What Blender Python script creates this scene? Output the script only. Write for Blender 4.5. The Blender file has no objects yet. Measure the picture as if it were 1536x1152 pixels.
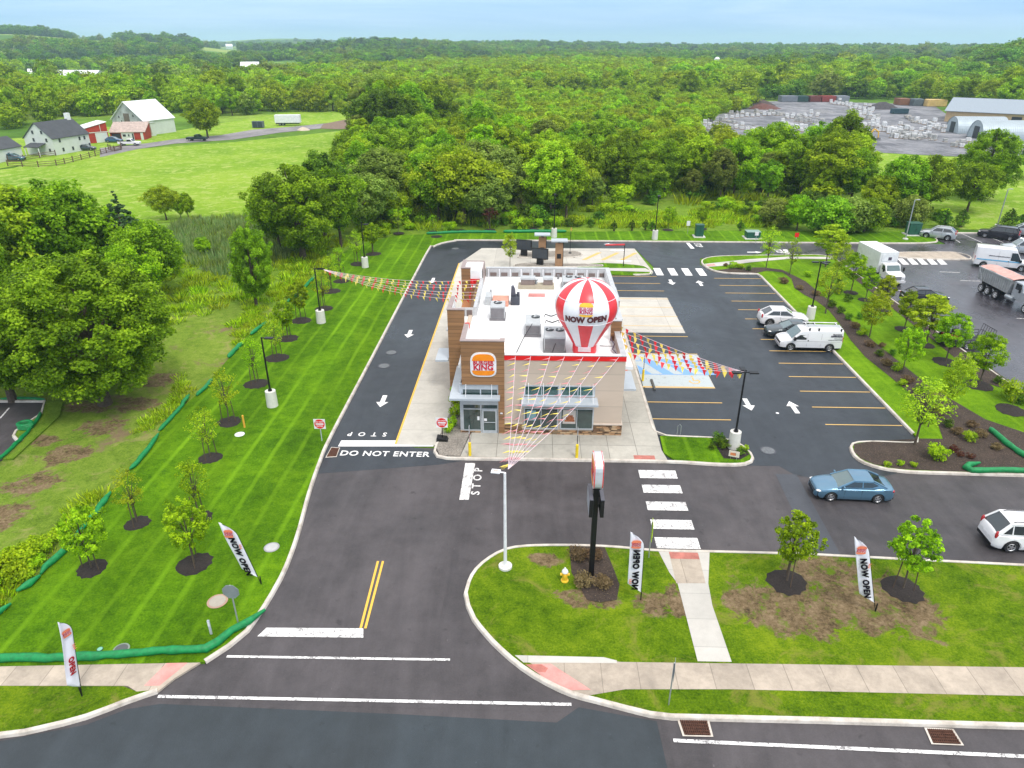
import bpy, bmesh, math, random
import numpy as np
from mathutils import Vector, Matrix, Euler
R = math.radians
random.seed(7)
SC = bpy.context.scene
COL = SC.collection
# ---------------------------------------------------------------- camera model (used to read real ground positions off the photograph)
F = 1057.; CH = 25.; PT = math.atan(510/F); PSI = math.atan(36*math.cos(PT)/F)
cP, sP, cS, sS = math.cos(PT), math.sin(PT), math.cos(PSI), math.sin(PSI)
def G(u, v, z=0.):
    x = (u-768)/F; y = -(v-576)/F
    d = (x, cP+y*sP, -sP+y*cP)
    t = (z-CH)/d[2]
    return (t*(d[0]*cS-d[1]*sS), t*(d[0]*sS+d[1]*cS))
def PX(X, Y, Z=0.):
    x = X*cS+Y*sS; y = -X*sS+Y*cS; z = Z-CH
    dz = y*cP-z*sP; up = y*sP+z*cP
    return (768+F*x/dz, 576-F*up/dz)
def XZ(u, v, Y):            # point of the upright plane at depth Y
    x = (u-768)/F; y = -(v-576)/F
    d = (x, cP+y*sP, -sP+y*cP)
    dx, dy = d[0]*cS-d[1]*sS, d[0]*sS+d[1]*cS
    t = Y/dy
    return (t*dx, CH+t*d[2])
def GP(pts, z=0.): return [G(u, v, z) for u, v in pts]

# ---------------------------------------------------------------- materials
def nt(name):
    m = bpy.data.materials.new(name); m.use_nodes = True
    t = m.node_tree; n = t.nodes; l = t.links
    return m, n, l, n['Principled BSDF']
def L3(c): return (c[0], c[1], c[2], 1.)
def ramp(n, l, src, stops):
    r = n.new('ShaderNodeValToRGB'); e = r.color_ramp.elements
    while len(e) < len(stops): e.new(.5)
    for k, (p, c) in enumerate(stops):
        e[k].position = p; e[k].color = L3(c) if hasattr(c, '__len__') else (c, c, c, 1)
    l.new(src, r.inputs[0]); return r.outputs[0]
def noise(n, l, vec, sc, det=4, rough=.6, dist=0., mapscale=None, rot=None):
    if mapscale or rot:
        mp = n.new('ShaderNodeMapping'); l.new(vec, mp.inputs[0])
        if mapscale: mp.inputs['Scale'].default_value = mapscale
        if rot: mp.inputs['Rotation'].default_value = rot
        vec = mp.outputs[0]
    t = n.new('ShaderNodeTexNoise'); l.new(vec, t.inputs['Vector'])
    t.inputs['Scale'].default_value = sc; t.inputs['Detail'].default_value = det
    t.inputs['Roughness'].default_value = rough; t.inputs['Distortion'].default_value = dist
    return t.outputs['Fac']
def mixc(n, l, fac, a, b, mode='MIX'):
    m = n.new('ShaderNodeMix'); m.data_type = 'RGBA'; m.blend_type = mode
    for s, i in ((fac, 0), (a, 6), (b, 7)):
        if isinstance(s, bpy.types.NodeSocket): l.new(s, m.inputs[i])
        elif i == 0: m.inputs[0].default_value = s
        else: m.inputs[i].default_value = L3(s)
    return m.outputs[2]
def mth(n, l, op, a, b=0.):
    m = n.new('ShaderNodeMath'); m.operation = op
    for i, s in enumerate((a, b)):
        if isinstance(s, bpy.types.NodeSocket): l.new(s, m.inputs[i])
        else: m.inputs[i].default_value = s
    return m.outputs[0]
def bumpn(n, l, b, h, strength=.3, dist=.05):
    u = n.new('ShaderNodeBump'); u.inputs['Strength'].default_value = strength; u.inputs['Distance'].default_value = dist
    l.new(h, u.inputs['Height']); l.new(u.outputs[0], b.inputs['Normal'])
def pos(n, world=True):
    if world: return n.new('ShaderNodeNewGeometry').outputs['Position']
    return n.new('ShaderNodeTexCoord').outputs['Object']
def axis(n, l, vec, k):
    s = n.new('ShaderNodeSeparateXYZ'); l.new(vec, s.inputs[0]); return s.outputs[k]
MC = {}
def M(name, col, rough=.6, metal=0., var=.12, sc=2., bump=0., spec=.5, coat=0., world=False, emit=0., fine=None):
    if name in MC: return MC[name]
    m, n, l, b = nt(name)
    p = pos(n, world)
    f = noise(n, l, p, sc, 5, .65)
    lo = [max(0, c*(1-var)) for c in col]; hi = [min(1, c*(1+var)) for c in col]
    c = ramp(n, l, f, [(.3, lo), (.7, hi)])
    l.new(c, b.inputs['Base Color'])
    b.inputs['Roughness'].default_value = rough; b.inputs['Metallic'].default_value = metal
    b.inputs['Specular IOR Level'].default_value = spec
    b.inputs['Coat Weight'].default_value = coat
    if coat: b.inputs['Coat Roughness'].default_value = .08
    if emit: l.new(c, b.inputs['Emission Color']); b.inputs['Emission Strength'].default_value = emit
    if bump: bumpn(n, l, b, noise(n, l, p, fine or sc*8, 4), bump, .03)
    MC[name] = m; return m
def asphalt(name, lo, hi, rough=(.45, .7), spec=.5, wet=.0):
    m, n, l, b = nt(name); p = pos(n)
    big = noise(n, l, p, .11, 6, .62, .6); mid = noise(n, l, p, .9, 5, .7); fin = noise(n, l, p, 14., 3, .7)
    st = noise(n, l, p, .25, 4, .6, .8, mapscale=(3.2, .45, 1.))
    a = mth(n, l, 'MULTIPLY', big, .46); a = mth(n, l, 'ADD', a, mth(n, l, 'MULTIPLY', mid, .2))
    a = mth(n, l, 'ADD', a, mth(n, l, 'MULTIPLY', fin, .14)); a = mth(n, l, 'ADD', a, mth(n, l, 'MULTIPLY', st, .2))
    c = ramp(n, l, a, [(.41, lo), (.585, hi)])
    # pale specks of stone in the mat
    sp = ramp(n, l, noise(n, l, p, 5.5, 2, .5), [(.735, 0.), (.76, .35)])
    c = mixc(n, l, sp, c, [min(1, x*2.2) for x in hi])
    oil = ramp(n, l, noise(n, l, p, 1.15, 4, .6, .3), [(.64, 0.), (.72, .55)])
    c = mixc(n, l, oil, c, [x*.55 for x in lo])
    l.new(c, b.inputs['Base Color'])
    rr = ramp(n, l, big, [(.35, rough[0]), (.62, rough[1])]); l.new(rr, b.inputs['Roughness'])
    b.inputs['Specular IOR Level'].default_value = spec
    bumpn(n, l, b, fin, wet or .35, .02 if not wet else .006); MC[name] = m; return m
asph_new = asphalt('asphalt_new', (.008, .012, .018), (.031, .039, .050), (.26, .6))
asph_old = asphalt('asphalt_old', (.035, .031, .034), (.086, .077, .082), (.5, .75))
asph_road = asphalt('asphalt_road', (.016, .024, .030), (.034, .046, .056), (.4, .7))
asph_wet = asphalt('asphalt_wet', (.034, .032, .039), (.095, .09, .104), (.14, .42), .6, .12)
asph_patch = asphalt('asphalt_patch', (.04, .044, .054), (.068, .073, .088), (.45, .7))
farm_gravel = asphalt('farm_gravel', (.14, .13, .14), (.30, .28, .28), (.8, .95))
yard_gravel = asphalt('yard_gravel', (.06, .065, .078), (.27, .27, .29), (.8, .95))
def concrete(name, col, jx=1.5, jy=1.5, ox=0., oy=0., stain=.2, joint=.55, w=.04):
    m, n, l, b = nt(name); p = pos(n)
    mp = n.new('ShaderNodeMapping'); mp.vector_type = 'POINT'; l.new(p, mp.inputs[0])
    mp.inputs['Location'].default_value = (ox, oy, 0)
    br = n.new('ShaderNodeTexBrick'); l.new(mp.outputs[0], br.inputs['Vector'])
    br.offset = 0.; br.inputs['Scale'].default_value = 1.
    br.inputs['Brick Width'].default_value = jx; br.inputs['Row Height'].default_value = jy
    br.inputs['Mortar Size'].default_value = w*.5; br.inputs['Mortar Smooth'].default_value = .3
    br.inputs['Color1'].default_value = L3([c*.9 for c in col]); br.inputs['Color2'].default_value = L3([min(1, c*1.08) for c in col])
    br.inputs['Mortar'].default_value = L3([c*joint for c in col])
    s1 = noise(n, l, p, .5, 6, .65, .5); s2 = noise(n, l, p, 3.5, 4, .7)
    f = mth(n, l, 'ADD', mth(n, l, 'MULTIPLY', s1, .65), mth(n, l, 'MULTIPLY', s2, .35))
    k = ramp(n, l, f, [(.34, 1-stain), (.62, 1+stain*.45)])
    c = mixc(n, l, 1., br.outputs[0], k, 'MULTIPLY')
    l.new(c, b.inputs['Base Color']); b.inputs['Roughness'].default_value = .8
    bumpn(n, l, b, noise(n, l, p, 20, 3), .15, .01); MC[name] = m; return m
conc_walk = concrete('concrete_walk', (.43, .365, .295), 1.62, 50., 0., 0., .32, .6)
conc_apron = concrete('concrete_apron', (.43, .41, .36), 1.9, 3.3, .4, .9, .22, .4)
conc_slab = concrete('concrete_slab', (.5, .475, .425), 4.6, 4.1, .3, 1.2, .16, .6)
conc_light = concrete('concrete_light', (.50, .48, .44), 30, 1.75, 0, .4, .12, .7)
def kerbm():
    m, n, l, b = nt('kerb_concrete'); p = pos(n)
    c = ramp(n, l, noise(n, l, p, 1.2, 6, .7, .3), [(.3, (.36, .32, .27)), (.5, (.56, .51, .45)), (.7, (.68, .64, .58))])
    l.new(c, b.inputs['Base Color']); b.inputs['Roughness'].default_value = .8; MC['kerb'] = m; return m
kerb_m = kerbm()
def lawnm(name, dark, mid, light, stripes=0., patch=0., dry=(.26, .24, .08), bare=None, seed=0., coarse=.22, spots=()):
    m, n, l, b = nt(name); p0 = pos(n)
    mp = n.new('ShaderNodeMapping'); l.new(p0, mp.inputs[0]); mp.inputs['Location'].default_value = (seed*13.7, seed*7.3, 0); p = mp.outputs[0]
    a = noise(n, l, p, coarse, 6, .7, .7); c2 = noise(n, l, p, 1.6, 5, .75, .2); f3 = noise(n, l, p, 9., 4, .8)
    v = mth(n, l, 'ADD', mth(n, l, 'MULTIPLY', a, .36), mth(n, l, 'ADD', mth(n, l, 'MULTIPLY', c2, .30), mth(n, l, 'MULTIPLY', f3, .36)))
    c = ramp(n, l, v, [(.40, dark), (.51, mid), (.63, light)])
    if stripes:
        w = n.new('ShaderNodeTexWave'); w.wave_type = 'BANDS'; w.bands_direction = 'X'; l.new(p0, w.inputs['Vector'])
        w.inputs['Scale'].default_value = .19; w.inputs['Distortion'].default_value = .7; w.inputs['Detail'].default_value = 3; w.inputs['Detail Scale'].default_value = .6
        thin = ramp(n, l, w.outputs['Fac'], [(.86, 0.), (1., .6)])
        br = noise(n, l, p, .35, 4, .6, mapscale=(1, .3, 1))
        fac = mth(n, l, 'MULTIPLY', thin, mth(n, l, 'MULTIPLY', ramp(n, l, br, [(.35, .15), (.65, 1.)]), stripes))
        c = mixc(n, l, fac, c, [x*1.45+.004 for x in light])
        w2 = n.new('ShaderNodeTexWave'); w2.wave_type = 'BANDS'; w2.bands_direction = 'X'; l.new(p0, w2.inputs['Vector'])
        w2.inputs['Scale'].default_value = .06; w2.inputs['Distortion'].default_value = .4
        k = ramp(n, l, w2.outputs['Fac'], [(.3, .92), (.7, 1.08)])
        c = mixc(n, l, 1., c, k, 'MULTIPLY')
    if patch:
        pm = ramp(n, l, noise(n, l, p, .42, 7, .72, .9), [(.60-.1*patch, 0.), (.70-.1*patch, min(1, .95*patch))])
        c = mixc(n, l, pm, c, dry)
    if bare:
        pm = ramp(n, l, noise(n, l, p, .2, 8, .7, .7), [(bare[1], 0.), (bare[1]+.09, .9)])
        c = mixc(n, l, pm, c, mixc(n, l, noise(n, l, p, 3., 5, .8), [x*.55 for x in bare[0]], [x*1.4 for x in bare[0]]))
    if spots:
        acc = None; edge = mth(n, l, 'MULTIPLY', mth(n, l, 'SUBTRACT', noise(n, l, p0, .9, 7, .72, .8), .5), 2.6)
        for cx_, cy_, rx_, ry_ in spots:
            sx_ = n.new('ShaderNodeSeparateXYZ'); l.new(p0, sx_.inputs[0])
            dx_ = mth(n, l, 'DIVIDE', mth(n, l, 'SUBTRACT', sx_.outputs[0], cx_), rx_); dy_ = mth(n, l, 'DIVIDE', mth(n, l, 'SUBTRACT', sx_.outputs[1], cy_), ry_)
            d_ = mth(n, l, 'POWER', mth(n, l, 'ADD', mth(n, l, 'MULTIPLY', dx_, dx_), mth(n, l, 'MULTIPLY', dy_, dy_)), .5)
            acc = d_ if acc is None else mth(n, l, 'MINIMUM', acc, d_)
        mk_ = ramp(n, l, mth(n, l, 'ADD', acc, edge), [(.78, .96), (1.1, 0.)])
        g1 = noise(n, l, p0, 5., 6, .8, .4); soil_ = ramp(n, l, mth(n, l, 'ADD', mth(n, l, 'MULTIPLY', g1, .6), mth(n, l, 'MULTIPLY', noise(n, l, p0, .8, 5, .7), .4)), [(.38, (.055, .036, .022)), (.5, (.19, .13, .075)), (.62, (.33, .24, .15))])
        grs = ramp(n, l, noise(n, l, p0, 1.3, 7, .75), [(.53, 0.), (.62, .8)])
        c = mixc(n, l, mk_, c, mixc(n, l, grs, soil_, mid))
    l.new(c, b.inputs['Base Color']); b.inputs['Roughness'].default_value = .95; b.inputs['Specular IOR Level'].default_value = .1
    bumpn(n, l, b, mth(n, l, 'ADD', f3, mth(n, l, 'MULTIPLY', c2, .8)), .9, .12); MC[name] = m; return m
SPOTS = []
for u_, v_, ru_, rv_ in ((1130, 905, 52, 32), (1205, 915, 60, 42), (1290, 915, 70, 42), (1355, 910, 50, 48), (1235, 860, 60, 30), (1170, 930, 30, 30), (820, 842, 26, 12), (868, 900, 34, 16), (905, 905, 28, 12), (978, 908, 30, 20), (1012, 905, 14, 30)):
    x_, y_ = G(u_, v_); SPOTS.append((x_, y_, (G(u_+ru_, v_)[0]-x_), (G(u_, v_-rv_)[1]-y_)))
lawn_m = lawnm('lawn_striped', (.036, .105, .002), (.088, .208, .003), (.165, .32, .007), stripes=.85)
lawn_p = lawnm('lawn_patchy', (.034, .085, .002), (.110, .200, .004), (.235, .325, .012), patch=.6, dry=(.27, .24, .06), seed=3, spots=SPOTS)
lawn_r = lawnm('lawn_right', (.066, .165, .003), (.13, .265, .005), (.20, .36, .010), stripes=.45, seed=5)
rough_m = lawnm('rough_grass', (.07, .15, .012), (.15, .26, .022), (.27, .38, .05), patch=.4, dry=(.27, .24, .085), seed=7)
SPOTW = []
for u_, v_, ru_, rv_ in ((240, 570, 34, 14), (205, 606, 42, 15), (155, 640, 48, 17), (100, 682, 50, 20), (48, 726, 50, 24), (0, 775, 50, 28), (-50, 840, 60, 34), (130, 610, 50, 12), (60, 660, 40, 12)):
    x_, y_ = G(u_, v_); SPOTW.append((x_, y_, (G(u_+ru_, v_)[0]-x_)*.8, (G(u_, v_-rv_)[1]-y_)*.8))
weed_m = lawnm('weeds_and_soil', (.085, .155, .012), (.17, .27, .028), (.29, .37, .06), patch=.6, dry=(.36, .31, .13), bare=((.24, .16, .105), .57), seed=9, coarse=.12, spots=SPOTW)
meadow_m = lawnm('hay_meadow', (.11, .24, .012), (.2, .345, .02), (.35, .46, .06), patch=.95, dry=(.36, .45, .11), seed=11, coarse=.035)
reed_m = lawnm('reed_bed', (.09, .16, .05), (.15, .25, .08), (.25, .33, .12), patch=.45, dry=(.22, .19, .11), seed=12)
SPOTS0 = 0
def landm():
    m, n, l, b = nt('countryside'); p = pos(n)
    a = noise(n, l, p, .0042, 5, .6, .8); d = noise(n, l, p, .06, 6, .75); e = noise(n, l, p, .5, 4, .7)
    c = ramp(n, l, a, [(.36, (.06, .14, .015)), (.47, (.12, .23, .025)), (.52, (.22, .34, .045)), (.6, (.29, .36, .09))])
    k = ramp(n, l, mth(n, l, 'ADD', mth(n, l, 'MULTIPLY', d, .6), mth(n, l, 'MULTIPLY', e, .4)), [(.35, .55), (.65, 1.35)])
    c = mixc(n, l, 1., c, k, 'MULTIPLY')
    l.new(c, b.inputs['Base Color']); b.inputs['Roughness'].default_value = 1.; b.inputs['Specular IOR Level'].default_value = .1
    bumpn(n, l, b, d, .6, 2.); return m
land_m = landm()
def mulchm(name, lo, hi, leaf=(.3, .22, .12), am=.63):
    m, n, l, b = nt(name); p = pos(n)
    f = noise(n, l, p, 9., 5, .8); g = noise(n, l, p, .8, 4, .7)
    v = mth(n, l, 'ADD', mth(n, l, 'MULTIPLY', f, .65), mth(n, l, 'MULTIPLY', g, .35))
    c = ramp(n, l, v, [(.36, lo), (.64, hi)])
    c = mixc(n, l, ramp(n, l, noise(n, l, p, 13, 2), [(am, 0.), (am+.05, .7)]), c, leaf)
    l.new(c, b.inputs['Base Color']); b.inputs['Roughness'].default_value = .95
    bumpn(n, l, b, f, 1., .08); MC[name] = m; return m
mulch_dark = mulchm('mulch_dark', (.012, .009, .008), (.04, .03, .026), (.1, .07, .05), .68)
mulch_brown = mulchm('mulch_brown', (.025, .017, .013), (.085, .058, .044), (.3, .22, .13))
straw_m = mulchm('bare_soil_straw', (.10, .07, .045), (.3, .22, .14), (.05, .12, .012), .56)
gravel_m = mulchm('river_gravel', (.12, .105, .09), (.4, .36, .31), (.55, .5, .45), .6)
soil_m = mulchm('red_soil', (.12, .075, .055), (.28, .19, .14), (.08, .15, .03), .6)
def paintm(name, col, wear=.3, sc=2.4):
    m, n, l, b = nt(name); p = pos(n)
    w = ramp(n, l, mth(n, l, 'ADD', mth(n, l, 'MULTIPLY', noise(n, l, p, sc, 6, .8, .5), .6), mth(n, l, 'MULTIPLY', noise(n, l, p, 22, 3), .4)), [(.63-wear*.22, 0.), (.68-wear*.16, 1.)])
    c = mixc(n, l, mth(n, l, 'MULTIPLY', w, .9), col, (.09, .08, .085))
    l.new(c, b.inputs['Base Color']); b.inputs['Roughness'].default_value = .6; MC[name] = m; return m
p_white = paintm('paint_white', (.8, .79, .78), .05); p_worn = paintm('paint_white_worn', (.78, .77, .76), .6)
p_yel = paintm('paint_yellow', (.66, .42, .13), .1); p_yelb = paintm('paint_yellow_bright', (.78, .45, .06), .1)
p_blue = paintm('paint_blue', (.18, .36, .66), .2); p_ada = paintm('paint_pale_blue', (.44, .49, .50), .3)
pad_red = M('tactile_red', (.42, .15, .12), .8, var=.3, sc=2., world=True, bump=.4)
pad_pink = M('tactile_pink', (.62, .28, .25), .8, var=.25, sc=1.2, world=True, bump=.4)
black = M('black_metal', (.012, .012, .014), .4, .3); white = M('white_paint', (.78, .78, .8), .4)
conc_b = M('pole_base_concrete', (.66, .65, .6), .85, var=.1, sc=4, bump=.2)
steel = M('galvanised', (.45, .48, .5), .4, .6); greym = M('grey_panel', (.46, .5, .54), .5)
yellow = M('yellow_plastic', (.85, .62, .02), .45); red = M('sign_red', (.7, .015, .012), .4); orange = M('sign_orange', (.9, .27, .01), .4)
rubber = M('tyre_rubber', (.015, .015, .016), .7); rimm = M('alloy_rim', (.55, .56, .58), .3, .8)
glass = M('dark_glass', (.012, .02, .024), .06, 0, spec=.8, coat=.6); glassw = M('windscreen_glass', (.07, .12, .12), .05, 0, spec=.9, coat=1.)
lampm = M('headlamp', (.7, .7, .7), .1, .2, coat=1.); tail = M('tail_lamp', (.42, .012, .02), .2, coat=1.)
bark = M('bark', (.1, .075, .055), .9, sc=6, var=.4, bump=.6); stake_m = M('stake_wood', (.09, .06, .04), .8)
greensock = M('green_filter_sock', (.0, .21, .055), .55, var=.3, sc=5, bump=.5, fine=16)
boxgreen = M('utility_green', (.015, .09, .06), .5)
brand_text = M('deep_red_letters', (.55, .01, .03), .5); purple = M('purple_letters', (.07, .02, .1), .6)

# ---------------------------------------------------------------- mesh building
class MB:
    def __init__(s): s.v = []; s.f = []; s.mi = []; s.m = 0; s.X = Matrix.Identity(4)
    def at(s, loc=(0, 0, 0), rz=0., rx=0., ry=0.): s.X = Matrix.Translation(loc) @ Euler((rx, ry, rz)).to_matrix().to_4x4(); return s
    def add(s, vs, fs, mi=None):
        o = len(s.v); s.v += [tuple(s.X @ Vector(q)) for q in vs]
        for f in fs: s.f.append([i+o for i in f]); s.mi.append(s.m if mi is None else mi)
        return s
    def box(s, x0, x1, y0, y1, z0, z1, mi=None):
        s.add([(x, y, z) for z in (z0, z1) for x, y in ((x0, y0), (x1, y0), (x1, y1), (x0, y1))],
              [(3, 2, 1, 0), (4, 5, 6, 7), (0, 1, 5, 4), (1, 2, 6, 5), (2, 3, 7, 6), (3, 0, 4, 7)], mi); return s
    def prism(s, pts, z0, z1, mi=None, bottom=True):
        n = len(pts)
        a = sum(pts[i][0]*pts[(i+1) % n][1]-pts[(i+1) % n][0]*pts[i][1] for i in range(n))
        if a < 0: pts = pts[::-1]
        s.add([(x, y, z0) for x, y in pts]+[(x, y, z1) for x, y in pts],
              [tuple(range(n, 2*n))]+([tuple(range(n-1, -1, -1))] if bottom else [])+[(i, (i+1) % n, n+(i+1) % n, n+i) for i in range(n)], mi); return s
    def prof(s, pts, y0, y1, mi=None):     # side outline (x, z) given thickness along y
        n = len(pts)
        a = sum(pts[i][0]*pts[(i+1) % n][1]-pts[(i+1) % n][0]*pts[i][1] for i in range(n))
        if a < 0: pts = pts[::-1]
        s.add([(x, y0, z) for x, z in pts]+[(x, y1, z) for x, z in pts],
              [tuple(range(n)), tuple(range(2*n-1, n-1, -1))]+[((i+1) % n, i, n+i, n+(i+1) % n) for i in range(n)], mi); return s
    def cyl(s, c, r, z0, z1, n=12, r2=None, mi=None, cap=True):
        r2 = r if r2 is None else r2
        a = [2*math.pi*i/n for i in range(n)]
        s.add([(c[0]+r*math.cos(t), c[1]+r*math.sin(t), z0) for t in a]+[(c[0]+r2*math.cos(t), c[1]+r2*math.sin(t), z1) for t in a],
              [(i, (i+1) % n, n+(i+1) % n, n+i) for i in range(n)]+([tuple(range(n-1, -1, -1)), tuple(range(n, 2*n))] if cap else []), mi); return s
    def lathe(s, c, prof, n=16, mi=None):
        for (r0, z0), (r1, z1) in zip(prof, prof[1:]): s.cyl(c, max(r0, 1e-4), z0, z1, n, max(r1, 1e-4), mi, cap=False)
        return s
    def tube(s, pts, rad, n=6, mi=None):
        pts = [Vector(p) for p in pts]; rad = rad if hasattr(rad, '__len__') else [rad]*len(pts)
        vs = []; fs = []
        for i, p in enumerate(pts):
            t = (pts[min(i+1, len(pts)-1)]-pts[max(i-1, 0)]).normalized()
            a = t.cross(Vector((0, 0, 1)) if abs(t.z) < .9 else Vector((1, 0, 0))).normalized(); b = t.cross(a)
            vs += [tuple(p+rad[i]*(a*math.cos(2*math.pi*k/n)+b*math.sin(2*math.pi*k/n))) for k in range(n)]
        for i in range(len(pts)-1):
            for k in range(n): fs.append((i*n+k, i*n+(k+1) % n, (i+1)*n+(k+1) % n, (i+1)*n+k))
        fs += [tuple(range(n)), tuple(range(len(vs)-1, len(vs)-n-1, -1))]
        s.add(vs, fs, mi); return s
    def ell(s, c, r, nu=12, nv=8, mi=None):
        vs = [(c[0]+r[0]*math.cos(a)*math.sin(b), c[1]+r[1]*math.sin(a)*math.sin(b), c[2]+r[2]*math.cos(b)) for b in [math.pi*(j+.001)/(nv+.002) for j in range(nv+1)] for a in [2*math.pi*i/nu for i in range(nu)]]
        s.add(vs, [(j*nu+i, (j+1)*nu+i, (j+1)*nu+(i+1) % nu, j*nu+(i+1) % nu) for j in range(nv) for i in range(nu)], mi); return s
    def grid(s, rows, mi=None):            # rows: list of equal-length point lists
        n = len(rows[0]); s.add([p for r in rows for p in r], [(j*n+i, j*n+i+1, (j+1)*n+i+1, (j+1)*n+i) for j in range(len(rows)-1) for i in range(n-1)], mi); return s
    def build(s, name, mats, parent=None, smooth=False, bevel=0., loc=None):
        me = bpy.data.meshes.new(name); me.from_pydata(s.v, [], s.f)
        for m in (mats if isinstance(mats, (list, tuple)) else [mats]): me.materials.append(m)
        me.polygons.foreach_set('material_index', s.mi)
        if smooth: me.polygons.foreach_set('use_smooth', [True]*len(s.f))
        if smooth: 
            try: me.set_sharp_from_angle(angle=R(40))
            except Exception: pass
        me.update()
        o = bpy.data.objects.new(name, me); COL.objects.link(o)
        if parent: o.parent = parent
        if loc: o.location = loc
        if bevel:
            b = o.modifiers.new('b', 'BEVEL'); b.width = bevel; b.segments = 2; b.limit_method = 'ANGLE'
        return o
def tag(o, label=None, cat=None, group=None, kind=None):
    if label: o['label'] = label
    if cat: o['category'] = cat
    if group: o['group'] = group
    if kind: o['kind'] = kind
    return o
def thing(name, label, cat, loc=(0, 0, 0), rz=0., group=None):
    o = bpy.data.objects.new(name, None); COL.objects.link(o); o.location = loc; o.rotation_euler = (0, 0, rz)
    o.empty_display_size = .2
    return tag(o, label, cat, group)
def struct(o): o['kind'] = 'structure'; return o
def kids(o): return list(o.children)
def dup(o, loc=None, rz=None, label=None, sc=None, parent=None):
    c = o.copy(); COL.objects.link(c); c.parent = parent
    if loc is not None: c.location = loc
    if rz is not None: c.rotation_euler = (0, 0, rz)
    if label: c['label'] = label
    if sc is not None: c.scale = (sc, sc, sc) if not hasattr(sc, '__len__') else sc
    for ch in kids(o): dup(ch, parent=c)
    return c
def text_mesh(body, size=1., ext=.01, off=.0, sx=1., space=1., align='CENTER'):
    cu = bpy.data.curves.new('lettering', 'FONT'); cu.body = body; cu.size = size; cu.extrude = ext; cu.offset = off
    cu.align_x = align; cu.align_y = 'CENTER'; cu.space_character = space; cu.resolution_u = 3
    o = bpy.data.objects.new('lettering_tmp', cu); COL.objects.link(o)
    bpy.context.view_layer.update()
    me = bpy.data.meshes.new_from_object(o.evaluated_get(bpy.context.evaluated_depsgraph_get()))
    bpy.data.objects.remove(o); 
    if sx != 1.:
        for v in me.vertices: v.co.x *= sx
    return me
def text(name, body, size, mat, X, parent=None, ext=.01, off=0., sx=1., space=1., label=None):
    me = text_mesh(body, size, ext, off, sx, space); me.transform(X); me.materials.clear(); me.materials.append(mat)
    me.name = name
    o = bpy.data.objects.new(name, me); COL.objects.link(o)
    if parent: o.parent = parent
    return o
FRONT = Euler((math.pi/2, 0, 0)).to_matrix().to_4x4()      # text plane facing -Y
def bun_logo(parent, X, w, ext=.015, edge=None, or_m=None):
    """bun shaped sign: outline plate, two bun halves, two lines of letters; X places its local xy plane"""
    def outline(w, h, top=.62):
        pts = []
        for k in range(25):
            t = math.pi*k/24; c, s_ = math.cos(t), math.sin(t)
            pts.append((w/2*math.copysign(abs(c)**.62, c), h*.08+h*.42*abs(s_)**.75))
        for k in range(1, 24):
            t = math.pi+math.pi*k/24; c, s_ = math.cos(t), math.sin(t)
            pts.append((w/2*math.copysign(abs(c)**.5, c), -h*.22+h*.28*-abs(s_)**.8))
        return pts
    def clip(pts, lo, hi):
        out = []
        n = len(pts)
        for i in range(n):
            a, b = pts[i], pts[(i+1) % n]
            ia = lo <= a[1] <= hi; ib = lo <= b[1] <= hi
            if ia: out.append(a)
            if ia != ib:
                for e in (lo, hi):
                    if (a[1]-e)*(b[1]-e) < 0:
                        t = (e-a[1])/(b[1]-a[1]); out.append((a[0]+t*(b[0]-a[0]), e))
        return out
    h = w*1.02
    if edge:
        b = MB(); b.X = X; b.prism(outline(w*1.09, h*1.09), -ext*3, -ext*.2); b.build('sign_back', edge, parent)
    inn = outline(w*.95, h*.95)
    for nm, lo, hi in (('upper_bun', h*.175, 9), ('lower_bun', -9, -h*.265)):
        b = MB(); b.X = X; b.prism(clip(inn, lo, hi), 0, ext); b.build(nm, or_m or orange, parent)
    b = MB(); b.X = X; b.prism([(-w*.5, -h*.255), (w*.5, -h*.255), (w*.5, h*.165), (-w*.5, h*.165)], -ext*.2, ext*.35)
    if edge: b.build('letter_panel', edge, parent)
    T = X @ Matrix.Translation((0, h*.092, ext)); text('lettering', 'BURGER', w*.232, brand_text, T, parent, ext*.5, w*.0065, .96, 1.05)
    T = X @ Matrix.Translation((0, -h*.125, ext)); text('lettering', 'KING', w*.345, brand_text, T, parent, ext*.5, w*.010, 1.0, 1.03)
def offset_line(pts, d):
    out = []
    for i, p in enumerate(pts):
        a = Vector(pts[max(i-1, 0)]); b = Vector(pts[min(i+1, len(pts)-1)])
        t = (b-a); t = t/ (t.length or 1); out.append((p[0]-t.y*d, p[1]+t.x*d))
    return out
def smooth_line(pts, step=.5):
    out = []
    P = [Vector(p) for p in pts]
    for i in range(len(P)-1):
        p0, p1, p2, p3 = P[max(i-1, 0)], P[i], P[i+1], P[min(i+2, len(P)-1)]
        n = max(1, int((p2-p1).length/step))
        for k in range(n):
            t = k/n
            q = .5*((2*p1)+(-p0+p2)*t+(2*p0-5*p1+4*p2-p3)*t*t+(-p0+3*p1-3*p2+p3)*t**3); out.append(tuple(q))
    out.append(tuple(P[-1])); return out
def kerb(pts, name='kerb', w=.2, h=.16, side=1, gutter=0.):
    a = pts; b = offset_line(pts, w*side); ba = offset_line(pts, .03*side)
    n = MB()
    rows = [[(x, y, 0) for x, y in a], [(x, y, h-.03) for x, y in ba], [(x, y, h) for x, y in offset_line(pts, .06*side)], [(x, y, h) for x, y in b], [(x, y, 0) for x, y in b]]
    n.grid(rows if side > 0 else rows[::-1])
    n.f = [f[::-1] for f in n.f]
    for j in (0, -1):
        n.add([r[j] for r in rows], [(0, 1, 2, 3, 4)])
    return struct(n.build(name, kerb_m))
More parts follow.
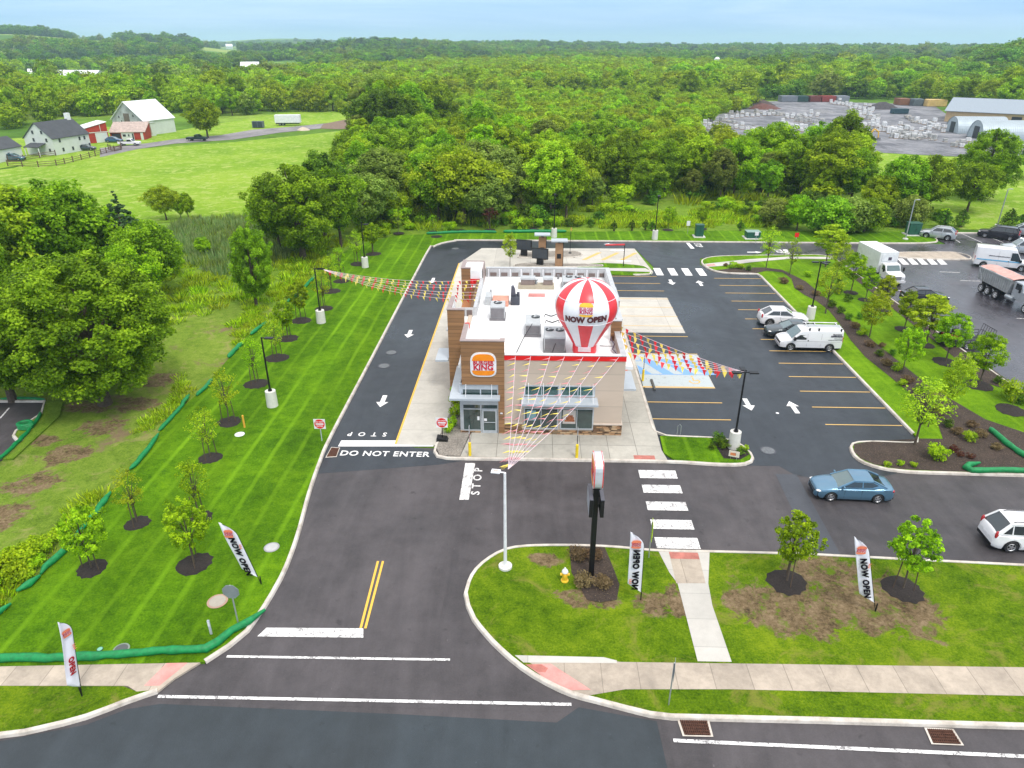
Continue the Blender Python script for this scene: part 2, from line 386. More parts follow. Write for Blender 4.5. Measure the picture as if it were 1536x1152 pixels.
def sheet(name, pts, z, mat, z0=None):
    b = MB()
    if z0 is None:
        n = len(pts); a = sum(pts[i][0]*pts[(i+1) % n][1]-pts[(i+1) % n][0]*pts[i][1] for i in range(n))
        if a < 0: pts = pts[::-1]
        b.add([(x, y, z) for x, y in pts], [tuple(range(n))])
    else: b.prism(pts, z0, z, bottom=False)
    o = b.build(name, mat)
    me = o.data; bm = bmesh.new(); bm.from_mesh(me); bmesh.ops.triangulate(bm, faces=bm.faces[:], ngon_method='EAR_CLIP'); bm.to_mesh(me); bm.free()
    return struct(o)
# ================================================================= TERRAIN
def sstep(a, b, x): t = min(1, max(0, (x-a)/(b-a))); return t*t*(3-2*t)
def terr(x, y):
    r = math.hypot(x, y)
    if r < 260 or y < 0: return -.06
    u = PX(x, y, 0)[0] if y > 50 else 5000
    h = 0.
    def ridge(uc, us, rc, rs, hh): return hh*math.exp(-((u-uc)/us)**2)*math.exp(-((r-rc)/rs)**2)
    h += ridge(20, 170, 1900, 520, 36)+ridge(250, 110, 1850, 420, 17)+ridge(-300, 300, 1700, 700, 22)
    h += ridge(430, 170, 4300, 900, 50)+ridge(600, 120, 1500, 380, 17)+ridge(800, 160, 2000, 500, 13)
    h += ridge(1570, 60, 900, 260, 14)+ridge(1600, 220, 6500, 1500, 36)+ridge(1150, 180, 2300, 700, 7)
    h += 5.*math.sin(x*.004+1)*math.sin(y*.0031)*sstep(350, 1200, r)
    return h-.06+ (0 if r < 900 else 0)
mb = MB(); rr = [0, 40, 90, 150, 220]+[260*1.042**k for k in range(92)]
for r in rr:
    row = []
    for k in range(181):
        a = R(-180+360*k/180) if False else R(-62+130*k/180)
        x, y = r*math.sin(a), r*math.cos(a)-30
        row.append((x, y, terr(x, y)))
    mb.v += row
nc = 181
for j in range(len(rr)-1):
    for k in range(nc-1): mb.f.append([j*nc+k, (j+1)*nc+k, (j+1)*nc+k+1, j*nc+k+1]); mb.mi.append(0)
ground = struct(mb.build('ground', land_m, smooth=True))

# ================================================================= GROUND SHEETS
sock_px = [(-160, 1003), (-60, 962), (0, 925), (30, 888), (60, 868), (110, 822), (165, 745), (215, 680), (260, 625), (300, 590), (330, 555), (372, 505), (400, 488), (440, 455), (468, 425), (487, 404), (500, 390), (525, 374), (555, 363), (600, 354), (700, 350), (830, 349), (950, 348), (1100, 347), (1240, 349), (1380, 348)]
K1 = [(56.4, 104.2), (57.3, 102), (56.8, 99.6), (55.3, 98.6), (52, 98.2), (44, 98.1), (18, 98.1), (-8.5, 98.1), (-10.8, 97.7), (-12.6, 96.3), (-13.6, 94.2), (-14, 91.5), (-14, 57), (-14, 43), (-13.85, 39.5)] + GP([(466, 742), (452, 795), (440, 832), (425, 868), (398, 915), (374, 949), (345, 973), (310, 996)])
K1s = smooth_line(K1, .8)
kerb(K1s, 'kerb', side=-1)
lawnL = [p for p in offset_line(K1s, -.1)] + GP([(308, 996), (0, 1002), (-90, 1003)]) + GP(sock_px)
sheet('lawn', lawnL, .12, lawn_m, z0=-.05)
sheet('weedy_ground', GP([(-400, 1120), (-160, 1003), (-60, 962), (0, 925), (30, 888), (60, 868), (110, 822), (165, 745), (215, 680), (260, 625), (300, 590), (330, 555), (372, 505), (400, 488), (430, 462), (330, 455), (240, 480), (100, 560), (-100, 600), (-500, 700)]), -.02, weed_m)
sheet('rough_grass', GP([(240, 480), (330, 455), (430, 462), (440, 455), (468, 425), (487, 404), (525, 374), (555, 363), (600, 354), (700, 350), (830, 349), (1100, 347), (1380, 348), (1440, 330), (1400, 296), (1270, 240), (1240, 290), (1000, 300), (700, 290), (480, 270), (400, 325), (250, 345), (100, 380), (-100, 420), (-300, 520)]), -.03, rough_m)
sheet('reed_bed', GP([(262, 338), (300, 331), (430, 322), (480, 330), (470, 372), (400, 402), (345, 414), (290, 402), (255, 365)]), .0, reed_m)
sheet('meadow', GP([(-260, 300), (-60, 262), (20, 252), (35, 248), (140, 236), (212, 223), (350, 213), (440, 204), (532, 194), (600, 215), (560, 250), (480, 285), (430, 322), (300, 331), (200, 336), (60, 345), (-260, 360)]), .004, meadow_m)
sheet('farm_grass', GP([(205, 226), (60, 250), (35, 247), (-60, 262), (-200, 240), (-100, 205), (80, 196), (160, 190), (265, 196), (300, 190), (420, 170), (520, 162), (600, 168), (532, 180), (440, 190), (330, 204), (262, 209)]), -.01, meadow_m)
sheet('farm_track', GP([(150, 236), (205, 224), (262, 215.5), (350, 209.5), (420, 199), (480, 193), (540, 190), (540, 182), (500, 184), (440, 190), (380, 194.5), (330, 203), (262, 209), (220, 215), (150, 222)]), .03, farm_gravel)
sheet('bare_soil', GP([(480, 193), (508, 194), (545, 191), (545, 177), (515, 180), (485, 186)]), .034, soil_m)
sheet('stone_yard', GP([(1030, 182), (1095, 168), (1150, 152), (1285, 148), (1400, 157), (1425, 175), (1700, 190), (1700, 240), (1536, 236), (1420, 234), (1270, 226), (1180, 214), (1090, 214), (1040, 205)]), -.02, yard_gravel)
sheet('mown_field', GP([(1240, 232), (1270, 227), (1420, 235), (1536, 237), (1700, 242), (1760, 300), (1540, 345), (1440, 344), (1380, 320), (1290, 270)]), -.005, meadow_m)
# --- the big front road, the entrance and cross drive (older purple-grey mat)
sheet('road', [(-160, -2), (160, -2), (160, 21.3), (-160, 21.3)], .0, asph_old)
sheet('driveway', [(-17.4, 20.5), (20, 20.5), (20, 29), (120, 29), (120, 40.4), (-5, 41.5), (-14.1, 41.5), (-14.1, 24)], .004, asph_old)
sheet('road_overlay', GP([(-500, 1300), (-320, 1132), (0, 1112), (130, 1087), (190, 1064), (240, 1056), (590, 1071), (835, 1084), (868, 1061), (985, 1082), (1001, 1152), (1012, 1300)]), .008, asph_road)
sheet('drive_through_lane', [(-14.1, 38.0), (-6, 39.4), (-4, 40.1), (-9.3, 42), (-9.3, 86.5), (-7, 94), (13.8, 94.6), (15.4, 83), (14.9, 42), (16, 40.4), (17, 38.9), (18.6, 38.3), (21.5, 38.55), (23.6, 39.2), (28, 44), (27.1, 83), (22, 83.5), (21, 87), (21.6, 90), (30, 92.5), (34, 98.2), (-14.1, 98.2)], .008, asph_new)
sheet('parking_lot', [(8.8, 39.9), (27.1, 39.9), (27.1, 42), (27.1, 84.5), (8.8, 84.5)], .0095, asph_new)
sheet('trench_patch', GP([(1163, 711), (1195, 712), (1262, 834), (1221, 834)]), .012, asph_patch)
sheet('wet_lot', [(30, 91), (34, 98.25), (46, 98.2), (57.2, 98.2), (57.2, 104.6), (130, 104.6), (130, 50), (39.1, 50), (39.1, 88), (36, 90)], .0105, asph_wet)
# --- left neighbour lot
nl = GP([(-160, 604), (66, 604), (72, 608), (62, 622), (20, 652), (22, 660), (32, 664), (4, 690), (-160, 800)])
sheet('neighbour_lot', nl, .0, asph_old)
kerb(GP([(-160, 604), (66, 604), (60, 622), (22, 648), (18, 656), (24, 663), (32, 664)]), side=1)
sheet('lot_verge', GP([(66, 604), (60, 622), (22, 648), (18, 656), (32, 664), (4, 690), (20, 690), (90, 625), (95, 604)]), .1, rough_m, z0=-.05)
# --- front sidewalks and verges
sheet('sidewalk', GP([(-160, 1004), (0, 1001), (306, 993), (262, 1020), (237, 1040), (206, 1040), (192, 1031), (-160, 1031)]), .1, conc_walk, z0=-.02)
sheet('tactile_pad', GP([(254, 994), (286, 993.4), (240, 1031), (217, 1031)]), .105, pad_pink)
KV = smooth_line(GP([(237, 1041), (190, 1057), (130, 1080), (60, 1098), (0, 1108), (-160, 1118)]), .6)
kerb(KV, side=-1)
sheet('verge', offset_line(KV, -.15)+GP([(-160, 1031), (186, 1032), (206, 1040)]), .11, lawn_p, z0=-.03)
# island with the pylon sign
KC = smooth_line(GP([(1200, 831), (1064, 827.5), (987, 826), (914, 820), (847, 818), (790, 819), (758, 824), (732, 837), (711, 855), (700, 874), (695, 892), (699, 912), (708, 932), (727, 956), (748, 978), (780, 1005), (817, 1028), (856, 1046), (893, 1056), (942, 1069), (975, 1077), (1008, 1081)]), .5)
KC = [(60, 29.7), (40, 30.1), (26.3, 30.42), (20, 30.72)] + KC + [(12, 20.25), (60, 20.1)]
kerb(KC, w=.22, side=1)
kc = offset_line(KC, .12)
isl = kc
sheet('lawn', isl, .12, lawn_p, z0=-.04)
sheet('sidewalk', GP([(800, 1000), (775, 988), (903, 991), (930, 996), (1536, 1004), (2100, 1010), (2100, 1052), (1536, 1047), (1096, 1037), (938, 1037), (885, 1046), (855, 1043), (815, 1024)]), .128, conc_walk)
sheet('walkway', GP([(987, 829), (1064, 831), (1062, 878), (1068, 911), (1097, 996), (1046, 995), (1016, 878), (1004, 862)]), .132, conc_light)
sheet('walkway_ramp', GP([(1003, 832), (1047, 833), (1058, 878), (1014, 878)]), .136, conc_walk)
sheet('tactile_pad', GP([(1003, 831), (1046, 832), (1049, 842), (1006, 841)]), .14, pad_red)
sheet('ramp_flare', GP([(772, 986), (905, 989), (925, 994), (925, 998), (785, 997)]), .136, conc_light)
sheet('tactile_pad', GP([(788, 1000), (826, 999), (886, 1038), (852, 1039), (818, 1021)]), .14, pad_pink)
sheet('tactile_stain', GP([(788, 1000), (812, 1000), (822, 1006), (818, 1012), (806, 1011)]), .144, pad_red)
sheet('mulch_bed', GP([(854, 822), (907, 824), (921, 858), (929, 880), (925, 903), (900, 907), (880, 903), (868, 880), (857, 862)]), .15, mulch_brown)
# --- restaurant apron
sheet('front_pavement', [(-4.7, 40.25), (9.1, 40.25), (8.9, 41.5), (8.95, 43.9), (8.95, 66), (6, 66), (6, 43.6), (-2, 43.6), (-4.2, 43.6)], .14, conc_apron, z0=-.03)
sheet('drive_through_pad', [(-9.32, 41.85), (-6.35, 41.85), (-5.9, 44.5), (-5.2, 49.2), (-5.2, 66), (8.95, 66), (8.95, 82.4), (14.3, 82.6), (14.6, 83.5), (13.7, 94.4), (-7, 94), (-9.32, 86.6)], .05, conc_slab, z0=-.03)
sheet('lane_edge_line', [(-9.42, 41.9), (-9.28, 41.9), (-9.28, 86.6), (-9.42, 86.6)], .056, p_yelb)
sheet('gravel_bed', [(-6.1, 40.4), (-4.72, 40.3), (-4.3, 43.6), (-5.3, 49.7), (-5.75, 49.7), (-6.35, 44), (-6.5, 41.5)], .15, gravel_m, z0=-.02)
KF = smooth_line([(-6.35, 43.2), (-6.62, 41.8), (-6.62, 40.9), (-6.3, 40.25), (-5.6, 40.0), (-4, 39.98), (2, 40.02), (9, 40.0), (12.5, 39.75), (14.2, 39.9), (14.95, 40.7), (14.75, 42.1), (13.6, 43.3), (9.6, 43.65), (8.95, 44.2), (8.93, 50), (8.93, 63.6)], .5)
kerb(KF, side=1)
sheet('lawn', offset_line([p for p in KF if p[0] > 9.4 and p[1] < 43.75], .1)+[(9.1, 43.4), (9.0, 41.2)], .13, lawn_m, z0=-.03)
sheet('mulch_bed', GP([(1066, 659), (1100, 664), (1124, 684), (1110, 692), (1085, 690)]), .14, mulch_dark)
sheet('tactile_pad', [(6.9, 40.2), (8.3, 40.2), (8.3, 40.75), (6.9, 40.75)], .146, pad_red)
sheet('tactile_pad', [(7.35, 52.6), (8.1, 52.6), (8.1, 55.6), (7.35, 55.6)], .146, pad_red)
sheet('accessible_bay', GP([(947, 531), (1047, 533), (1073, 583), (968, 582)]), .0155, conc_slab)
sheet('accessible_paint', [(9.05, 51.6), (14.75, 51.6), (14.75, 58.3), (9.05, 58.3)], .019, p_ada)
sheet('concrete_bay', [(8.95, 63.5), (14.7, 63.5), (14.7, 74.0), (8.95, 74.0)], .0155, conc_slab)
# rear islands
for nm, pts, mt in (('gravel_island', [(776, 387), (780, 381), (800, 379), (850, 377), (868, 379), (874, 383), (862, 387), (800, 388)], gravel_m), ('gravel_island', [(770, 399), (785, 396), (880, 397), (905, 398.5), (905, 401), (770, 402)], gravel_m)):
    g = GP(pts); sheet(nm, g, .13, mt, z0=.0); kerb(smooth_line(g+[g[0]], .6), side=-1, w=.15)
g = GP([(866, 400), (885, 396.5), (903, 395.5), (935, 396.5), (966, 400), (978, 409), (976, 412.5), (950, 413.5), (900, 412.5), (866, 409)])
sheet('lawn', g, .1, lawn_m, z0=.0); kerb(smooth_line(g[3:8], .6), side=-1)
sheet('walkway', GP([(866, 403.5), (917, 403.6), (968, 403.8), (978, 409), (974, 409.3), (917, 407.6), (866, 407)]), .13, conc_light)
# --- the green strip between the two lots
SA = smooth_line([(39.0, 91.0), (37, 91.9), (33, 91.6), (27, 91.2), (23.6, 90.6), (21.9, 89.4), (21.25, 87.7), (21.4, 85.6), (22.2, 83.9), (23.6, 83.15), (25.5, 82.95), (26.9, 82.9), (27.05, 82.0), (27.05, 44.4)], .6)
kerb(SA, side=1)
SB = smooth_line([(27.05, 43.9), (26.7, 43.2), (23.6, 43.25), (22.2, 42.9), (21.7, 41.8), (21.75, 40.7), (22.4, 39.9), (23.8, 39.35), (27, 39.15), (40, 39.0), (70, 39.0)], .5)
kerb(SB, side=1)
EW = [(70, 50.1), (41, 50.3), (39.2, 52), (39.0, 60), (39.0, 88), (39, 91)]
strip = offset_line(SA, .1)+offset_line(SB, .1)+EW
kerb(smooth_line(EW, 1.), side=1)
sheet('lawn', strip, .12, lawn_r, z0=-.04)
sheet('mulch_bed', [(22.3, 84.2), (23.7, 83.3), (26.8, 83.1), (28.5, 84.2), (30.2, 83.6), (30.4, 81), (29.6, 77.5), (29.9, 75), (30.5, 73), (30.7, 70), (30.3, 66), (29.7, 62), (29.4, 58), (29.7, 54), (30.0, 50), (29.8, 46.5), (28.8, 43.6), (27.2, 43.6), (23.6, 43.1), (22.3, 42.7), (21.9, 41.7), (22.0, 40.8), (22.6, 40.1), (23.9, 39.6), (27, 39.4), (45, 39.3), (45, 41), (36, 43.6), (33.4, 46.6), (32.1, 52), (31.7, 62), (31.9, 72), (31.7, 80), (30.5, 84.6), (28.5, 85.6), (25, 85.4)], .145, mulch_brown)
sheet('mulch_edge', [(39.1, 50.4), (36.9, 53), (37.3, 60), (37.6, 72), (37.8, 84), (39.0, 84)], .145, mulch_brown)
sheet('walkway', [(21.5, 86.9), (21.6, 85.6), (23.5, 86.1), (28, 88.0), (33, 89.6), (38.9, 89.6), (38.9, 90.7), (33, 90.6), (27.5, 89.2), (23, 87.5)], .15, conc_light)
sheet('tactile_pad', [(21.6, 86.6), (21.7, 85.9), (22.8, 86.2), (22.7, 87.0)], .155, pad_pink)
# nose island of the right lot
g = [(47.2, 91.6), (47.0, 92.6), (48.2, 93.4), (56, 93.7), (56, 90.2), (48.5, 90.6)]
sheet('traffic_island', g, .13, conc_walk, z0=0.); kerb(smooth_line(g+[g[0]], .6), side=-1, w=.15)
kerb([(57.2, 104.4), (80, 104.6), (130, 104.6)], side=1)

# ================================================================= PAINTED MARKINGS
ZP = .022
mk = MB()
def quad(pts, z=ZP, b=None): (b or mk).add([(x, y, z) for x, y in pts], [(0, 1, 2, 3)])
def line(p, q, w, b, z=ZP):
    d = Vector((q[0]-p[0], q[1]-p[1])).normalized()*w/2; n = (-d.y, d.x)
    quad([(p[0]-n[0], p[1]-n[1]), (q[0]-n[0], q[1]-n[1]), (q[0]+n[0], q[1]+n[1]), (p[0]+n[0], p[1]+n[1])], z, b)
def arrow(cx, cy, ang, L=2.0, W=.95, sw=.36, z=ZP):
    b = MB(); b.at((cx, cy, 0), ang)
    b.add([(-sw/2, -L/2, z), (sw/2, -L/2, z), (sw/2, L*.08, z), (-sw/2, L*.08, z)], [(0, 1, 2, 3)])
    b.add([(-W/2, L*.08, z), (W/2, L*.08, z), (0, L/2, z)], [(0, 1, 2)])
    struct(b.build('lane_arrow', p_white))
Y0 = G(1243.8, 637.1)[1]
b = MB()
for k in range(14): line((21.45, Y0+2.74*k), (26.98, Y0+2.74*k), .11, b)
struct(b.build('stall_lines', p_yel))
Y1 = G(981.7, 628.6)[1]; b = MB()
for k in range(14):
    y = Y1+2.74*k
    if 49.5 < y < 60.5 and k not in (2,): continue
    line((9.0, y), (14.75, y), .11, b, .024)
for y in (51.5, 58.4): line((9.0, y), (14.8, y), .11, b, .024)
struct(b.build('stall_lines', p_yel))
b = MB()
for k in range(-1, 2+1):
    x = 9.4+k*1.75
    quad([(max(9.1, x), 57.2), (x+.95, 57.2), (x+2.6, 54.0), (x+1.65, 54.0)] if x > 8.6 else [(9.1, 55.9), (9.1, 54.1), (10.1, 54.05), (9.6, 55.0)], .024, b)
line((9.1, 54.0), (14.8, 54.0), .12, b, .026); line((9.1, 56.75), (14.7, 56.75), .12, b, .026)
struct(b.build('hatched_aisle', p_blue))
b = MB(); b.at((13.4, 52.7, .024)); 
for k in range(18):
    a0, a1 = R(-200+14*k), R(-200+14*(k+1))
    b.add([(.34*math.cos(a0), .34*math.sin(a0), 0), (.46*math.cos(a0), .46*math.sin(a0), 0), (.46*math.cos(a1), .46*math.sin(a1), 0), (.34*math.cos(a1), .34*math.sin(a1), 0)], [(0, 1, 2, 3)])
b.box(-.1, .02, .1, .75, 0, .002); b.cyl((-.04, .95), .11, 0, .002); b.box(-.1, .4, .1, .22, 0, .003)
struct(b.build('accessible_symbol', p_yel))
for (u, v, a) in [(574, 602, math.pi), (614, 501, math.pi), (649, 421, math.pi), (1007, 423.5, math.pi), (1050, 425, 0), (1122, 607, math.pi), (1190, 611, 0), (1132, 378.5, -math.pi/2), (916, 366.5, math.pi/2), (925, 376, math.pi/2), (935, 392, math.pi/2)]:
    x, y = G(u, v); arrow(x, y, a, z=.058 if (880 < u < 960 and v > 370) else ZP)
b = MB()
for v0, v1 in ((706, 718), (728, 740), (753, 766), (780, 794), (806.5, 823)):
    y0, y1 = G(1000, v1)[1], G(1000, v0)[1]; quad([(7.02, y0), (9.42, y0), (9.42, y1), (7.02, y1)], b=b)
struct(b.build('crosswalk_stripes', p_worn))
b = MB()
for k in range(4):
    x = 14.85+k*1.72; quad([(x, 82.3), (x+.85, 82.3), (x+.85, 85.3), (x, 85.3)], b=b)
struct(b.build('crosswalk_stripes', p_white))
b = MB()
for k in range(-3, 5):
    u = 1352+k*14.3
    quad(GP([(u-6, 388), (u+2, 388), (u+12, 397), (u+2, 397)]), b=b)
struct(b.build('crosswalk_stripes', p_white))
b = MB()
line(G(340, 985), G(675, 990), .13, b); line(G(237, 1045), G(857, 1057), .15, b); line(G(1010, 1111), (60, G(1536, 1140)[1]-.7), .16, b, .02)
line(G(1580, 1144), G(3000, 1215), .16, b)
struct(b.build('road_lines', p_worn))
b = MB(); quad(GP([(386, 955), (545, 957), (545, 943), (400, 942)]), b=b); struct(b.build('stop_bar', p_worn))
b = MB(); quad(GP([(507, 670), (650, 670), (650, 661), (512, 661)]), b=b); struct(b.build('stop_bar', p_white))
b = MB(); quad(GP([(689, 750), (703, 750), (713, 695), (698, 695)]), b=b); struct(b.build('stop_bar', p_worn))
b = MB(); quad(GP([(1029, 364.5), (1034, 364.5), (1042, 373), (1036, 373)]), b=b); quad(GP([(1174, 374.5), (1181, 374.5), (1186, 381), (1178, 381)]), b=b); struct(b.build('stop_bar', p_white))
b = MB(); line(G(541, 943), G(567, 842), .12, b); line(G(548, 943), G(574.5, 842), .12, b); struct(b.build('centre_line', p_yelb))
b = MB()
for x in (8.2, 10.6, 13.): quad([(x-2, 88.6), (x-1.4, 88.6), (x+.9, 92.2), (x+.3, 92.2)], .058, b)
struct(b.build('yellow_hatching', p_yel))
b = MB()
for k in range(7): line(G(1270+k*3, 330), G(1270, 330), .0, b) if 0 else None
for (p, q) in (((1441, 350), (1473, 364)), ((1471, 351), (1505, 364)), ((1418, 350), (1440, 364)), ((1368, 436), (1345, 436)), ((1440, 421), (1470, 422)), ((1525, 478), (1560, 478)), ((1409, 408), (1440, 409))): line(G(*p), G(*q), .12, b)
struct(b.build('stall_lines', p_worn))
b = MB(); line(G(0, 628), G(14, 612), .12, b); struct(b.build('stall_lines', p_worn))
def gtext(body, u, v, rz, size, sx, sy, m=p_white, z=ZP):
    x, y = G(u, v); me = text_mesh(body, size, .0005, size*.02, 1, 1.08)
    T = Matrix.Translation((x, y, z)) @ Matrix.Rotation(rz, 4, 'Z') @ Matrix.Diagonal((sx, sy, 1, 1)); me.transform(T)
    me.materials.clear(); me.materials.append(m); o = bpy.data.objects.new('painted_words', me); COL.objects.link(o); struct(o)
gtext('DO NOT ENTER', 577, 681.3, 0, .98, .80, .9)
gtext('S  T  O  P', 551, 651.5, math.pi, .9, .70, .85)
gtext('S T O P', 716, 722, math.pi/2, .95, .93, .78, p_worn)
gtext('STOP', 1047, 368, -math.pi/2, 1.1, .7, 1.2); gtext('STOP', 1168, 377, -math.pi/2, 1.1, .7, 1.2)
# manholes, drains
def disc(name, u, v, r, mats, z=.025, n=20, inner=None):
    x, y = G(u, v); b = MB(); b.cyl((x, y), r, z-.02, z, n); b.cyl((x, y), r*.8, z, z+.006, n, mi=1)
    return b.build(name, mats)
mh = M('manhole_metal', (.16, .17, .18), .5, .4, var=.3, sc=8, world=True, bump=.3)
for k, (u, v, l) in enumerate(((1152, 676, 'round iron manhole cover in the right parking lot near the mulch island'), (587, 529, 'round iron manhole cover in the drive-through lane, farther of the pair'), (576, 549, 'round iron manhole cover in the drive-through lane, nearer of the pair'), (683, 373, 'round manhole cover at the rear bend of the drive-through lane'))):
    tag(disc('manhole_cover', u, v, .55, [asph_patch, mh]), l, 'manhole cover', 'manhole covers in the lane')
tag(disc('manhole_cover', 408, 824, .42, [M('pale_cover', (.3, .3, .3), .7, world=True), M('pale_cover2', (.42, .42, .42), .7, world=True)], .15), 'pale grey round cover set in the lawn beside the leaning flag', 'utility cover', 'covers in the left lawn')
tag(disc('utility_cover', 327, 905, .5, [M('sand_ring', (.4, .26, .19), .9, world=True), M('mint_lid', (.36, .33, .28), .7, world=True)], .15), 'round utility lid in a sandy ring beside the stop sign', 'utility cover', 'covers in the left lawn')
tag(disc('utility_cover', 183, 977, .36, [M('g_ring', (.2, .25, .2), .9, world=True), M('dark_lid', (.08, .09, .09), .7, world=True)], .15), 'dark round lid in the lawn just behind the green sock', 'utility cover', 'covers in the left lawn')
tag(disc('utility_cover', 151, 977, .14, [boxgreen, M('mint_small', (.2, .5, .35), .6, world=True)], .15), 'tiny mint green lid in the lawn near the sidewalk', 'utility cover', 'covers in the left lawn')
tag(disc('utility_cover', 360, 654, .34, [white, M('white_lid', (.75, .78, .72), .6, world=True)], .15), 'white round lid in the lawn beside the yellow marker post', 'utility cover', 'covers in the left lawn')
tag(disc('utility_cover', 1166, 620-0, .12, [white, white], .03), 'small white cap on the asphalt of the parking aisle', 'utility cover')
rust = M('rusty_grate', (.1, .042, .025), .8, .2, var=.4, sc=9, world=True)
def drain(q, label, w=.14):
    P = [Vector((*G(*p), 0)) for p in q]; t = thing('storm_drain', label, 'storm drain', tuple(sum(P, Vector())/4), group='storm drains along the kerbs')
    c = sum(P, Vector())/4; P = [p-c for p in P]
    b = MB()
    for i in range(4):
        a, d = P[i], P[(i+1) % 4]; a2, d2 = a*(1-w), d*(1-w)
        b.add([(a.x, a.y, .03), (d.x, d.y, .03), (d2.x, d2.y, .03), (a2.x, a2.y, .03)], [(0, 1, 2, 3)])
    b.build('frame', kerb_m, t)
    b = MB(); a = [p*(1-w) for p in P]; b.add([(p.x, p.y, .014) for p in a], [(0, 1, 2, 3)]); b.build('pit', M('pit_black', (.01, .008, .008), .9), t)
    b = MB()
    for k in range(13):
        s = (k+.5)/13; p, q2 = a[0].lerp(a[1], s), a[3].lerp(a[2], s); b.tube([(p.x, p.y, .035), (q2.x, q2.y, .035)], .028, 4)
    for k in range(5):
        s = (k+.5)/5; p, q2 = a[0].lerp(a[3], s), a[1].lerp(a[2], s); b.tube([(p.x, p.y, .045), (q2.x, q2.y, .045)], .022, 4)
    b.build('grate', rust, t)
drain([(1024, 1105), (1070, 1106), (1063, 1079), (1015, 1078)], 'rusty storm drain grate in the road gutter below the street sign')
drain([(1397, 1117), (1446, 1119), (1430, 1094), (1386, 1092)], 'rusty storm drain grate in the road gutter near the right edge')
drain([(488, 687), (505, 686), (510, 672), (497, 671)], 'small square drain beside the words DO NOT ENTER')
tag(bpy.data.objects[-1]) if 0 else None
# ================================================================= VEGETATION
def leafmat(name, cols, trans=.26, var=1.):
    m, n, l, b = nt(name)
    oi = n.new('ShaderNodeObjectInfo'); tc = n.new('ShaderNodeTexCoord')
    f = noise(n, l, tc.outputs['Object'], 3.2 if var == 1. else var, 3, .7)
    at = n.new('ShaderNodeAttribute'); at.attribute_name = 'leafrand'
    v = mth(n, l, 'ADD', mth(n, l, 'MULTIPLY', f, .5), mth(n, l, 'MULTIPLY', at.outputs['Fac'], .5))
    c = ramp(n, l, v, [(.28, cols[0]), (.5, cols[1]), (.74, cols[2])])
    hs = n.new('ShaderNodeHueSaturation'); l.new(c, hs.inputs['Color'])
    l.new(mth(n, l, 'ADD', mth(n, l, 'MULTIPLY', oi.outputs['Random'], .035), .474), hs.inputs['Hue'])
    l.new(mth(n, l, 'ADD', mth(n, l, 'MULTIPLY', oi.outputs['Random'], .5), .8), hs.inputs['Value'])
    l.new(hs.outputs[0], b.inputs['Base Color']); b.inputs['Roughness'].default_value = .6; b.inputs['Specular IOR Level'].default_value = .12
    tr = n.new('ShaderNodeBsdfTranslucent'); l.new(mixc(n, l, 1., hs.outputs[0], (1.5, 1.6, .7), 'MULTIPLY'), tr.inputs[0])
    mx = n.new('ShaderNodeMixShader'); mx.inputs[0].default_value = trans
    l.new(b.outputs[0], mx.inputs[1]); l.new(tr.outputs[0], mx.inputs[2]); l.new(mx.outputs[0], n['Material Output'].inputs['Surface'])
    return m
LM = {
 'bright': leafmat('leaves_bright', ((0.059, 0.132, 0.001), (0.198, 0.365, 0.006), (0.419, 0.628, 0.014))),
 'mid': leafmat('leaves_mid', ((0.038, 0.095, 0.002), (0.149, 0.292, 0.007), (0.331, 0.542, 0.020))),
 'deep': leafmat('leaves_deep', ((0.019, 0.056, 0.005), (0.081, 0.189, 0.013), (0.200, 0.377, 0.024))),
 'yellow': leafmat('leaves_yellow', ((0.100, 0.167, 0.002), (0.261, 0.402, 0.010), (0.475, 0.629, 0.031))),
 'olive': leafmat('leaves_olive', ((0.061, 0.100, 0.011), (0.166, 0.241, 0.032), (0.304, 0.405, 0.076))),
 'spruce': leafmat('leaves_spruce', ((.03, .07, .025), (.06, .125, .045), (.12, .20, .08)), .1),
 'reed': leafmat('reed_blades', ((.10, .19, .06), (.19, .29, .11), (.30, .38, .17)), .3),
 'red': leafmat('leaves_red', ((.06, .015, .015), (.11, .04, .025), (.16, .10, .04))),
 'straw': leafmat('leaves_straw', ((.09, .065, .03), (.17, .125, .06), (.27, .2, .1)), .2),
}
def npmesh(name, V, nq, mats, rand=None, quad=4):
    me = bpy.data.meshes.new(name); nv = len(V)
    me.vertices.add(nv); me.vertices.foreach_set('co', V.astype(np.float32).ravel())
    me.loops.add(nq*quad); me.loops.foreach_set('vertex_index', np.arange(nq*quad, dtype=np.int32))
    me.polygons.add(nq); me.polygons.foreach_set('loop_start', np.arange(0, nq*quad, quad, dtype=np.int32))
    me.polygons.foreach_set('loop_total', np.full(nq, quad, dtype=np.int32))
    for m in mats: me.materials.append(m)
    if rand is not None:
        a = me.attributes.new('leafrand', 'FLOAT', 'FACE'); a.data.foreach_set('value', rand.astype(np.float32))
    me.update(calc_edges=True); return me
def unit(v): return v/(np.linalg.norm(v, axis=1, keepdims=True)+1e-9)
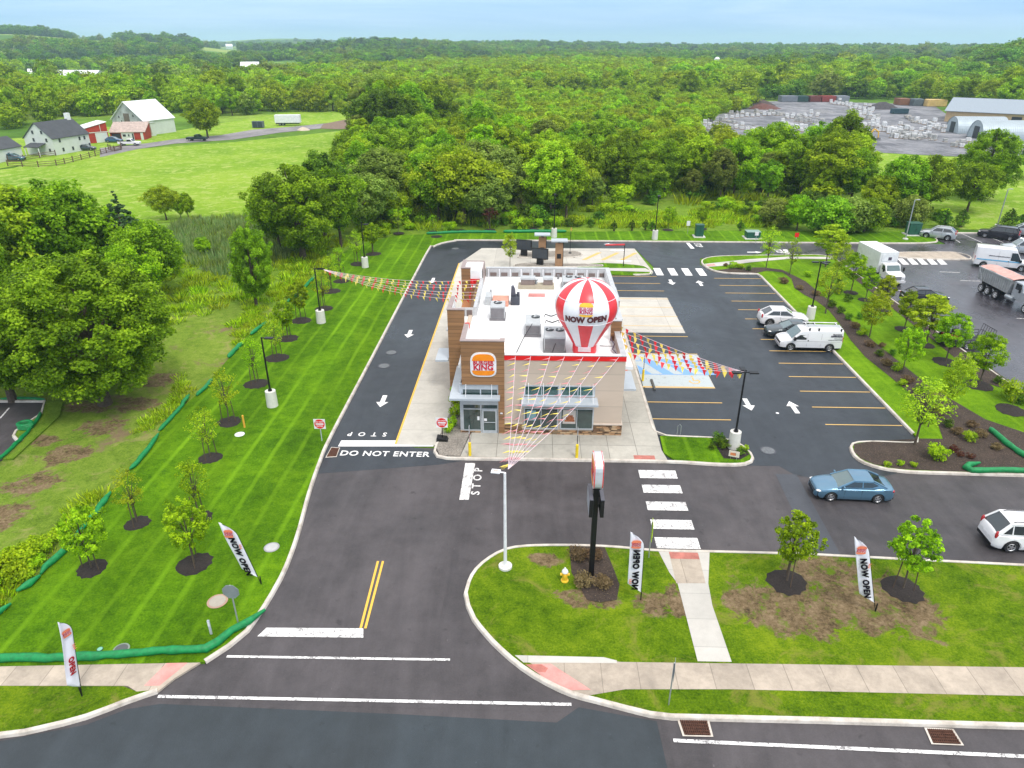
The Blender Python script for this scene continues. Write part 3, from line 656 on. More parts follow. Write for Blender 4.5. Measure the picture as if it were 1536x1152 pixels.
def crown_mesh(name, seed, shape, mat, H=10., Rd=4., ncl=90, per=70, leaf=.26, clr=.16, z0=.18, flat=.75, sparse=0., taper=1.):
    """leaf clumps spread through the crown volume; every clump is a ball of small leaf faces"""
    g = np.random.default_rng(seed)
    # lobes make the outline uneven
    nl = 7; la = g.uniform(0, 2*np.pi, nl); lz = g.uniform(.2, .95, nl); lr = g.uniform(.1, .34, nl)
    d = unit(g.normal(size=(ncl*3, 3))); d[:, 2] = d[:, 2]*.95+.05
    rad = g.uniform(.25, 1., ncl*3)**.42
    P = d*rad[:, None]
    t = (P[:, 2]+1)/2
    if shape == 'cone': w = np.clip(1.08-t, .03, 1)*1.25
    elif shape == 'tall': w = .72+.28*np.sin(np.pi*np.clip(t, 0, 1))
    elif shape == 'vase': w = .5+.62*t
    elif shape == 'spread': w = np.full_like(t, 1.)
    else: w = np.full_like(t, 1.)
    ang = np.arctan2(P[:, 1], P[:, 0]); lob = np.ones_like(t)*.8
    for a, z, r in zip(la, lz, lr):
        da = np.angle(np.exp(1j*(ang-a))); lob += r*1.3*np.exp(-(da/.55)**2-((t-z)/.25)**2)
    C = np.empty_like(P); hh = H*(1-z0)
    C[:, 0] = P[:, 0]*w*Rd*lob; C[:, 1] = P[:, 1]*w*Rd*lob; C[:, 2] = H*z0+hh*.5+P[:, 2]*hh*.5*(.86+.14*lob)
    # blue-noise selection of clump centres
    cr = clr*Rd*2; sel = []
    for i in range(len(C)):
        if len(sel) >= ncl: break
        if not sel or np.min(np.linalg.norm(C[sel]-C[i], axis=1)) > cr*.62: sel.append(i)
    C = C[sel]; n = len(C)
    cs = cr*g.uniform(.65, 1.25, n)
    if shape == 'cone': cs *= np.clip(1.25-(C[:, 2]/H), .3, 1)
    N = n*per; k = np.repeat(np.arange(n), per)
    ld = unit(g.normal(size=(N, 3))); up = g.uniform(size=N) < .3; ld[up, 2] = np.abs(ld[up, 2])
    rr = g.uniform(.2, 1.15, N)**.55
    ctr = np.array([0, 0, H*(z0+.4*(1-z0))]); out = unit(C-ctr)[k]
    L = C[k]+ld*(cs[k]*rr)[:, None]*np.array([1, 1, flat])
    nr = unit(ld*.6+out*.3+np.array([0, 0, .45])+g.normal(size=(N, 3))*.55)
    ta = unit(np.cross(nr, g.normal(size=(N, 3)))); tb = np.cross(nr, ta)
    s = leaf*g.uniform(.6, 1.3, N)[:, None]
    droop = nr*s*.18
    V = np.stack([L-ta*s*.62, L+tb*s*.42-droop*0, L+ta*s*.62-droop, L-tb*s*.42], 1).reshape(-1, 3)
    crnd = g.uniform(size=n)[k]*.6+g.uniform(size=N)*.4
    me = npmesh(name, V, N, [mat], crnd)
    return me, C
def trunk_mesh(name, seed, H, r, C, mat=None, nl=9, low=.12, lean=0.):
    g = random.Random(seed); b = MB(); top = Vector((lean*H*.2, 0, H*.8))
    pts = [Vector((0, 0, -.1)), Vector((0, 0, H*.12)), Vector((g.uniform(-.02, .02)*H, g.uniform(-.02, .02)*H, H*.4)), top]
    b.tube(pts, [r*1.35, r, r*.7, r*.15], 8)
    idx = list(range(len(C))); g.shuffle(idx)
    for i in idx[:nl]:
        c = Vector(C[i]); zz = max(H*low, min(c.z*.55, H*.5)); a = Vector((0, 0, zz)); m_ = a.lerp(c, .5)+Vector((0, 0, .04*H))
        b.tube([a, m_, c], [r*.42, r*.26, r*.07], 5)
    o = b.build(name, mat or bark, smooth=True); me = o.data; bpy.data.objects.remove(o); return me
TREES = {}
def tproto(key, seed, shape, tone, **kw):
    tr = kw.pop('r', .22); nl = kw.pop('nl', 9); low = kw.pop('low', .12); per = kw.get('per', 70)
    me, C = crown_mesh('crown_'+key, seed, shape, LM[tone], **kw)
    H = kw.get('H', 10.); TREES[key] = (me, trunk_mesh('trunk_'+key, seed, H, tr, C, nl=nl, low=low), H)
tones = ('bright', 'mid', 'deep', 'yellow', 'olive')
for i, tn in enumerate(tones):
    tproto('round_'+tn, 20+i, 'round', tn, H=10, Rd=4.3, ncl=170, per=105, leaf=.26, clr=.092, flat=.85)
    tproto('tall_'+tn, 40+i, 'tall', tn, H=12, Rd=3.6, ncl=180, per=100, leaf=.27, clr=.098, flat=.95)
tproto('vase_mid', 61, 'vase', 'mid', H=12, Rd=4.2, ncl=150, per=90, leaf=.27, clr=.088, flat=1.)
tproto('vase_bright', 62, 'vase', 'bright', H=12, Rd=4.2, ncl=150, per=90, leaf=.27, clr=.088, flat=1.)
tproto('hero_mid', 70, 'spread', 'mid', H=13.5, Rd=6.6, ncl=430, per=165, leaf=.2, clr=.055, z0=.05, r=.4, nl=28, flat=.85)
tproto('hero_bright', 71, 'round', 'mid', H=12, Rd=5.2, ncl=330, per=140, leaf=.21, clr=.062, z0=.08, r=.34, nl=20, flat=.9)
tproto('bare', 63, 'vase', 'olive', H=11.5, Rd=3.4, ncl=90, per=13, leaf=.24, clr=.1, r=.24, nl=60)
tproto('spruce', 80, 'cone', 'spruce', H=11, Rd=2.5, ncl=190, per=70, leaf=.2, clr=.10, z0=.04, flat=.5)
tproto('cone_bright', 81, 'cone', 'bright', H=6, Rd=2.0, ncl=50, per=70, leaf=.3, clr=.14, z0=.06)
tproto('cone_deep', 82, 'cone', 'deep', H=3, Rd=1.1, ncl=40, per=55, leaf=.14, clr=.16, z0=.03)
for k in range(3):
    tproto('sapling_%d' % k, 90+k, 'tall', ('yellow', 'bright', 'yellow')[k], H=4.6, Rd=1.15, ncl=66, per=20, leaf=.1, clr=.12, z0=.28, r=.045, nl=24, low=.28)
tproto('maple_0', 95, 'tall', 'bright', H=4.4, Rd=1.12, ncl=120, per=46, leaf=.11, clr=.078, z0=.27, r=.05, nl=18, low=.28, flat=1.)
tproto('maple_1', 96, 'round', 'bright', H=4.6, Rd=1.35, ncl=130, per=46, leaf=.11, clr=.07, z0=.25, r=.05, nl=18, low=.28, flat=1.)
tproto('layered_0', 97, 'round', 'bright', H=5.6, Rd=2.15, ncl=110, per=80, leaf=.14, clr=.105, z0=.26, r=.09, nl=14, low=.2, flat=.4)
tproto('layered_1', 98, 'tall', 'yellow', H=5.4, Rd=1.8, ncl=95, per=80, leaf=.14, clr=.11, z0=.26, r=.08, nl=14, low=.2, flat=.4)
tproto('open_0', 99, 'tall', 'yellow', H=6., Rd=1.7, ncl=120, per=42, leaf=.125, clr=.1, z0=.18, r=.06, nl=16, low=.2)
tproto('shrub_deep', 101, 'round', 'deep', H=1.0, Rd=.62, ncl=26, per=40, leaf=.1, clr=.2, z0=.02, r=.03, nl=5)
tproto('shrub_bright', 102, 'round', 'bright', H=1.2, Rd=.75, ncl=26, per=40, leaf=.13, clr=.2, z0=.02, r=.03, nl=5)
tproto('shrub_straw', 103, 'round', 'straw', H=.8, Rd=.65, ncl=30, per=40, leaf=.1, clr=.2, z0=.0, r=.02, nl=5)
tproto('shrub_red', 104, 'round', 'red', H=.6, Rd=.5, ncl=20, per=36, leaf=.09, clr=.2, z0=.0, r=.02, nl=4)
tproto('bush_olive', 105, 'round', 'olive', H=4.2, Rd=2.6, ncl=60, per=80, leaf=.24, clr=.14, z0=.02, r=.1, nl=6)
tproto('bush_mid', 106, 'round', 'mid', H=4.2, Rd=2.6, ncl=60, per=80, leaf=.24, clr=.14, z0=.02, r=.1, nl=6)
tproto('redbud', 107, 'round', 'red', H=3.6, Rd=1.1, ncl=30, per=26, leaf=.14, clr=.15, z0=.42, r=.05, nl=10)
# low detail crowns for the far woods
LOD = []
for i, tn in enumerate(('bright', 'mid', 'deep', 'olive', 'yellow', 'spruce')):
    me, C = crown_mesh('far_crown', 200+i, ('round', 'tall')[i % 2], LM[tn], H=10, Rd=4.4, ncl=60, per=34, leaf=.62, clr=.15, z0=.03); LOD.append(me)
def tree(key, x, y, h, label, cat='tree', name=None, group=None, rz=None, z=None, w=1., rng=random):
    me, tm, H = TREES[key]; s = h/H
    z = (terr(x, y) if z is None else z)
    t = thing(name or {'spruce': 'spruce_tree', 'cone_deep': 'evergreen_shrub'}.get(key, 'shrub' if key[:4] in ('shru', 'bush') else 'broadleaf_tree'), label, cat, (x, y, z), rng.uniform(0, 6.28) if rz is None else rz, group)
    t.scale = (s*w, s*w, s)
    for nm, m in (('crown', me), ('trunk', tm)):
        o = bpy.data.objects.new(nm, m); COL.objects.link(o); o.parent = t
    return t
def sapling(key, u, v, h, label, ring=.95, stakes=2, group='young trees on the left lawn', cat='young tree', z=.12, w=1., xy=None):
    x, y = xy or G(u, v, z)
    t = tree(key, x, y, h, label, cat, 'young_tree', group, z=z, w=w)
    s = h/TREES[key][2]
    b = MB()
    n = 22; rr = [ring*(1+.07*math.sin(3*k+u)+.05*math.sin(7*k)) for k in range(n)]
    b.X = Matrix.Diagonal((1/(s*w), 1/(s*w), 1/s, 1))
    b.add([(r*math.cos(6.2832*k/n), r*math.sin(6.2832*k/n), .015) for k, r in enumerate(rr)]+[(.6*r*math.cos(6.2832*k/n), .6*r*math.sin(6.2832*k/n), .09) for k, r in enumerate(rr)]+[(0, 0, .11)],
          [(k, (k+1) % n, n+(k+1) % n, n+k) for k in range(n)]+[(n+k, n+(k+1) % n, 2*n) for k in range(n)])
    if ring: b.build('mulch_ring', mulch_dark, t, smooth=True)
    for k in range(stakes):
        a = 1.1+k*math.pi*2/max(stakes, 1)*.9; b = MB(); b.X = Matrix.Diagonal((1/(s*w), 1/(s*w), 1/s, 1))
        b.tube([(.62*math.cos(a)*.8, .62*math.sin(a)*.8, -.05), (.5*math.cos(a)*.8, .5*math.sin(a)*.8, 1.75)], .03, 5)
        b.build('stake', stake_m, t)
    return t
# ---- young trees of the left lawn, front to back
SL = [(138, 853, 3.9, 'maple_1', 'dense young maple on the left lawn, nearest the front left corner by the green sock', .75), (206, 785, 3.7, 'sapling_0', 'thin young tree on the left lawn just behind the dense maple', .7),
 (292, 846, 4.0, 'maple_1', 'dense young maple with the largest mulch ring on the left lawn', .9), (300, 777, 4.0, 'sapling_1', 'young tree rising right behind the dense maple with the large mulch ring', .7),
 (316, 687, 3.9, 'sapling_2', 'thin young tree on the left lawn in front of the yellow marker post', .75), (344, 633, 4.3, 'sapling_0', 'thin young tree beside the yellow marker post', .85),
 (384, 576, 4.1, 'sapling_1', 'young tree just behind the nearest black lamp post on the left lawn', .95), (416, 537, 4.0, 'sapling_2', 'young tree between the two nearest black lamp posts, nearer of two', 1.), (432, 508, 3.9, 'maple_0', 'young tree between the two nearest black lamp posts, farther of two', .95),
 (452, 481, 4.1, 'maple_0', 'young tree left of the lamp post that holds the pennants', 1.), (486, 466-3, 4.2, 'sapling_0', 'young tree standing beside the lamp post that holds the pennants', .9), (497, 437, 4.3, 'sapling_2', 'young tree right behind the lamp post that holds the pennants', 1.),
 (512, 422, 4.1, 'sapling_1', 'young tree under the start of the pennant strings', .9), (537, 396, 4.3, 'sapling_0', 'young tree beside the third black lamp post on the left', 1.), (560, 381, 4.2, 'maple_0', 'young tree just behind the third black lamp post on the left', 1.)]
for u, v, h, k, lb, rg in SL: sapling(k, u, v, h, lb, rg)
# ---- rear lawn edge, small trees
RL = [(650, 348, 2.6, 'sapling_1'), (655, 356-1, 2.2, 'sapling_2'), (598, 350, 3.2, 'sapling_0'), (735, 345, 3.6, 'redbud'), (1002, 345, 3.6, 'maple_1'), (1052, 343, 3.4, 'maple_0'), (800, 344, 3.4, 'sapling_1'), (692, 346, 3.0, 'sapling_2')]
RLL = ['small young tree on the rear lawn edge, right of the third lamp post', 'smallest young tree on the rear lawn bend', 'young tree at the rear left end of the lawn', 'dark red leaved young tree on the rear lawn edge', 'bright young tree on the rear lawn beside the farthest lamp post', 'bright young tree beside the green utility cabinet', 'young tree on the rear lawn left of the order canopies', 'young tree on the rear lawn left of the dark red one']
for (u, v, h, k), lb in zip(RL, RLL): sapling(k, u, v, h, lb, .8, 0, 'young trees on the rear lawn')
for k, (u, v) in enumerate([(921, 347), (948, 346), (968, 345), (998-20, 347), (1110, 347)]):
    x, y = G(u, v); tree('cone_deep', x, y, 1.7, ('small dark evergreen on the rear lawn, nearest the order canopies', 'small dark evergreen on the rear lawn, second from the order canopies', 'small dark evergreen left of the farthest lamp post', 'small dark evergreen at the foot of the farthest lamp post', 'small dark evergreen between the two green cabinets')[k], 'evergreen', group='small evergreens on the rear lawn', z=.1)
sapling('open_0', 765, 399, 4.3, 'bright young tree behind the restaurant beside the menu boards', 0, 0, 'trees by the menu boards', z=.1, w=.8)
# ---- front island
sapling('maple_0', 1180, 873, 4.35, 'young maple on the front lawn left of the flag, with two stakes', .98, 2, 'staked maples on the front lawn', w=.95)
sapling('maple_0', 1354, 884, 4.3, 'young maple on the front lawn right of the flag, with two stakes', .98, 2, 'staked maples on the front lawn', w=1.).rotation_euler.z = 2.
# ---- strip between the lots
ST = [(1149, 402, 5.2, 'sapling_0', 0, 'slender young tree in the mulch beside the curved path', 1.1), (1184, 413, 4.4, 'sapling_1', 0, 'slender young tree behind the mulch bend, left of the tall yellow-green ones', 1.),
 (1238, 400, 5.6, 'layered_1', 0, 'tall yellow-green tree behind the lamp post of the right lot kerb', 1.), (1238, 470, 5.2, 'sapling_2', 0, 'tall thin tree just right of the lamp post on the right kerb', 1.2), (1254, 418, 4.8, 'open_0', 0, 'yellow-green tree behind the lamp post, closest to the box truck', 1.),
 (1276, 439, 4.6, 'layered_0', .8, 'darker round tree nearest the box truck', .75), (1298, 450, 3.7, 'layered_0', .75, 'bright tree right in front of the box truck cab', .62), (1325, 465, 3.9, 'layered_1', .75, 'bright yellow-green tree standing just below the box truck', .8),
 (1304, 505, 4.6, 'open_0', 0, 'open airy tree between the white cargo van and the tree row', 1.05), (1356, 494, 3.9, 'layered_0', .85, 'layered tree in front of the dark car in the right lot', .75), (1388, 518, 5.0, 'layered_1', .8, 'tallest layered yellow-green tree in the row by the right lot', 1.15),
 (1418, 543, 4.6, 'layered_0', 1.05, 'layered tree just left of the utility trailer', .82), (1468, 578, 4.6, 'layered_0', 1.05, 'layered tree just below the utility trailer', .8), (1353, 560, 4.3, 'maple_1', 0, 'round tree in the mulch band left of the layered row', .9),
 (1422, 620, 5.0, 'open_0', 0, 'sparse tree with a visible trunk above the shrub bed', .8), (1372, 667, 5.0, 'sapling_0', 0, 'yellow-green tree over the kerb at the near end of the right stall row', 1.5), (1392, 640, 3.2, 'sapling_2', 0, 'small yellow-green tree behind the one at the end of the stall row', 1.1),
 (1516, 615, 1.5, 'sapling_1', 1.05, 'tiny leafless-looking sapling in the right lawn with a wide mulch ring', .5)]
for u, v, h, k, rg, lb, w in ST: sapling(k, u, v, h, lb, rg, 0, 'trees of the strip between the lots', z=.13, w=w)
# ---- shrubs
SH = [(1272, 452, 'shrub_deep', .9), (1257, 441, 'shrub_deep', .8), (1247, 461, 'shrub_deep', .9), (1261, 470, 'shrub_deep', .8), (1272, 480, 'shrub_deep', .75), (1225, 443, 'shrub_straw', .9), (1258, 425, 'shrub_deep', .7),
 (1454, 661, 'shrub_bright', .75), (1435, 650, 'shrub_straw', .8), (1470, 655, 'shrub_straw', .8), (1456, 640, 'shrub_straw', .75), (1493, 673, 'shrub_straw', .7), (1430, 676, 'shrub_red', .6), (1440, 684, 'shrub_red', .5), (1456, 687, 'shrub_red', .5), (1405, 688, 'shrub_bright', 1.2), (1520, 600, 'shrub_bright', 1.7),
 (1076, 664, 'shrub_deep', .85), (1084, 672, 'shrub_deep', .8), (1110, 682, 'shrub_deep', .55), (1068, 674, 'shrub_deep', .5), (1116, 676, 'shrub_bright', .5),
 (1098, 402, 'shrub_bright', .9), (1110, 403, 'shrub_bright', .8), (1122, 406, 'shrub_deep', .7), (1088, 399, 'shrub_straw', .6), (1176, 425, 'shrub_straw', 1.1), (1200, 434, 'shrub_straw', .8), (1338, 532, 'shrub_deep', .6), (1322, 520, 'shrub_straw', .6), (1375, 500, 'shrub_deep', .9), (1409, 515, 'shrub_deep', .8), (1497, 575, 'shrub_deep', .7), (1530, 606, 'shrub_deep', .8),
 (868, 838, 'shrub_straw', .95), (893, 836, 'shrub_straw', .9), (873, 878, 'shrub_straw', .95), (906, 879, 'shrub_straw', .95),
 (1212, 415, 'shrub_bright', .8), (1230, 428, 'shrub_bright', .8),
 (1283, 492, 'shrub_straw', .9), (1292, 503, 'shrub_bright', .8), (1306, 520, 'shrub_straw', .9), (1318, 534, 'shrub_deep', .7), (1331, 548, 'shrub_straw', .9), (1345, 556, 'shrub_bright', .8), (1362, 574, 'shrub_straw', .9), (1376, 590, 'shrub_deep', .7), (1392, 604, 'shrub_bright', .7), (1404, 622, 'shrub_straw', .9), (1420, 640, 'shrub_deep', .7), (1290, 478, 'shrub_deep', .7), (1352, 578, 'shrub_bright', .6), (1330, 700, 'shrub_bright', .4), (1350, 698, 'shrub_bright', .4), (1370, 700, 'shrub_bright', .4)]
tn = {'shrub_deep': 'dark green rounded shrub', 'shrub_straw': 'tan dormant grass clump', 'shrub_bright': 'bright leafy shrub', 'shrub_red': 'low dark red shrub'}
ORD = ['nearest', 'second nearest', 'third nearest', 'fourth nearest', 'fifth nearest', 'sixth nearest', 'seventh nearest', 'eighth nearest', 'ninth nearest', 'tenth nearest', 'eleventh nearest', 'twelfth nearest', 'thirteenth nearest', 'fourteenth nearest', 'fifteenth nearest', 'farthest']
def zone_of(u, v):
    if u < 1000: return 'in the mulch bed of the tall pole sign'
    if v > 635 and u < 1130: return 'in the small bed by the front walk end'
    if v < 410 and u < 1160: return 'in the mulch tip by the curved path'
    if v > 590 and u > 1380: return 'in the mulch bed by the cross drive'
    return 'in the mulch band between the two lots'
cnt = {}
for (u, v, k, h) in sorted(SH, key=lambda q: -q[1]):
    z = zone_of(u, v); q = cnt.get((z, k), 0); cnt[(z, k)] = q+1
    x, y = G(u, v, .13); t = tree(k, x, y, h*(.62 if k in ('shrub_straw', 'shrub_red') else .9), '%s %s, %s' % (tn[k], z, ORD[min(q, 15)]), 'shrub', group='shrubs '+z, z=.13)
# shrubs at the entrance wall
for k, (u, v, h) in enumerate([(688, 596, .9), (686, 610, .9), (684, 624, .8), (677, 640, .7), (673, 648, .6)]):
    x, y = G(u, v, .13); tree('shrub_bright', x, y, h*1.2, 'bright green leafy plant in the gravel bed, %s one from the building door' % ('farthest', 'second farthest', 'middle', 'fourth', 'nearest')[k], 'shrub', group='plants in the gravel bed', z=.13, w=.8)
# ---- big trees on the left side and singles, placed by trunk foot
BT = [(158, 606, 11.9, 'hero_mid', 1.16, 'largest spreading tree at the left, over the small parking lot corner'), (20, 602, 10.5, 'hero_bright', .95, 'broad tree at the left edge beside the neighbouring parking lot'), (-40, 560, 13, 'hero_mid', .9, 'tall tree cut by the left edge of the photo'),
 (25, 448, 12.5, 'round_yellow', 1.15, 'bright tall tree at the left edge behind the big spreading tree'), (112, 436, 12., 'round_mid', 1.05, 'dark green dense tree behind the big spreading tree'), (168, 415, 8.6, 'round_bright', 1.1, 'lighter tree right beside the dark dense one at left'),
 (202, 424, 10.8, 'spruce', 1.1, 'grey-green pointed spruce among the left trees'), (238, 445, 8.3, 'round_mid', 1.0, 'green tree right of the spruce'), (262, 412, 2.9, 'round_bright', 1., 'small bright bush tree at the reed bed'), (306, 385, 2.6, 'round_bright', 1., 'small bush standing within the reeds'),
 (250, 330, 5.4, 'round_yellow', 1., 'pale yellow-green tree at the near edge of the meadow'), (283, 328, 4.2, 'tall_bright', .9, 'small thin tree next to the pale one at the meadow edge'), (272, 329, 3.8, 'tall_bright', .8, 'tiny thin tree between two at the meadow edge'),
 (385, 460, 8.6, 'hero_bright', .62, 'rounded dark bush tree standing alone in the rough grass'), (455, 388, 11.8, 'hero_bright', 1.05, 'large bright tree left of the third lamp post'), (512, 370, 10.5, 'vase_mid', 1.0, 'dark leaning tree at the left end of the main wood'), (420, 375, 9, 'round_mid', .95, 'mid green tree left of the large bright one'), (488, 355, 12, 'tall_deep', .9, 'tall dark tree rising behind the large bright one'),
 (-60, 480, 14, 'hero_bright', 1.1, 'tall tree at the left border of the wood'), (200, 470, 7, 'round_bright', 1.0, 'lower bright tree right behind the largest spreading tree'), (235, 395, 5, 'round_deep', 1., 'low dark tree at the reed bed corner'),
 (312, 207, 11, 'round_bright', 1.1, 'single rounded tree beside the barn driveway'), (1470, 300, 12, 'hero_bright', 1.0, 'large dark green tree at right near the tall light poles'), (1450, 318, 8, 'round_mid', 1.05, 'lower tree in front of the large one at right'),
 (1345, 325, 9.5, 'round_mid', 1.0, 'round tree above the row of the right lot'), (1385, 325, 9.5, 'round_mid', .95, 'darker round tree left of the large right tree'), (1310, 330, 6.8, 'round_bright', 1.05, 'bright lower tree beside the round one near the right lot'), (1360, 340, 4.6, 'bush_olive', 1., 'pale flowering bush behind the right lamp post'),
 (1240, 352, 5.4, 'bush_mid', 1.1, 'dark bush tree on the rear lawn above the path'), (1272, 350, 5, 'bush_olive', 1., 'olive bush tree behind the rear kerb'), (1296, 348, 4.8, 'bush_mid', 1., 'bush tree behind the rear kerb right of the olive one'), (1195, 345, 5.2, 'round_bright', 1., 'bright tree on the rear lawn beside the green cabinet'), (1160, 340, 4.2, 'bush_olive', 1., 'light bush behind the green transformer'),
 (1415, 342, 3.2, 'cone_deep', 1.1, 'small conical evergreen behind the silver parked car'), (1440, 340, 3., 'cone_deep', 1.1, 'small conical evergreen right of the other behind the silver car'), (1510, 345, 3.6, 'cone_deep', 1.1, 'small conical evergreen by the right tall light pole'), (1536, 345, 3.4, 'cone_deep', 1.2, 'small conical evergreen at the right edge'), (1552, 270, 9, 'round_deep', 1., 'dark tree at the right edge behind the light pole')]
NBIG = 0
placed = []
for u, v, h, k, w, lb in BT:
    x, y = G(u, v); tree(k, x, y, h, lb, 'tree' if 'bush' not in k and 'cone' not in k else 'shrub', w=w); placed.append((x, y, h*.32)); NBIG += 1
def gnoise(x, y, s):
    def h(i, j): 
        v = math.sin(i*127.1+j*311.7)*43758.5453; return v-math.floor(v)
    x /= s; y /= s; i, j = math.floor(x), math.floor(y); a, b = x-i, y-j; a = a*a*(3-2*a); b = b*b*(3-2*b)
    return (h(i, j)*(1-a)+h(i+1, j)*a)*(1-b)+(h(i, j+1)*(1-a)+h(i+1, j+1)*a)*b
# ---- woods: candidates on the real ground, kept if the foot lies inside a wood's outline
def inside(p, poly):
    x, y = p; c = False; j = len(poly)-1
    for i in range(len(poly)):
        if (poly[i][1] > y) != (poly[j][1] > y) and x < (poly[j][0]-poly[i][0])*(y-poly[i][1])/(poly[j][1]-poly[i][1])+poly[i][0]: c = not c
        j = i
    return c
WZ = [  # outline (photo), spacing, height range, tone weights, name, width
 ('front', GP([(492, 352), (560, 348), (600, 342), (700, 339), (800, 338), (880, 334), (905, 309), (1000, 304), (1130, 305), (1290, 318), (1280, 290), (1262, 268), (1180, 268), (1090, 266), (960, 262), (870, 252), (760, 244), (650, 232), (560, 225), (538, 235), (525, 262), (500, 300)]), 5.2, (7.2, 11.2), 'bmmmbbbyovynm'),
 ('tall', GP([(545, 240), (548, 205), (600, 198), (650, 202), (660, 222), (620, 235)]), 6.5, (13, 17), 'mdmbo'),
 ('scrub', GP([(650, 232), (760, 244), (870, 252), (960, 260), (1240, 264), (1200, 232), (1090, 218), (1030, 192), (1120, 165), (1130, 150), (1000, 142), (820, 146), (700, 152), (640, 172)]), 6.4, (3.4, 6.4), 'bycybyyb'),
 ('left_front', GP([(-160, 205), (30, 193), (120, 184), (165, 176), (260, 172), (330, 172), (330, 150), (200, 140), (-160, 150)]), 9, (8, 13), 'ybymyb'),
 ('mid', GP([(318, 178), (440, 168), (545, 170), (560, 190), (560, 150), (660, 152), (700, 148), (700, 118), (520, 112), (380, 118), (330, 150)]), 9, (7, 12), 'bymybob'),
 ('yard_back', GP([(1030, 150), (1130, 146), (1150, 150), (1285, 146), (1400, 153), (1430, 168), (1560, 180), (1700, 178), (1700, 120), (1400, 110), (1250, 118), (1100, 122), (1000, 130)]), 10.5, (8, 14), 'mbdymb'),
 ('yellow_wood', GP([(560, 112), (640, 105), (900, 100), (1040, 106), (1130, 120), (1100, 150), (1000, 140), (820, 144), (700, 150), (640, 150), (560, 140)]), 9.5, (8, 12), 'yybyyb'),
 ('right_dark', GP([(1440, 100), (1700, 96), (1700, 125), (1500, 122), (1450, 112)]), 12, (16, 22), 'dddm')]
rg = random.Random(11); cand = []
def add_zone(nm, poly, sp, hr, tn):
    xs = [p[0] for p in poly]; ys = [p[1] for p in poly]; x = min(xs); 
    j = 0
    while x < max(xs):
        y = min(ys)+(sp/2 if j % 2 else 0)
        while y < max(ys):
            q = (x+rg.uniform(-.42, .42)*sp, y+rg.uniform(-.42, .42)*sp)
            if inside(q, poly) and all((q[0]-a)**2+(q[1]-b)**2 > r*r for a, b, r in placed[:45]) and rg.random() > .06:
                u = PX(q[0], q[1])[0]
                if -60 < u < 1600: cand.append((q[0], q[1], rg.uniform(*hr)*(rg.uniform(.5, 1) if rg.random() < .35 else 1.22 if rg.random() < .1 else 1), (rg.choice(tn) if rg.random() < .5 else tn[int(gnoise(q[0]+31, q[1], 16 if nm in ('front', 'tall') else 38)*len(tn)*.999)]), nm))
            y += sp
        x += sp*.87; j += 1
for z in WZ: add_zone(*z)
# far country: belts and copses thinning with distance
FARB = [(120, 125, 34), (57, 124, 14), (160, 135, 16), (377, 110, 20), (345, 77, 16), (1462, 116, 14), (1073, 112, 9)]
clear = [GP([(40, 122), (160, 130), (300, 128), (300, 108), (160, 100), (30, 105)]), GP([(330, 104), (440, 106), (440, 92), (330, 90)])]
r = 215.
far = []
while r < 3600:
    sp = 9 if r < 700 else (11 if r < 1300 else 15 if r < 2200 else 20)
    a = -52.
    da = math.degrees(sp/r)
    while a < 52:
        th = R(a+rg.uniform(-.45, .45)*da); q = r+rg.uniform(-.45, .45)*sp; x, y = q*math.sin(th), q*math.cos(th)
        a += da
        u, v = PX(x, y, 0)
        if not -40 < u < 1580: continue
        if r < 1200 and any(inside((x, y), z[1]) for z in WZ): continue
        if v > 150: continue
        if inside((u, v), [(30, 124), (165, 131), (300, 124), (300, 110), (160, 106), (30, 110)]) and rg.random() < .85: continue
        if u < 560 and 78 < v < 150 and gnoise(x+50, y, 75) < .53: continue
        if any(abs(u-bu) < bw and bv-1 < v < bv+16 for bu, bv, bw in FARB): continue
        if 560 < u < 1150 and v > 100: continue
        if r > 450 and gnoise(x, y, 190) < (.07 if r > 1500 else .26 if r > 900 else .34): continue
        hh = (rg.uniform(7, 14) if r < 1300 else rg.uniform(9, 17))*(1.25 if rg.random() < .12 else 1)
        far.append((x, y, hh*(1. if r < 1300 else 1.15), ('ddsdsd' if gnoise(x+900, y, 260) > .4 else 'dmdmod') if r > 1000 else ('dmsdmd' if gnoise(x+900, y, 130) > .5 else 'bmymbd') if r > 560 else ('mdbobd' if gnoise(x+900, y, 120) > .5 else 'bmyyyb'), r))
    r += sp*.9
cand.sort(key=lambda c: math.hypot(c[0], c[1])/c[2])
NIND = 300-NBIG
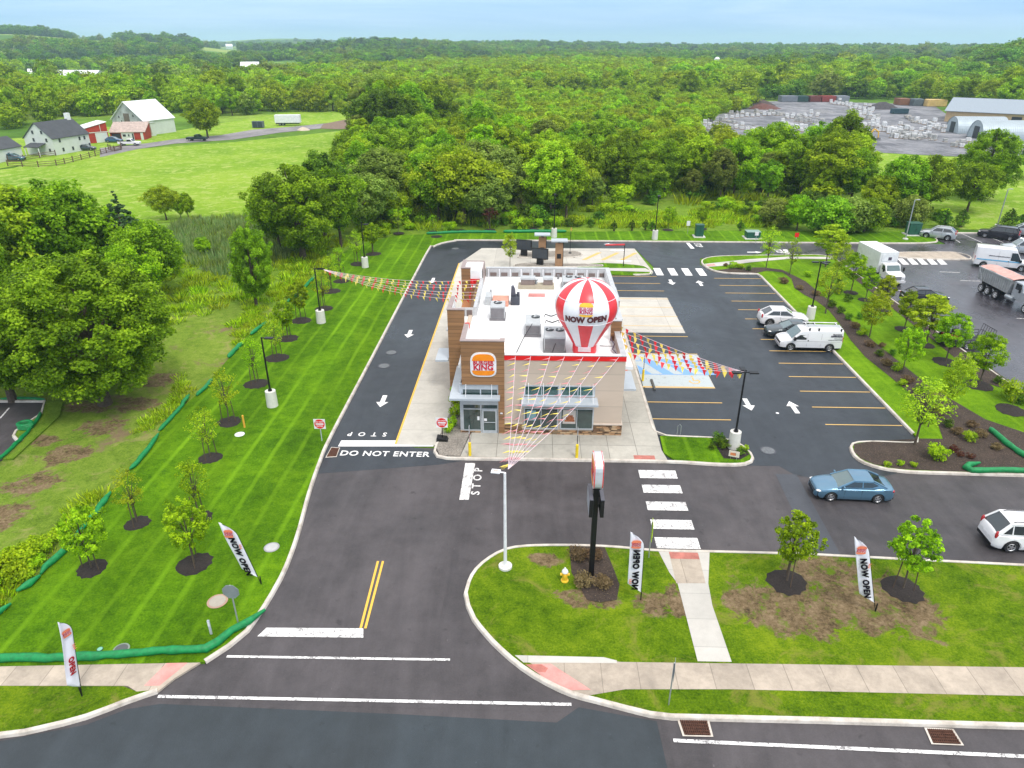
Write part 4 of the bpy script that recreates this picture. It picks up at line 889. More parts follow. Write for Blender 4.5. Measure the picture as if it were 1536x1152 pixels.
# keep the nearest wood trees as individuals, and a few in the mass as stuff
ind, rest = cand[:NIND], cand[NIND:]
TK = {'s': 'spruce', 'b': 'bright', 'm': 'mid', 'd': 'deep', 'y': 'yellow', 'o': 'olive'}
TW = {'b': 'bright green', 'm': 'mid green', 'd': 'dark green', 'y': 'yellow-green', 'o': 'olive green', 'v': 'mid green vase shaped', 'c': 'pointed young', 'n': 'half bare'}
ZW = {'front': 'in the main wood behind the rear lane', 'tall': 'in the tall clump left of centre', 'scrub': 'in the scrub behind the main wood', 'left_front': 'in the tree belt behind the farmhouse', 'mid': 'in the belt above the hay meadow', 'yard_back': 'behind the stone yard', 'yellow_wood': 'in the far yellow-green wood', 'right_dark': 'in the dark wood at the far right'}
cell = {}
for (x, y, h, t, z) in ind:
    if t == 'v': key = 'vase_mid'
    elif t == 'c': key = 'cone_bright'
    elif t == 'n': key = 'bare'
    else: key = rg.choice(('round_', 'tall_'))+TK[t]
    u, v = PX(x, y)
    lm = 'left end' if u < 560 else 'left of the restaurant roof' if u < 690 else 'above the restaurant roof' if u < 900 else 'above the front right stalls' if u < 1060 else 'above the green cabinets' if u < 1170 else 'right end, near the box truck'
    dp = 'front row' if y < 118 else 'second row' if y < 134 else 'middle depth' if y < 165 else 'back rows'
    hw = 'tall' if h > 10.5 else 'low' if h < 7.5 else 'medium'
    lb = '%s %s tree %s, %s, %s' % (hw, TW[t].replace(' shaped', ''), 'in main wood', dp, lm) if z == 'front' else '%s %s tree %s' % (hw, TW[t], ZW[z])
    t_ = tree(key, x, y, h, lb[:118], 'tree', group='%s trees %s' % (TW[t], (ZW[z])), w=rg.uniform(.92, 1.25), rng=rg, z=terr(x, y))
# ---- everything beyond: one object, crowns instanced on its points
pts = [(x, y, terr(x, y)-.2, h, TK.get(t, 'bright')) for x, y, h, t, z in rest]
for x, y, h, tw, r in far: pts.append((x, y, terr(x, y)-.3, h, TK[rg.choice(tw)]))
km = {'bright': 0, 'mid': 1, 'deep': 2, 'olive': 3, 'yellow': 4, 'spruce': 5}
def scatter(name, pts, protos, label, cat):
    me = bpy.data.meshes.new(name); me.from_pydata([p[:3] for p in pts], [], [])
    for nm, ty, vals in (('scl', 'FLOAT_VECTOR', [c for p in pts for c in (p[3]*p[5], p[3]*p[5], p[3])]), ('rot', 'FLOAT', [rg.uniform(0, 6.28) for p in pts]), ('kind_index', 'INT', [p[4] for p in pts])):
        a = me.attributes.new(nm, ty, 'POINT'); a.data.foreach_set('vector' if ty == 'FLOAT_VECTOR' else 'value', vals)
    o = bpy.data.objects.new(name, me); COL.objects.link(o)
    ng = bpy.data.node_groups.new(name, 'GeometryNodeTree'); ng.interface.new_socket('Geometry', in_out='INPUT', socket_type='NodeSocketGeometry'); ng.interface.new_socket('Geometry', in_out='OUTPUT', socket_type='NodeSocketGeometry')
    n, l = ng.nodes, ng.links; gi = n.new('NodeGroupInput'); go = n.new('NodeGroupOutput'); jn = n.new('GeometryNodeJoinGeometry')
    def attr(nm, dt):
        a = n.new('GeometryNodeInputNamedAttribute'); a.data_type = dt; a.inputs['Name'].default_value = nm; return a.outputs['Attribute']
    sc, ro, kd = attr('scl', 'FLOAT_VECTOR'), attr('rot', 'FLOAT'), attr('kind_index', 'INT')
    cx = n.new('ShaderNodeCombineXYZ'); l.new(ro, cx.inputs[2])
    for i, p in enumerate(protos):
        cp = n.new('FunctionNodeCompare'); cp.data_type = 'INT'; cp.operation = 'EQUAL'; l.new(kd, cp.inputs[2]); cp.inputs[3].default_value = i
        oi = n.new('GeometryNodeObjectInfo'); oi.inputs['Object'].default_value = p; oi.inputs['As Instance'].default_value = True
        ip = n.new('GeometryNodeInstanceOnPoints'); l.new(gi.outputs[0], ip.inputs['Points']); l.new(cp.outputs[0], ip.inputs['Selection']); l.new(oi.outputs['Geometry'], ip.inputs['Instance'])
        l.new(cx.outputs[0], ip.inputs['Rotation']); l.new(sc, ip.inputs['Scale']); l.new(ip.outputs[0], jn.inputs[0])
    l.new(jn.outputs[0], go.inputs[0])
    md = o.modifiers.new('scatter', 'NODES'); md.node_group = ng
    return tag(o, label, cat, kind='stuff')
# the source crowns lie buried under the far hill, each the crown of nothing seen
lods = []
for i, me in enumerate(LOD):
    o = bpy.data.objects.new('woodland', me); COL.objects.link(o); o.location = (-900+60*i, 3300, terr(-900+60*i, 3300)-1); o['kind'] = 'stuff'; o['label'] = 'distant grove of trees on the far left ridge, blurred by haze'; o['category'] = 'woodland'; lods.append(o)
scatter('distant_woodland', [(x, y, z, h/10., km[t], rg.uniform(.95, 1.4)) for x, y, z, h, t in pts], lods, 'far woods and hedgerows reaching to the hazy horizon', 'woodland')
print('trees', len(ind), len(rest), len(far))
# ---- ground cover tufts: tall weeds, reeds, undergrowth (nobody could count them)
def tuft_mesh(name, seed, n, h, w, mats, spread=.5, blade=.05):
    g = np.random.default_rng(seed); a = g.uniform(0, 2*np.pi, n); r = spread*np.sqrt(g.uniform(size=n))
    base = np.stack([r*np.cos(a), r*np.sin(a), np.zeros(n)], 1)
    lean = np.stack([np.cos(a)*g.uniform(0, w, n), np.sin(a)*g.uniform(0, w, n), h*g.uniform(.5, 1.1, n)], 1)
    sd = unit(g.normal(size=(n, 3))*np.array([1, 1, .1]))*blade*g.uniform(.6, 1.6, n)[:, None]
    V = np.stack([base-sd, base+sd, base+lean*.65+sd*.7, base+lean], 1).reshape(-1, 3)
    me = npmesh(name, V, n, mats, g.uniform(size=n)); return me
def tuft_zone(name, poly_px, sp, kinds, label, hs, cat='tall grass', noise_s=6, thr=.0, avoid=None):
    poly = GP(poly_px); xs = [p[0] for p in poly]; ys = [p[1] for p in poly]; P = []; x = min(xs)
    while x < max(xs):
        y = min(ys)
        while y < max(ys):
            q = (x+rg.uniform(-.5, .5)*sp, y+rg.uniform(-.5, .5)*sp); y += sp
            if inside(q, poly) and gnoise(q[0], q[1], noise_s) > thr: P.append((q[0], q[1], -.04, rg.uniform(*hs), rg.randrange(len(kinds)), rg.uniform(.8, 1.3)))
        x += sp
    protos = []
    for i, k in enumerate(kinds):
        o = bpy.data.objects.new(name, k); COL.objects.link(o); o.location = (P[i][0], P[i][1], -.04); o['kind'] = 'stuff'; o['label'] = label; o['category'] = cat; protos.append(o)
    return scatter(name, P, protos, label, cat)
tf = [tuft_mesh('tuft', 1, 80, .62, .55, [LM['bright']], .8, .04), tuft_mesh('tuft', 2, 80, .55, .5, [LM['yellow']], .8, .04), tuft_mesh('tuft', 3, 60, .45, .45, [LM['yellow']], .7, .045)]
rd = [tuft_mesh('tuft', 4, 60, 1.3, .35, [LM['reed']], .8, .05), tuft_mesh('tuft', 5, 60, 1.2, .35, [LM['olive']], .8, .05), tuft_mesh('tuft', 6, 60, 1.1, .4, [LM['reed']], .8, .05), tuft_mesh('tuft', 7, 60, 1.2, .3, [LM['reed']], .8, .05)]
tuft_zone('tall_weeds', [(-120, 962), (0, 920), (30, 884), (60, 862), (110, 818), (165, 740), (215, 676), (260, 620), (300, 585), (330, 550), (372, 500), (400, 484), (440, 450), (470, 420), (440, 415), (380, 455), (330, 510), (270, 560), (215, 630), (160, 700), (100, 770), (40, 830), (-120, 900)], .62, tf, 'tall unmown grass and weeds along the green sock', (.3, .85), thr=.42, noise_s=3.)
tuft_zone('rough_tufts', [(245, 500), (330, 462), (440, 450), (487, 402), (525, 372), (480, 340), (430, 330), (300, 335), (250, 400), (200, 470)], 1.5, tf, 'rough grass between the reed bed and the lawn', (.5, 1.3), thr=.25)
tuft_zone('reeds', [(262, 338), (300, 331), (430, 322), (480, 330), (470, 372), (400, 402), (345, 414), (290, 402), (255, 365)], 1.25, rd, 'grey-green reeds in the wet hollow beside the meadow', (.8, 1.2), 'reeds', thr=.1)
ug = [TREES['shrub_bright'][0], TREES['shrub_deep'][0], tf[1], TREES['shrub_bright'][0]]
tuft_zone('undergrowth', [(540, 368), (600, 350), (700, 346), (830, 345), (900, 340), (905, 322), (1100, 318), (1150, 340), (1300, 344), (1420, 340), (1420, 322), (1280, 316), (1100, 308), (700, 322), (540, 340)], 1.5, ug, 'low undergrowth and brambles along the wood edge', (.6, 1.5), 'undergrowth', thr=.48)
tuft_zone('field_grass', [(900, 342), (1130, 341), (1290, 330), (1280, 312), (1130, 312), (905, 316)], 1.1, tf, 'tall light green grass between the rear lawn and the wood', (.6, 1.3), thr=.25)
tuft_zone('rough_field_tufts', [(470, 330), (540, 345), (880, 340), (905, 309), (1130, 306), (1240, 325), (1260, 235), (1000, 215), (640, 180), (540, 215), (490, 285)], 4.2, [TREES['shrub_bright'][0], TREES['shrub_deep'][0], tf[1]], 'brush and seedlings between the trees of the wood', (1.5, 3.2), 'undergrowth', thr=.2)
tuft_zone('yellow_weeds', [(-60, 935), (0, 905), (60, 850), (95, 815), (70, 805), (0, 850), (-60, 890)], .7, [TREES['shrub_bright'][0], tf[2]], 'bright yellow-green low weeds behind the green sock', (.5, .9), 'weeds', thr=.1)
# ================================================================= RESTAURANT
def panelm(name, col, ph=1.2, ox=0., gap=.55, var=.1, horizontal=True, grain=False):
    m, n, l, b = nt(name); p = pos(n); z = axis(n, l, p, 2)
    fr = mth(n, l, 'FRACT', mth(n, l, 'DIVIDE', mth(n, l, 'ADD', z, ox), ph))
    ln = mth(n, l, 'LESS_THAN', fr, .03/ph)
    s = noise(n, l, p, .8, 5, .6, mapscale=(1, 1, 3) if not grain else (.6, .6, 9))
    pl = mth(n, l, 'FLOOR', mth(n, l, 'DIVIDE', mth(n, l, 'ADD', z, ox), ph))
    wn = n.new('ShaderNodeTexWhiteNoise'); wn.noise_dimensions = '1D'; l.new(pl, wn.inputs['W'])
    f = mth(n, l, 'ADD', mth(n, l, 'MULTIPLY', s, .7), mth(n, l, 'MULTIPLY', wn.outputs[0], .3))
    c = ramp(n, l, f, [(.3, [x*(1-var) for x in col]), (.7, [min(1, x*(1+var)) for x in col])])
    c = mixc(n, l, ln, c, [x*gap for x in col]); l.new(c, b.inputs['Base Color']); b.inputs['Roughness'].default_value = .7
    MC[name] = m; return m
beige = panelm('beige_panels', (.55, .445, .355), 1.22, .1, .7, .05)
wood = panelm('wood_siding', (.29, .15, .065), .3, .0, .5, .22, grain=True)
wood2 = panelm('wood_siding_soffit', (.36, .15, .06), .3, .0, .5, .22, grain=True)
coping = M('coping_brown', (.36, .28, .26), .45, .3, world=True)
cop_g = M('coping_grey', (.52, .53, .54), .45, .3, world=True)
def roofm():
    m, n, l, b = nt('roof_membrane'); p = pos(n)
    c = ramp(n, l, mth(n, l, 'ADD', mth(n, l, 'MULTIPLY', noise(n, l, p, .45, 6, .7, .6), .7), mth(n, l, 'MULTIPLY', noise(n, l, p, 3, 5, .7), .3)), [(.3, (.66, .64, .62)), (.46, (.8, .8, .8)), (.7, (.86, .86, .86))])
    br = n.new('ShaderNodeTexBrick'); l.new(p, br.inputs['Vector']); br.offset = .4; br.inputs['Scale'].default_value = 1.
    br.inputs['Brick Width'].default_value = 9.; br.inputs['Row Height'].default_value = 2.4; br.inputs['Mortar Size'].default_value = .02
    br.inputs['Color1'].default_value = br.inputs['Color2'].default_value = (1, 1, 1, 1); br.inputs['Mortar'].default_value = (.88, .88, .88, 1)
    c = mixc(n, l, 1., c, br.outputs[0], 'MULTIPLY')
    l.new(c, b.inputs['Base Color']); b.inputs['Roughness'].default_value = .5; return m
roof_m = roofm()
def stonem():
    m, n, l, b = nt('ledge_stone'); p = pos(n)
    mp = n.new('ShaderNodeMapping'); l.new(p, mp.inputs[0]); mp.inputs['Scale'].default_value = (2.2, 2.2, 7.5)
    v = n.new('ShaderNodeTexVoronoi'); v.distance = 'CHEBYCHEV'; l.new(mp.outputs[0], v.inputs['Vector']); v.inputs['Scale'].default_value = 1.
    s = n.new('ShaderNodeSeparateColor'); l.new(v.outputs['Color'], s.inputs[0])
    c = ramp(n, l, s.outputs[0], [(0., (.12, .07, .04)), (.35, (.32, .17, .08)), (.65, (.44, .26, .13)), (1., (.5, .36, .22))])
    d = ramp(n, l, v.outputs['Distance'], [(.36, 1.), (.5, .35)])
    l.new(mixc(n, l, 1., c, d, 'MULTIPLY'), b.inputs['Base Color']); b.inputs['Roughness'].default_value = .85
    bumpn(n, l, b, v.outputs['Distance'], .8, .06); return m
stone = stonem()
frame_m = M('window_frame', (.52, .56, .6), .35, .4); canopy_m = M('canopy_metal', (.50, .55, .6), .4, .2, var=.05)
win_g = M('shop_glass', (.03, .055, .052), .04, 0, var=.5, sc=.9, spec=.9, coat=.5, world=True)
win_t = M('shop_glass_teal', (.015, .075, .065), .04, 0, var=.5, sc=.9, spec=.9, coat=.5, world=True)
redband = M('red_band', (.72, .012, .012), .4, world=True)
rest = thing('restaurant_building', 'single storey burger restaurant with beige panel walls, wood clad towers and white flat roof', 'restaurant', (0, 53, 0))
def W(b, name, mats, parent=rest, **k):
    o = b.build(name, mats, None, **k); p = parent
    o.parent = p; off = Vector((0, 0, 0)); q = p
    while q: off += q.location; q = q.parent
    o.location = o.location-off if k.get('loc') else -off
    return o
RZ = 5.35; FY = 43.5; XL, XR, XB = -5.15, 6.32, 7.05
b = MB(); b.box(-1.9, XR, FY, FY+.3, .98, 6.15); b.box(XR-.3, XR, FY+.3, 56, .98, 6.12); b.box(XB-.3, XB, 56, 64.2, .98, 6.12); b.box(XR-.29, XB-.31, 55.7, 56.0, .98, 6.10)
b.box(XL, XL+.3, 45.0, 61, .98, 6.1) if 0 else None
b.box(-5.1, -4.8, 47.6, 62, 0, 5.5); b.box(-4.8, XB-.3, 63.9, 64.2, 0, 6.12)
W(b, 'wall', beige)
b = MB(); b.box(-5.0, XB-.2, FY+.2, 64.0, RZ-.25, RZ); W(b, 'roof', roof_m)
b = MB(); b.box(-1.85, XR+.04, FY-.05, FY+.32, 6.15, 6.2); b.box(XR-.34, XR+.05, FY+.32, 48, 6.12, 6.19); b.box(XB-.34, XB+.05, 56.4, 64.25, 6.12, 6.19); b.box(-4.4, XB-.34, 63.85, 64.25, 6.12, 6.19)
W(b, 'parapet_coping', cop_g)
b = MB(); b.box(-1.83, XR-.34, FY-.04, FY+.31, 6.2, 6.212); W(b, 'front_coping', roof_m)
b = MB(); b.box(-1.88, XR+.03, FY-.04, FY+.0, 5.8, 6.15); b.box(XR, XR+.03, FY, 48.1, 5.8, 6.12); b.box(XB-.02, XB+.03, 56, 64.2, 5.8, 6.12); b.box(XR-.2, XB, 55.93, 55.99, 5.55, 6.12)
W(b, 'red_fascia', redband)
# inside faces of the rear and right parapets: grey panels with posts
b = MB(); b.box(-4.4, XB-.35, 63.78, 63.88, RZ, 6.1); b.box(XB-.42, XB-.32, 56.3, 63.8, RZ, 6.1); W(b, 'parapet_lining', M('lining_grey', (.42, .42, .43), .6, var=.2, world=True))
b = MB()
for k in range(11): b.box(-4.2+k*1.02, -4.12+k*1.02, 63.68, 63.79, RZ, 6.1)
W(b, 'parapet_posts', white)
b = MB()
for k in range(11): b.box(-4.0+k*1.02, -3.4+k*1.02, 63.75, 63.785, RZ+.08, RZ+.42)
W(b, 'parapet_recess', M('recess_brown', (.16, .12, .11), .8))
# stone base
b = MB(); b.box(-1.85, -.62, FY-.1, FY+.2, 0, .95); b.box(-.62, 4.38, FY-.1, FY+.2, 0, .42); b.box(4.38, XR+.05, FY-.1, FY+.2, 0, .95); b.box(XR-.2, XR+.05, FY+.2, 56, 0, .95); b.box(XB-.2, XB+.05, 56, 64.2, 0, .95)
W(b, 'stone_base', stone)
b = MB(); b.box(-1.85, -.6, FY-.14, FY+.0, .95, 1.02); b.box(4.36, XR+.09, FY-.14, FY+.0, .95, 1.02); b.box(XR, XR+.09, FY, 56, .95, 1.02); W(b, 'stone_cap', M('stone_cap', (.55, .47, .4), .8))
b = MB(); b.box(-.62, 4.38, FY, FY+.28, .42, .98); W(b, 'wall_sill', beige)
# windows
def window(x0, x1, z0, z1, nx, gm, y=FY, fr=.09, name='window'):
    f = MB(); f.box(x0-fr, x1+fr, y-.06, y+.02, z0-fr, z0); f.box(x0-fr, x1+fr, y-.06, y+.02, z1, z1+fr); f.box(x0-fr, x0, y-.06, y+.02, z0, z1); f.box(x1, x1+fr, y-.06, y+.02, z0, z1)
    for k in range(1, nx): x = x0+(x1-x0)*k/nx; f.box(x-.03, x+.03, y-.055, y+.02, z0, z1)
    o = W(f, name, frame_m)
    g = MB(); g.box(x0, x1, y-.03, y-.01, z0, z1); p = g.build('pane', gm, o)
    return o
window(-.42, 1.82, 3.22, 3.86, 2, win_t); window(2.12, 4.28, 3.22, 3.86, 2, win_t)
w1 = window(-.42, 1.82, .62, 2.12, 2, win_g); w2 = window(2.12, 4.28, .62, 2.12, 2, win_g)
b = MB(); b.box(2.22, 3.12, FY-.045, FY-.035, .98, 2.05); po = b.build('poster', M('poster_paper', (.62, .55, .5), .6, var=.1, sc=3, world=True), w2)
b = MB(); b.box(2.35, 3.05, FY-.052, FY-.046, 1.15, 1.3); b.box(2.45, 3.0, FY-.053, FY-.046, 1.3, 1.52); b.box(2.58, 2.92, FY-.052, FY-.046, 1.52, 1.66); b.build('poster_picture', M('poster_burger', (.42, .13, .05), .6, var=.7, sc=7, world=True), w2)
b = MB(); b.box(-.3, .35, FY-.045, FY-.035, 1.2, 2.0); b.build('poster', M('poster_blue', (.25, .42, .45), .6, var=.3, sc=4, world=True), w1)
# canopy over front windows
def canopy(x0, x1, y0, y1, z, rods=(), back=None):
    b = MB(); b.box(x0, x1, y0, y1, z-.17, z); o = W(b, 'canopy', canopy_m, bevel=.01)
    for x, y, zt, yt in rods:
        r = MB(); r.tube([(x, y, z), (x, yt, zt)], .02, 5); r.build('tie_rod', white, o)
    return o
canopy(-.68, 4.55, 42.35, FY-.02, 3.05, [(x, 42.6, 4.1, FY-.01) for x in (-.2, .82, 1.95, 2.6, 3.35, 4.2)])
canopy(-5.62, -2.15, 42.75, 43.4, 3.2, [(-4.5, 42.95, 4.0, 43.38), (-2.72, 42.95, 4.0, 43.38)])
b = MB(); b.box(-5.62, -4.86, 43.4, 48.2, 3.03, 3.2); W(b, 'canopy', canopy_m)
b = MB(); b.box(-7.5, -6.5, 49.9, 52.3, 2.75, 2.9); W(b, 'canopy', canopy_m)
b = MB(); b.box(XR+.02, 7.45, 45.2, 48.3, 2.75, 2.9); W(b, 'canopy', canopy_m)
b = MB(); b.box(-7.3, -6.35, 56, 60, 2.9, 3.05); W(b, 'canopy', canopy_m)
# ---- towers
def tower(x0, x1, y0, y1, z1, wf=True, inner=True, zin=RZ, face=wood, back_open=False):
    t = MB(); w = .28
    t.box(x0, x1, y0, y0+w, 0, z1); t.box(x0, x0+w, y0+w, y1, 0, z1)
    if not back_open: t.box(x1-w, x1, y0+w, y1, zin-.3, z1-.003); t.box(x0+w, x1-w, y1-w, y1, zin-.3, z1-.002)
    o = W(t, 'tower', face)
    c = MB(); c.box(x0-.04, x1+.04, y0-.04, y0+w+.02, z1, z1+.06); c.box(x0-.04, x0+w+.02, y0+w+.02, y1+.04, z1, z1+.055)
    if not back_open: c.box(x1-w-.02, x1+.04, y0+w+.02, y1+.04, z1, z1+.05); c.box(x0+w+.02, x1-w-.02, y1-w-.02, y1+.04, z1, z1+.045)
    c.build('coping', coping, o)
    l = MB(); l.box(x0+w, x1-w, y0+w, y0+w+.02, zin, z1-.06)
    l.box(x0+w, x0+w+.02, y0+w, y1, zin, z1-.06); l.build('lining', roof_m, o)
    return o
# sign tower with the entrance: built round the glazed door
t = MB(); z1 = 7.15
t.box(-4.78, -1.86, 43.42, 43.7, 3.95, z1); t.box(-2.28, -1.86, 43.42, 43.7, 0, 3.95); t.box(-4.78, -4.5, 43.7, 46.6, 3.2, z1); t.box(-2.14, -1.86, 43.7, 43.95, RZ-.3, z1-.003); t.box(-4.78, -4.5, 43.7, 47.6, 3.9, 5.5)
st_ = W(t, 'tower', wood)
c = MB(); c.box(-4.82, -1.82, 43.38, 43.72, z1, z1+.06); c.box(-4.82, -4.48, 43.72, 46.6, z1, z1+.055); c.box(-2.16, -1.82, 43.72, 43.97, z1, z1+.05); c.build('coping', coping, st_)
c = MB(); c.box(-4.5, -2.14, 43.7, 43.72, RZ, z1-.05); c.box(-4.5, -4.48, 43.72, 46.6, RZ, z1-.05); c.build('lining', roof_m, st_)
sgn = thing('wall_sign', 'x', 'x'); del sgn['label'], sgn['category']; sgn.parent = rest; sgn.location = (0, -53, 0)
bun_logo(sgn, Matrix.Translation((-3.27, 43.36, 5.48)) @ FRONT, 1.62, .03, white, orange)
# entrance vestibule
e = MB()
e.box(-4.98, -4.74, 43.55, 43.75, .1, 3.92); e.box(-2.36, -2.28, 43.5, 43.6, .1, 3.92); e.box(-4.74, -2.36, 43.5, 43.58, 2.35, 2.8); e.box(-4.74, -2.36, 43.5, 43.58, 3.55, 3.92); e.box(-4.74, -2.36, 43.5, 43.58, 1.98, 2.06)
e.box(-3.55, -3.47, 43.49, 43.57, .1, 3.55); e.box(-4.74, -3.55, 43.5, 43.6, .28, .36)
e.box(-4.98, -4.9, 43.75, 47.6, .1, 3.9)
ent = W(e, 'entrance_frame', frame_m)
g = MB(); g.box(-4.74, -3.55, 43.55, 43.57, .36, 1.98); g.box(-4.74, -3.55, 43.55, 43.57, 2.06, 2.35); g.box(-4.74, -3.55, 43.55, 43.57, 2.8, 3.55); g.box(-3.47, -2.36, 43.55, 43.57, 2.8, 3.55); g.box(-3.47, -2.36, 43.55, 43.57, 2.06, 2.35)
g.box(-4.93, -4.91, 44, 47.5, .4, 3.5); g.build('pane', win_g, ent)
d = MB(); d.box(-3.44, -3.33, 43.47, 43.53, .12, 1.98); d.box(-2.5, -2.39, 43.47, 43.53, .12, 1.98); d.box(-3.33, -2.5, 43.47, 43.53, .12, .34); d.box(-3.33, -2.5, 43.47, 43.53, 1.88, 1.98)
dr = W(d, 'door', frame_m); d = MB(); d.box(-3.33, -2.5, 43.5, 43.51, .34, 1.88); d.build('pane', win_g, dr); d = MB(); d.tube([(-3.3, 43.42, 1.02), (-2.5, 43.42, 1.02)], .02, 5); d.build('handle', frame_m, dr)
d = MB(); d.box(-3.3, -3.1, 43.46, 43.47, 1.1, 1.3); d.box(-3.78, -3.62, 43.53, 43.54, 1.12, 1.42); d.build('notice', white, dr)
d = MB(); d.box(-4.98, -3.55, 43.48, 43.62, 0, .26); W(d, 'entrance_base', stone)
d = MB(); d.box(-2.16, -1.98, 43.36, 43.42, 1.72, 1.8); d.ell((-2.08, 43.34, 1.8), (.05, .05, .05)); W(d, 'wall_lamp', white)
# left drive-through tower, rear tower, right tower
tower(-6.42, -5.15, 49.95, 53.0, 7.0, back_open=True)
tr_ = tower(-6.42, -5.6, 61.0, 63.6, 6.95, back_open=True)
b = MB(); b.box(-6.1, -4.55, 61.3, 63.55, RZ, 6.85); b.box(-5.6, -4.5, 61.0, 61.3, RZ, 6.8); W(b, 'tower_roof', roof_m); b = MB(); b.box(-4.55, -4.45, 61.0, 63.6, RZ, 6.93); b.box(-6.1, -4.55, 63.55, 63.65, RZ, 6.93); W(b, 'tower_edge', coping)
b = MB(); b.box(-6.14, -5.0, 50.25, 53.0, RZ-.2, RZ+.03); W(b, 'tower_roof', roof_m)
b = MB(); b.box(5.75, 6.5, 48.2, 48.45, 5.0, 6.9); b.box(6.25, 6.5, 48.45, 52.6, 0, 6.9); W(b, 'tower', wood); b = MB(); b.box(5.72, 6.53, 48.17, 48.47, 6.9, 6.95); b.box(6.15, 6.6, 48.47, 52.6, 6.9, 6.945); W(b, 'tower_coping', cop_g)
b = MB(); b.box(6.33, 6.8, 52.6, 56.0, 0, 6.9); W(b, 'tower_side', wood); b = MB(); b.box(6.3, 6.85, 52.6, 56.05, 6.9, 6.95); W(b, 'tower_coping', cop_g)
# recessed pick-up bay between left towers
b = MB(); b.box(-6.3, -4.75, 53.2, 61.0, 3.4, 4.0); b.box(-6.42, -6.2, 53.0, 61.0, 0, 3.4); W(b, 'pickup_bay', wood2)
b = MB(); b.box(-5.0, -4.72, 53.2, 61, 4.0, 6.0); b.box(-6.1, -4.72, 60.85, 60.98, 4.0, 5.2); W(b, 'bay_wall', wood)
b = MB(); b.box(-5.6, -4.6, 60.75, 60.84, 5.6, 6.05); W(b, 'red_fascia', redband)
b = MB(); b.box(-4.72, -4.45, 53.2, 61.0, RZ, 6.1); b.box(-6.0, -4.72, 53.02, 53.2, RZ-.1, 6.05); W(b, 'parapet_lining', cop_g)
b = MB(); b.box(-5.9, -5.4, 53.0, 53.02, RZ+.05, 5.9); b.box(-5.25, -4.8, 53.0, 53.02, RZ+.05, 5.9); W(b, 'parapet_recess', M('recess_brown', (.16, .12, .11), .8))
b = MB(); b.box(-5.1, -4.75, 49.9, 49.98, 5.55, 6.0); W(b, 'red_fascia', redband)
b = MB(); b.box(-6.43, -5.8, 54.2, 55.6, 1.1, 2.5); W(b, 'pickup_window', win_g)
# ---- rooftop machines
unit_m = M('unit_grey', (.46, .48, .49), .5, .2, var=.12, world=False); unit_d = M('unit_dark', (.2, .19, .2), .6, .2); fan_m = M('fan_black', (.03, .035, .04), .5)
def rtu(label, x, y, w, d, h, fans, rz=0., cable=True):
    t = thing('rooftop_air_conditioner', label, 'air conditioner', (x, y, RZ), rz, 'air conditioners on the roof')
    b = MB(); b.box(-w/2-.05, w/2+.05, -d/2-.05, d/2+.05, 0, .2); b.build('curb', unit_d, t)
    b = MB(); b.box(-w/2, w/2, -d/2, d/2, .2, h); b.build('casing', unit_m, t, bevel=.03)
    b = MB()
    for k in range(6): z = .3+(h-.45)*k/6; b.box(-w/2+.08, w/2-.08, -d/2-.02, -d/2+.0, z, z+.05)
    b.box(-w/2+.05, w/2-.05, -d/2-.012, -d/2-.001, .25, h-.12); b.build('louvre_panel', unit_d, t)
    for fx, fy, fr in fans:
        b = MB(); b.cyl((fx, fy), fr, h, h+.06, 18); f = b.build('fan', fan_m, t)
        b = MB(); b.cyl((fx, fy), fr*.3, h+.06, h+.09, 10)
        for q in range(3): b.at((fx, fy, h+.075), q*2.094); b.box(.02, fr*.92, -.06, .06, 0, .012)
        b.build('fan_blades', unit_m, f)
    return t
rtu('boxy rooftop air conditioner with one fan, near the left tower', -2.75, 52.9, 1.15, 1.5, 1.15, [(0, .25, .33)])
rtu('rooftop air conditioner with one fan beside the twin fan unit', .05, 49.9, 1.15, 2.2, 1.0, [(.2, .5, .33)])
rtu('large twin fan rooftop air conditioner left of the balloon', 1.6, 46.9, 1.5, 2.2, 1.2, [(-.35, .35, .3), (.38, .3, .3)])
rtu('low twin fan rooftop air conditioner near the rear parapet behind the balloon', 3.6, 61.0, 1.9, 1.7, .8, [(-.35, .4, .3), (.45, .3, .3)])
t = thing('exhaust_fan_set', 'pair of small grey roof vents on a tan plinth near the rear', 'roof vents', (.3, 60.6, RZ))
b = MB(); b.box(-1.6, 1.6, -.5, .5, 0, .35); b.build('plinth', M('tan_plinth', (.4, .35, .26), .8), t)
for x, w in ((-.75, .62), (1.05, .42)):
    b = MB(); b.box(x-w, x+w, -.35, .35, .35, .85); q = b.build('vent_box', M('vent_brown', (.22, .17, .15), .6), t); b = MB(); b.box(x-w-.05, x+w+.05, -.42, .42, .85, 1.0); b.build('vent_lid', unit_m, q)
b = MB(); b.cyl((0, 0), .12, .35, .7, 8); b.ell((0, 0, .75), (.18, .18, .1)); b.build('pipe', steel, t)
t = thing('grease_exhaust', 'dark curved exhaust duct standing on the white roof', 'exhaust duct', (-1.45, 56.3, RZ))
b = MB(); b.box(-.38, .38, -.5, .5, 0, .7); b.build('duct_box', M('duct_dark', (.06, .065, .085), .5, .3), t, bevel=.06)
b = MB(); b.prof([(-.38, .6), (.05, .6), (0, 1.2), (-.15, 1.55), (-.34, 1.5)], -.18, .18); b.cyl((.25, 0), .12, .6, 1.0, 10); b.build('duct_neck', M('duct_dark2', (.09, .09, .115), .5, .3), t)
t = thing('hatch_unit', 'salmon coloured low box on the roof beside a grey unit', 'roof unit', (-2.75, 56.2, RZ))
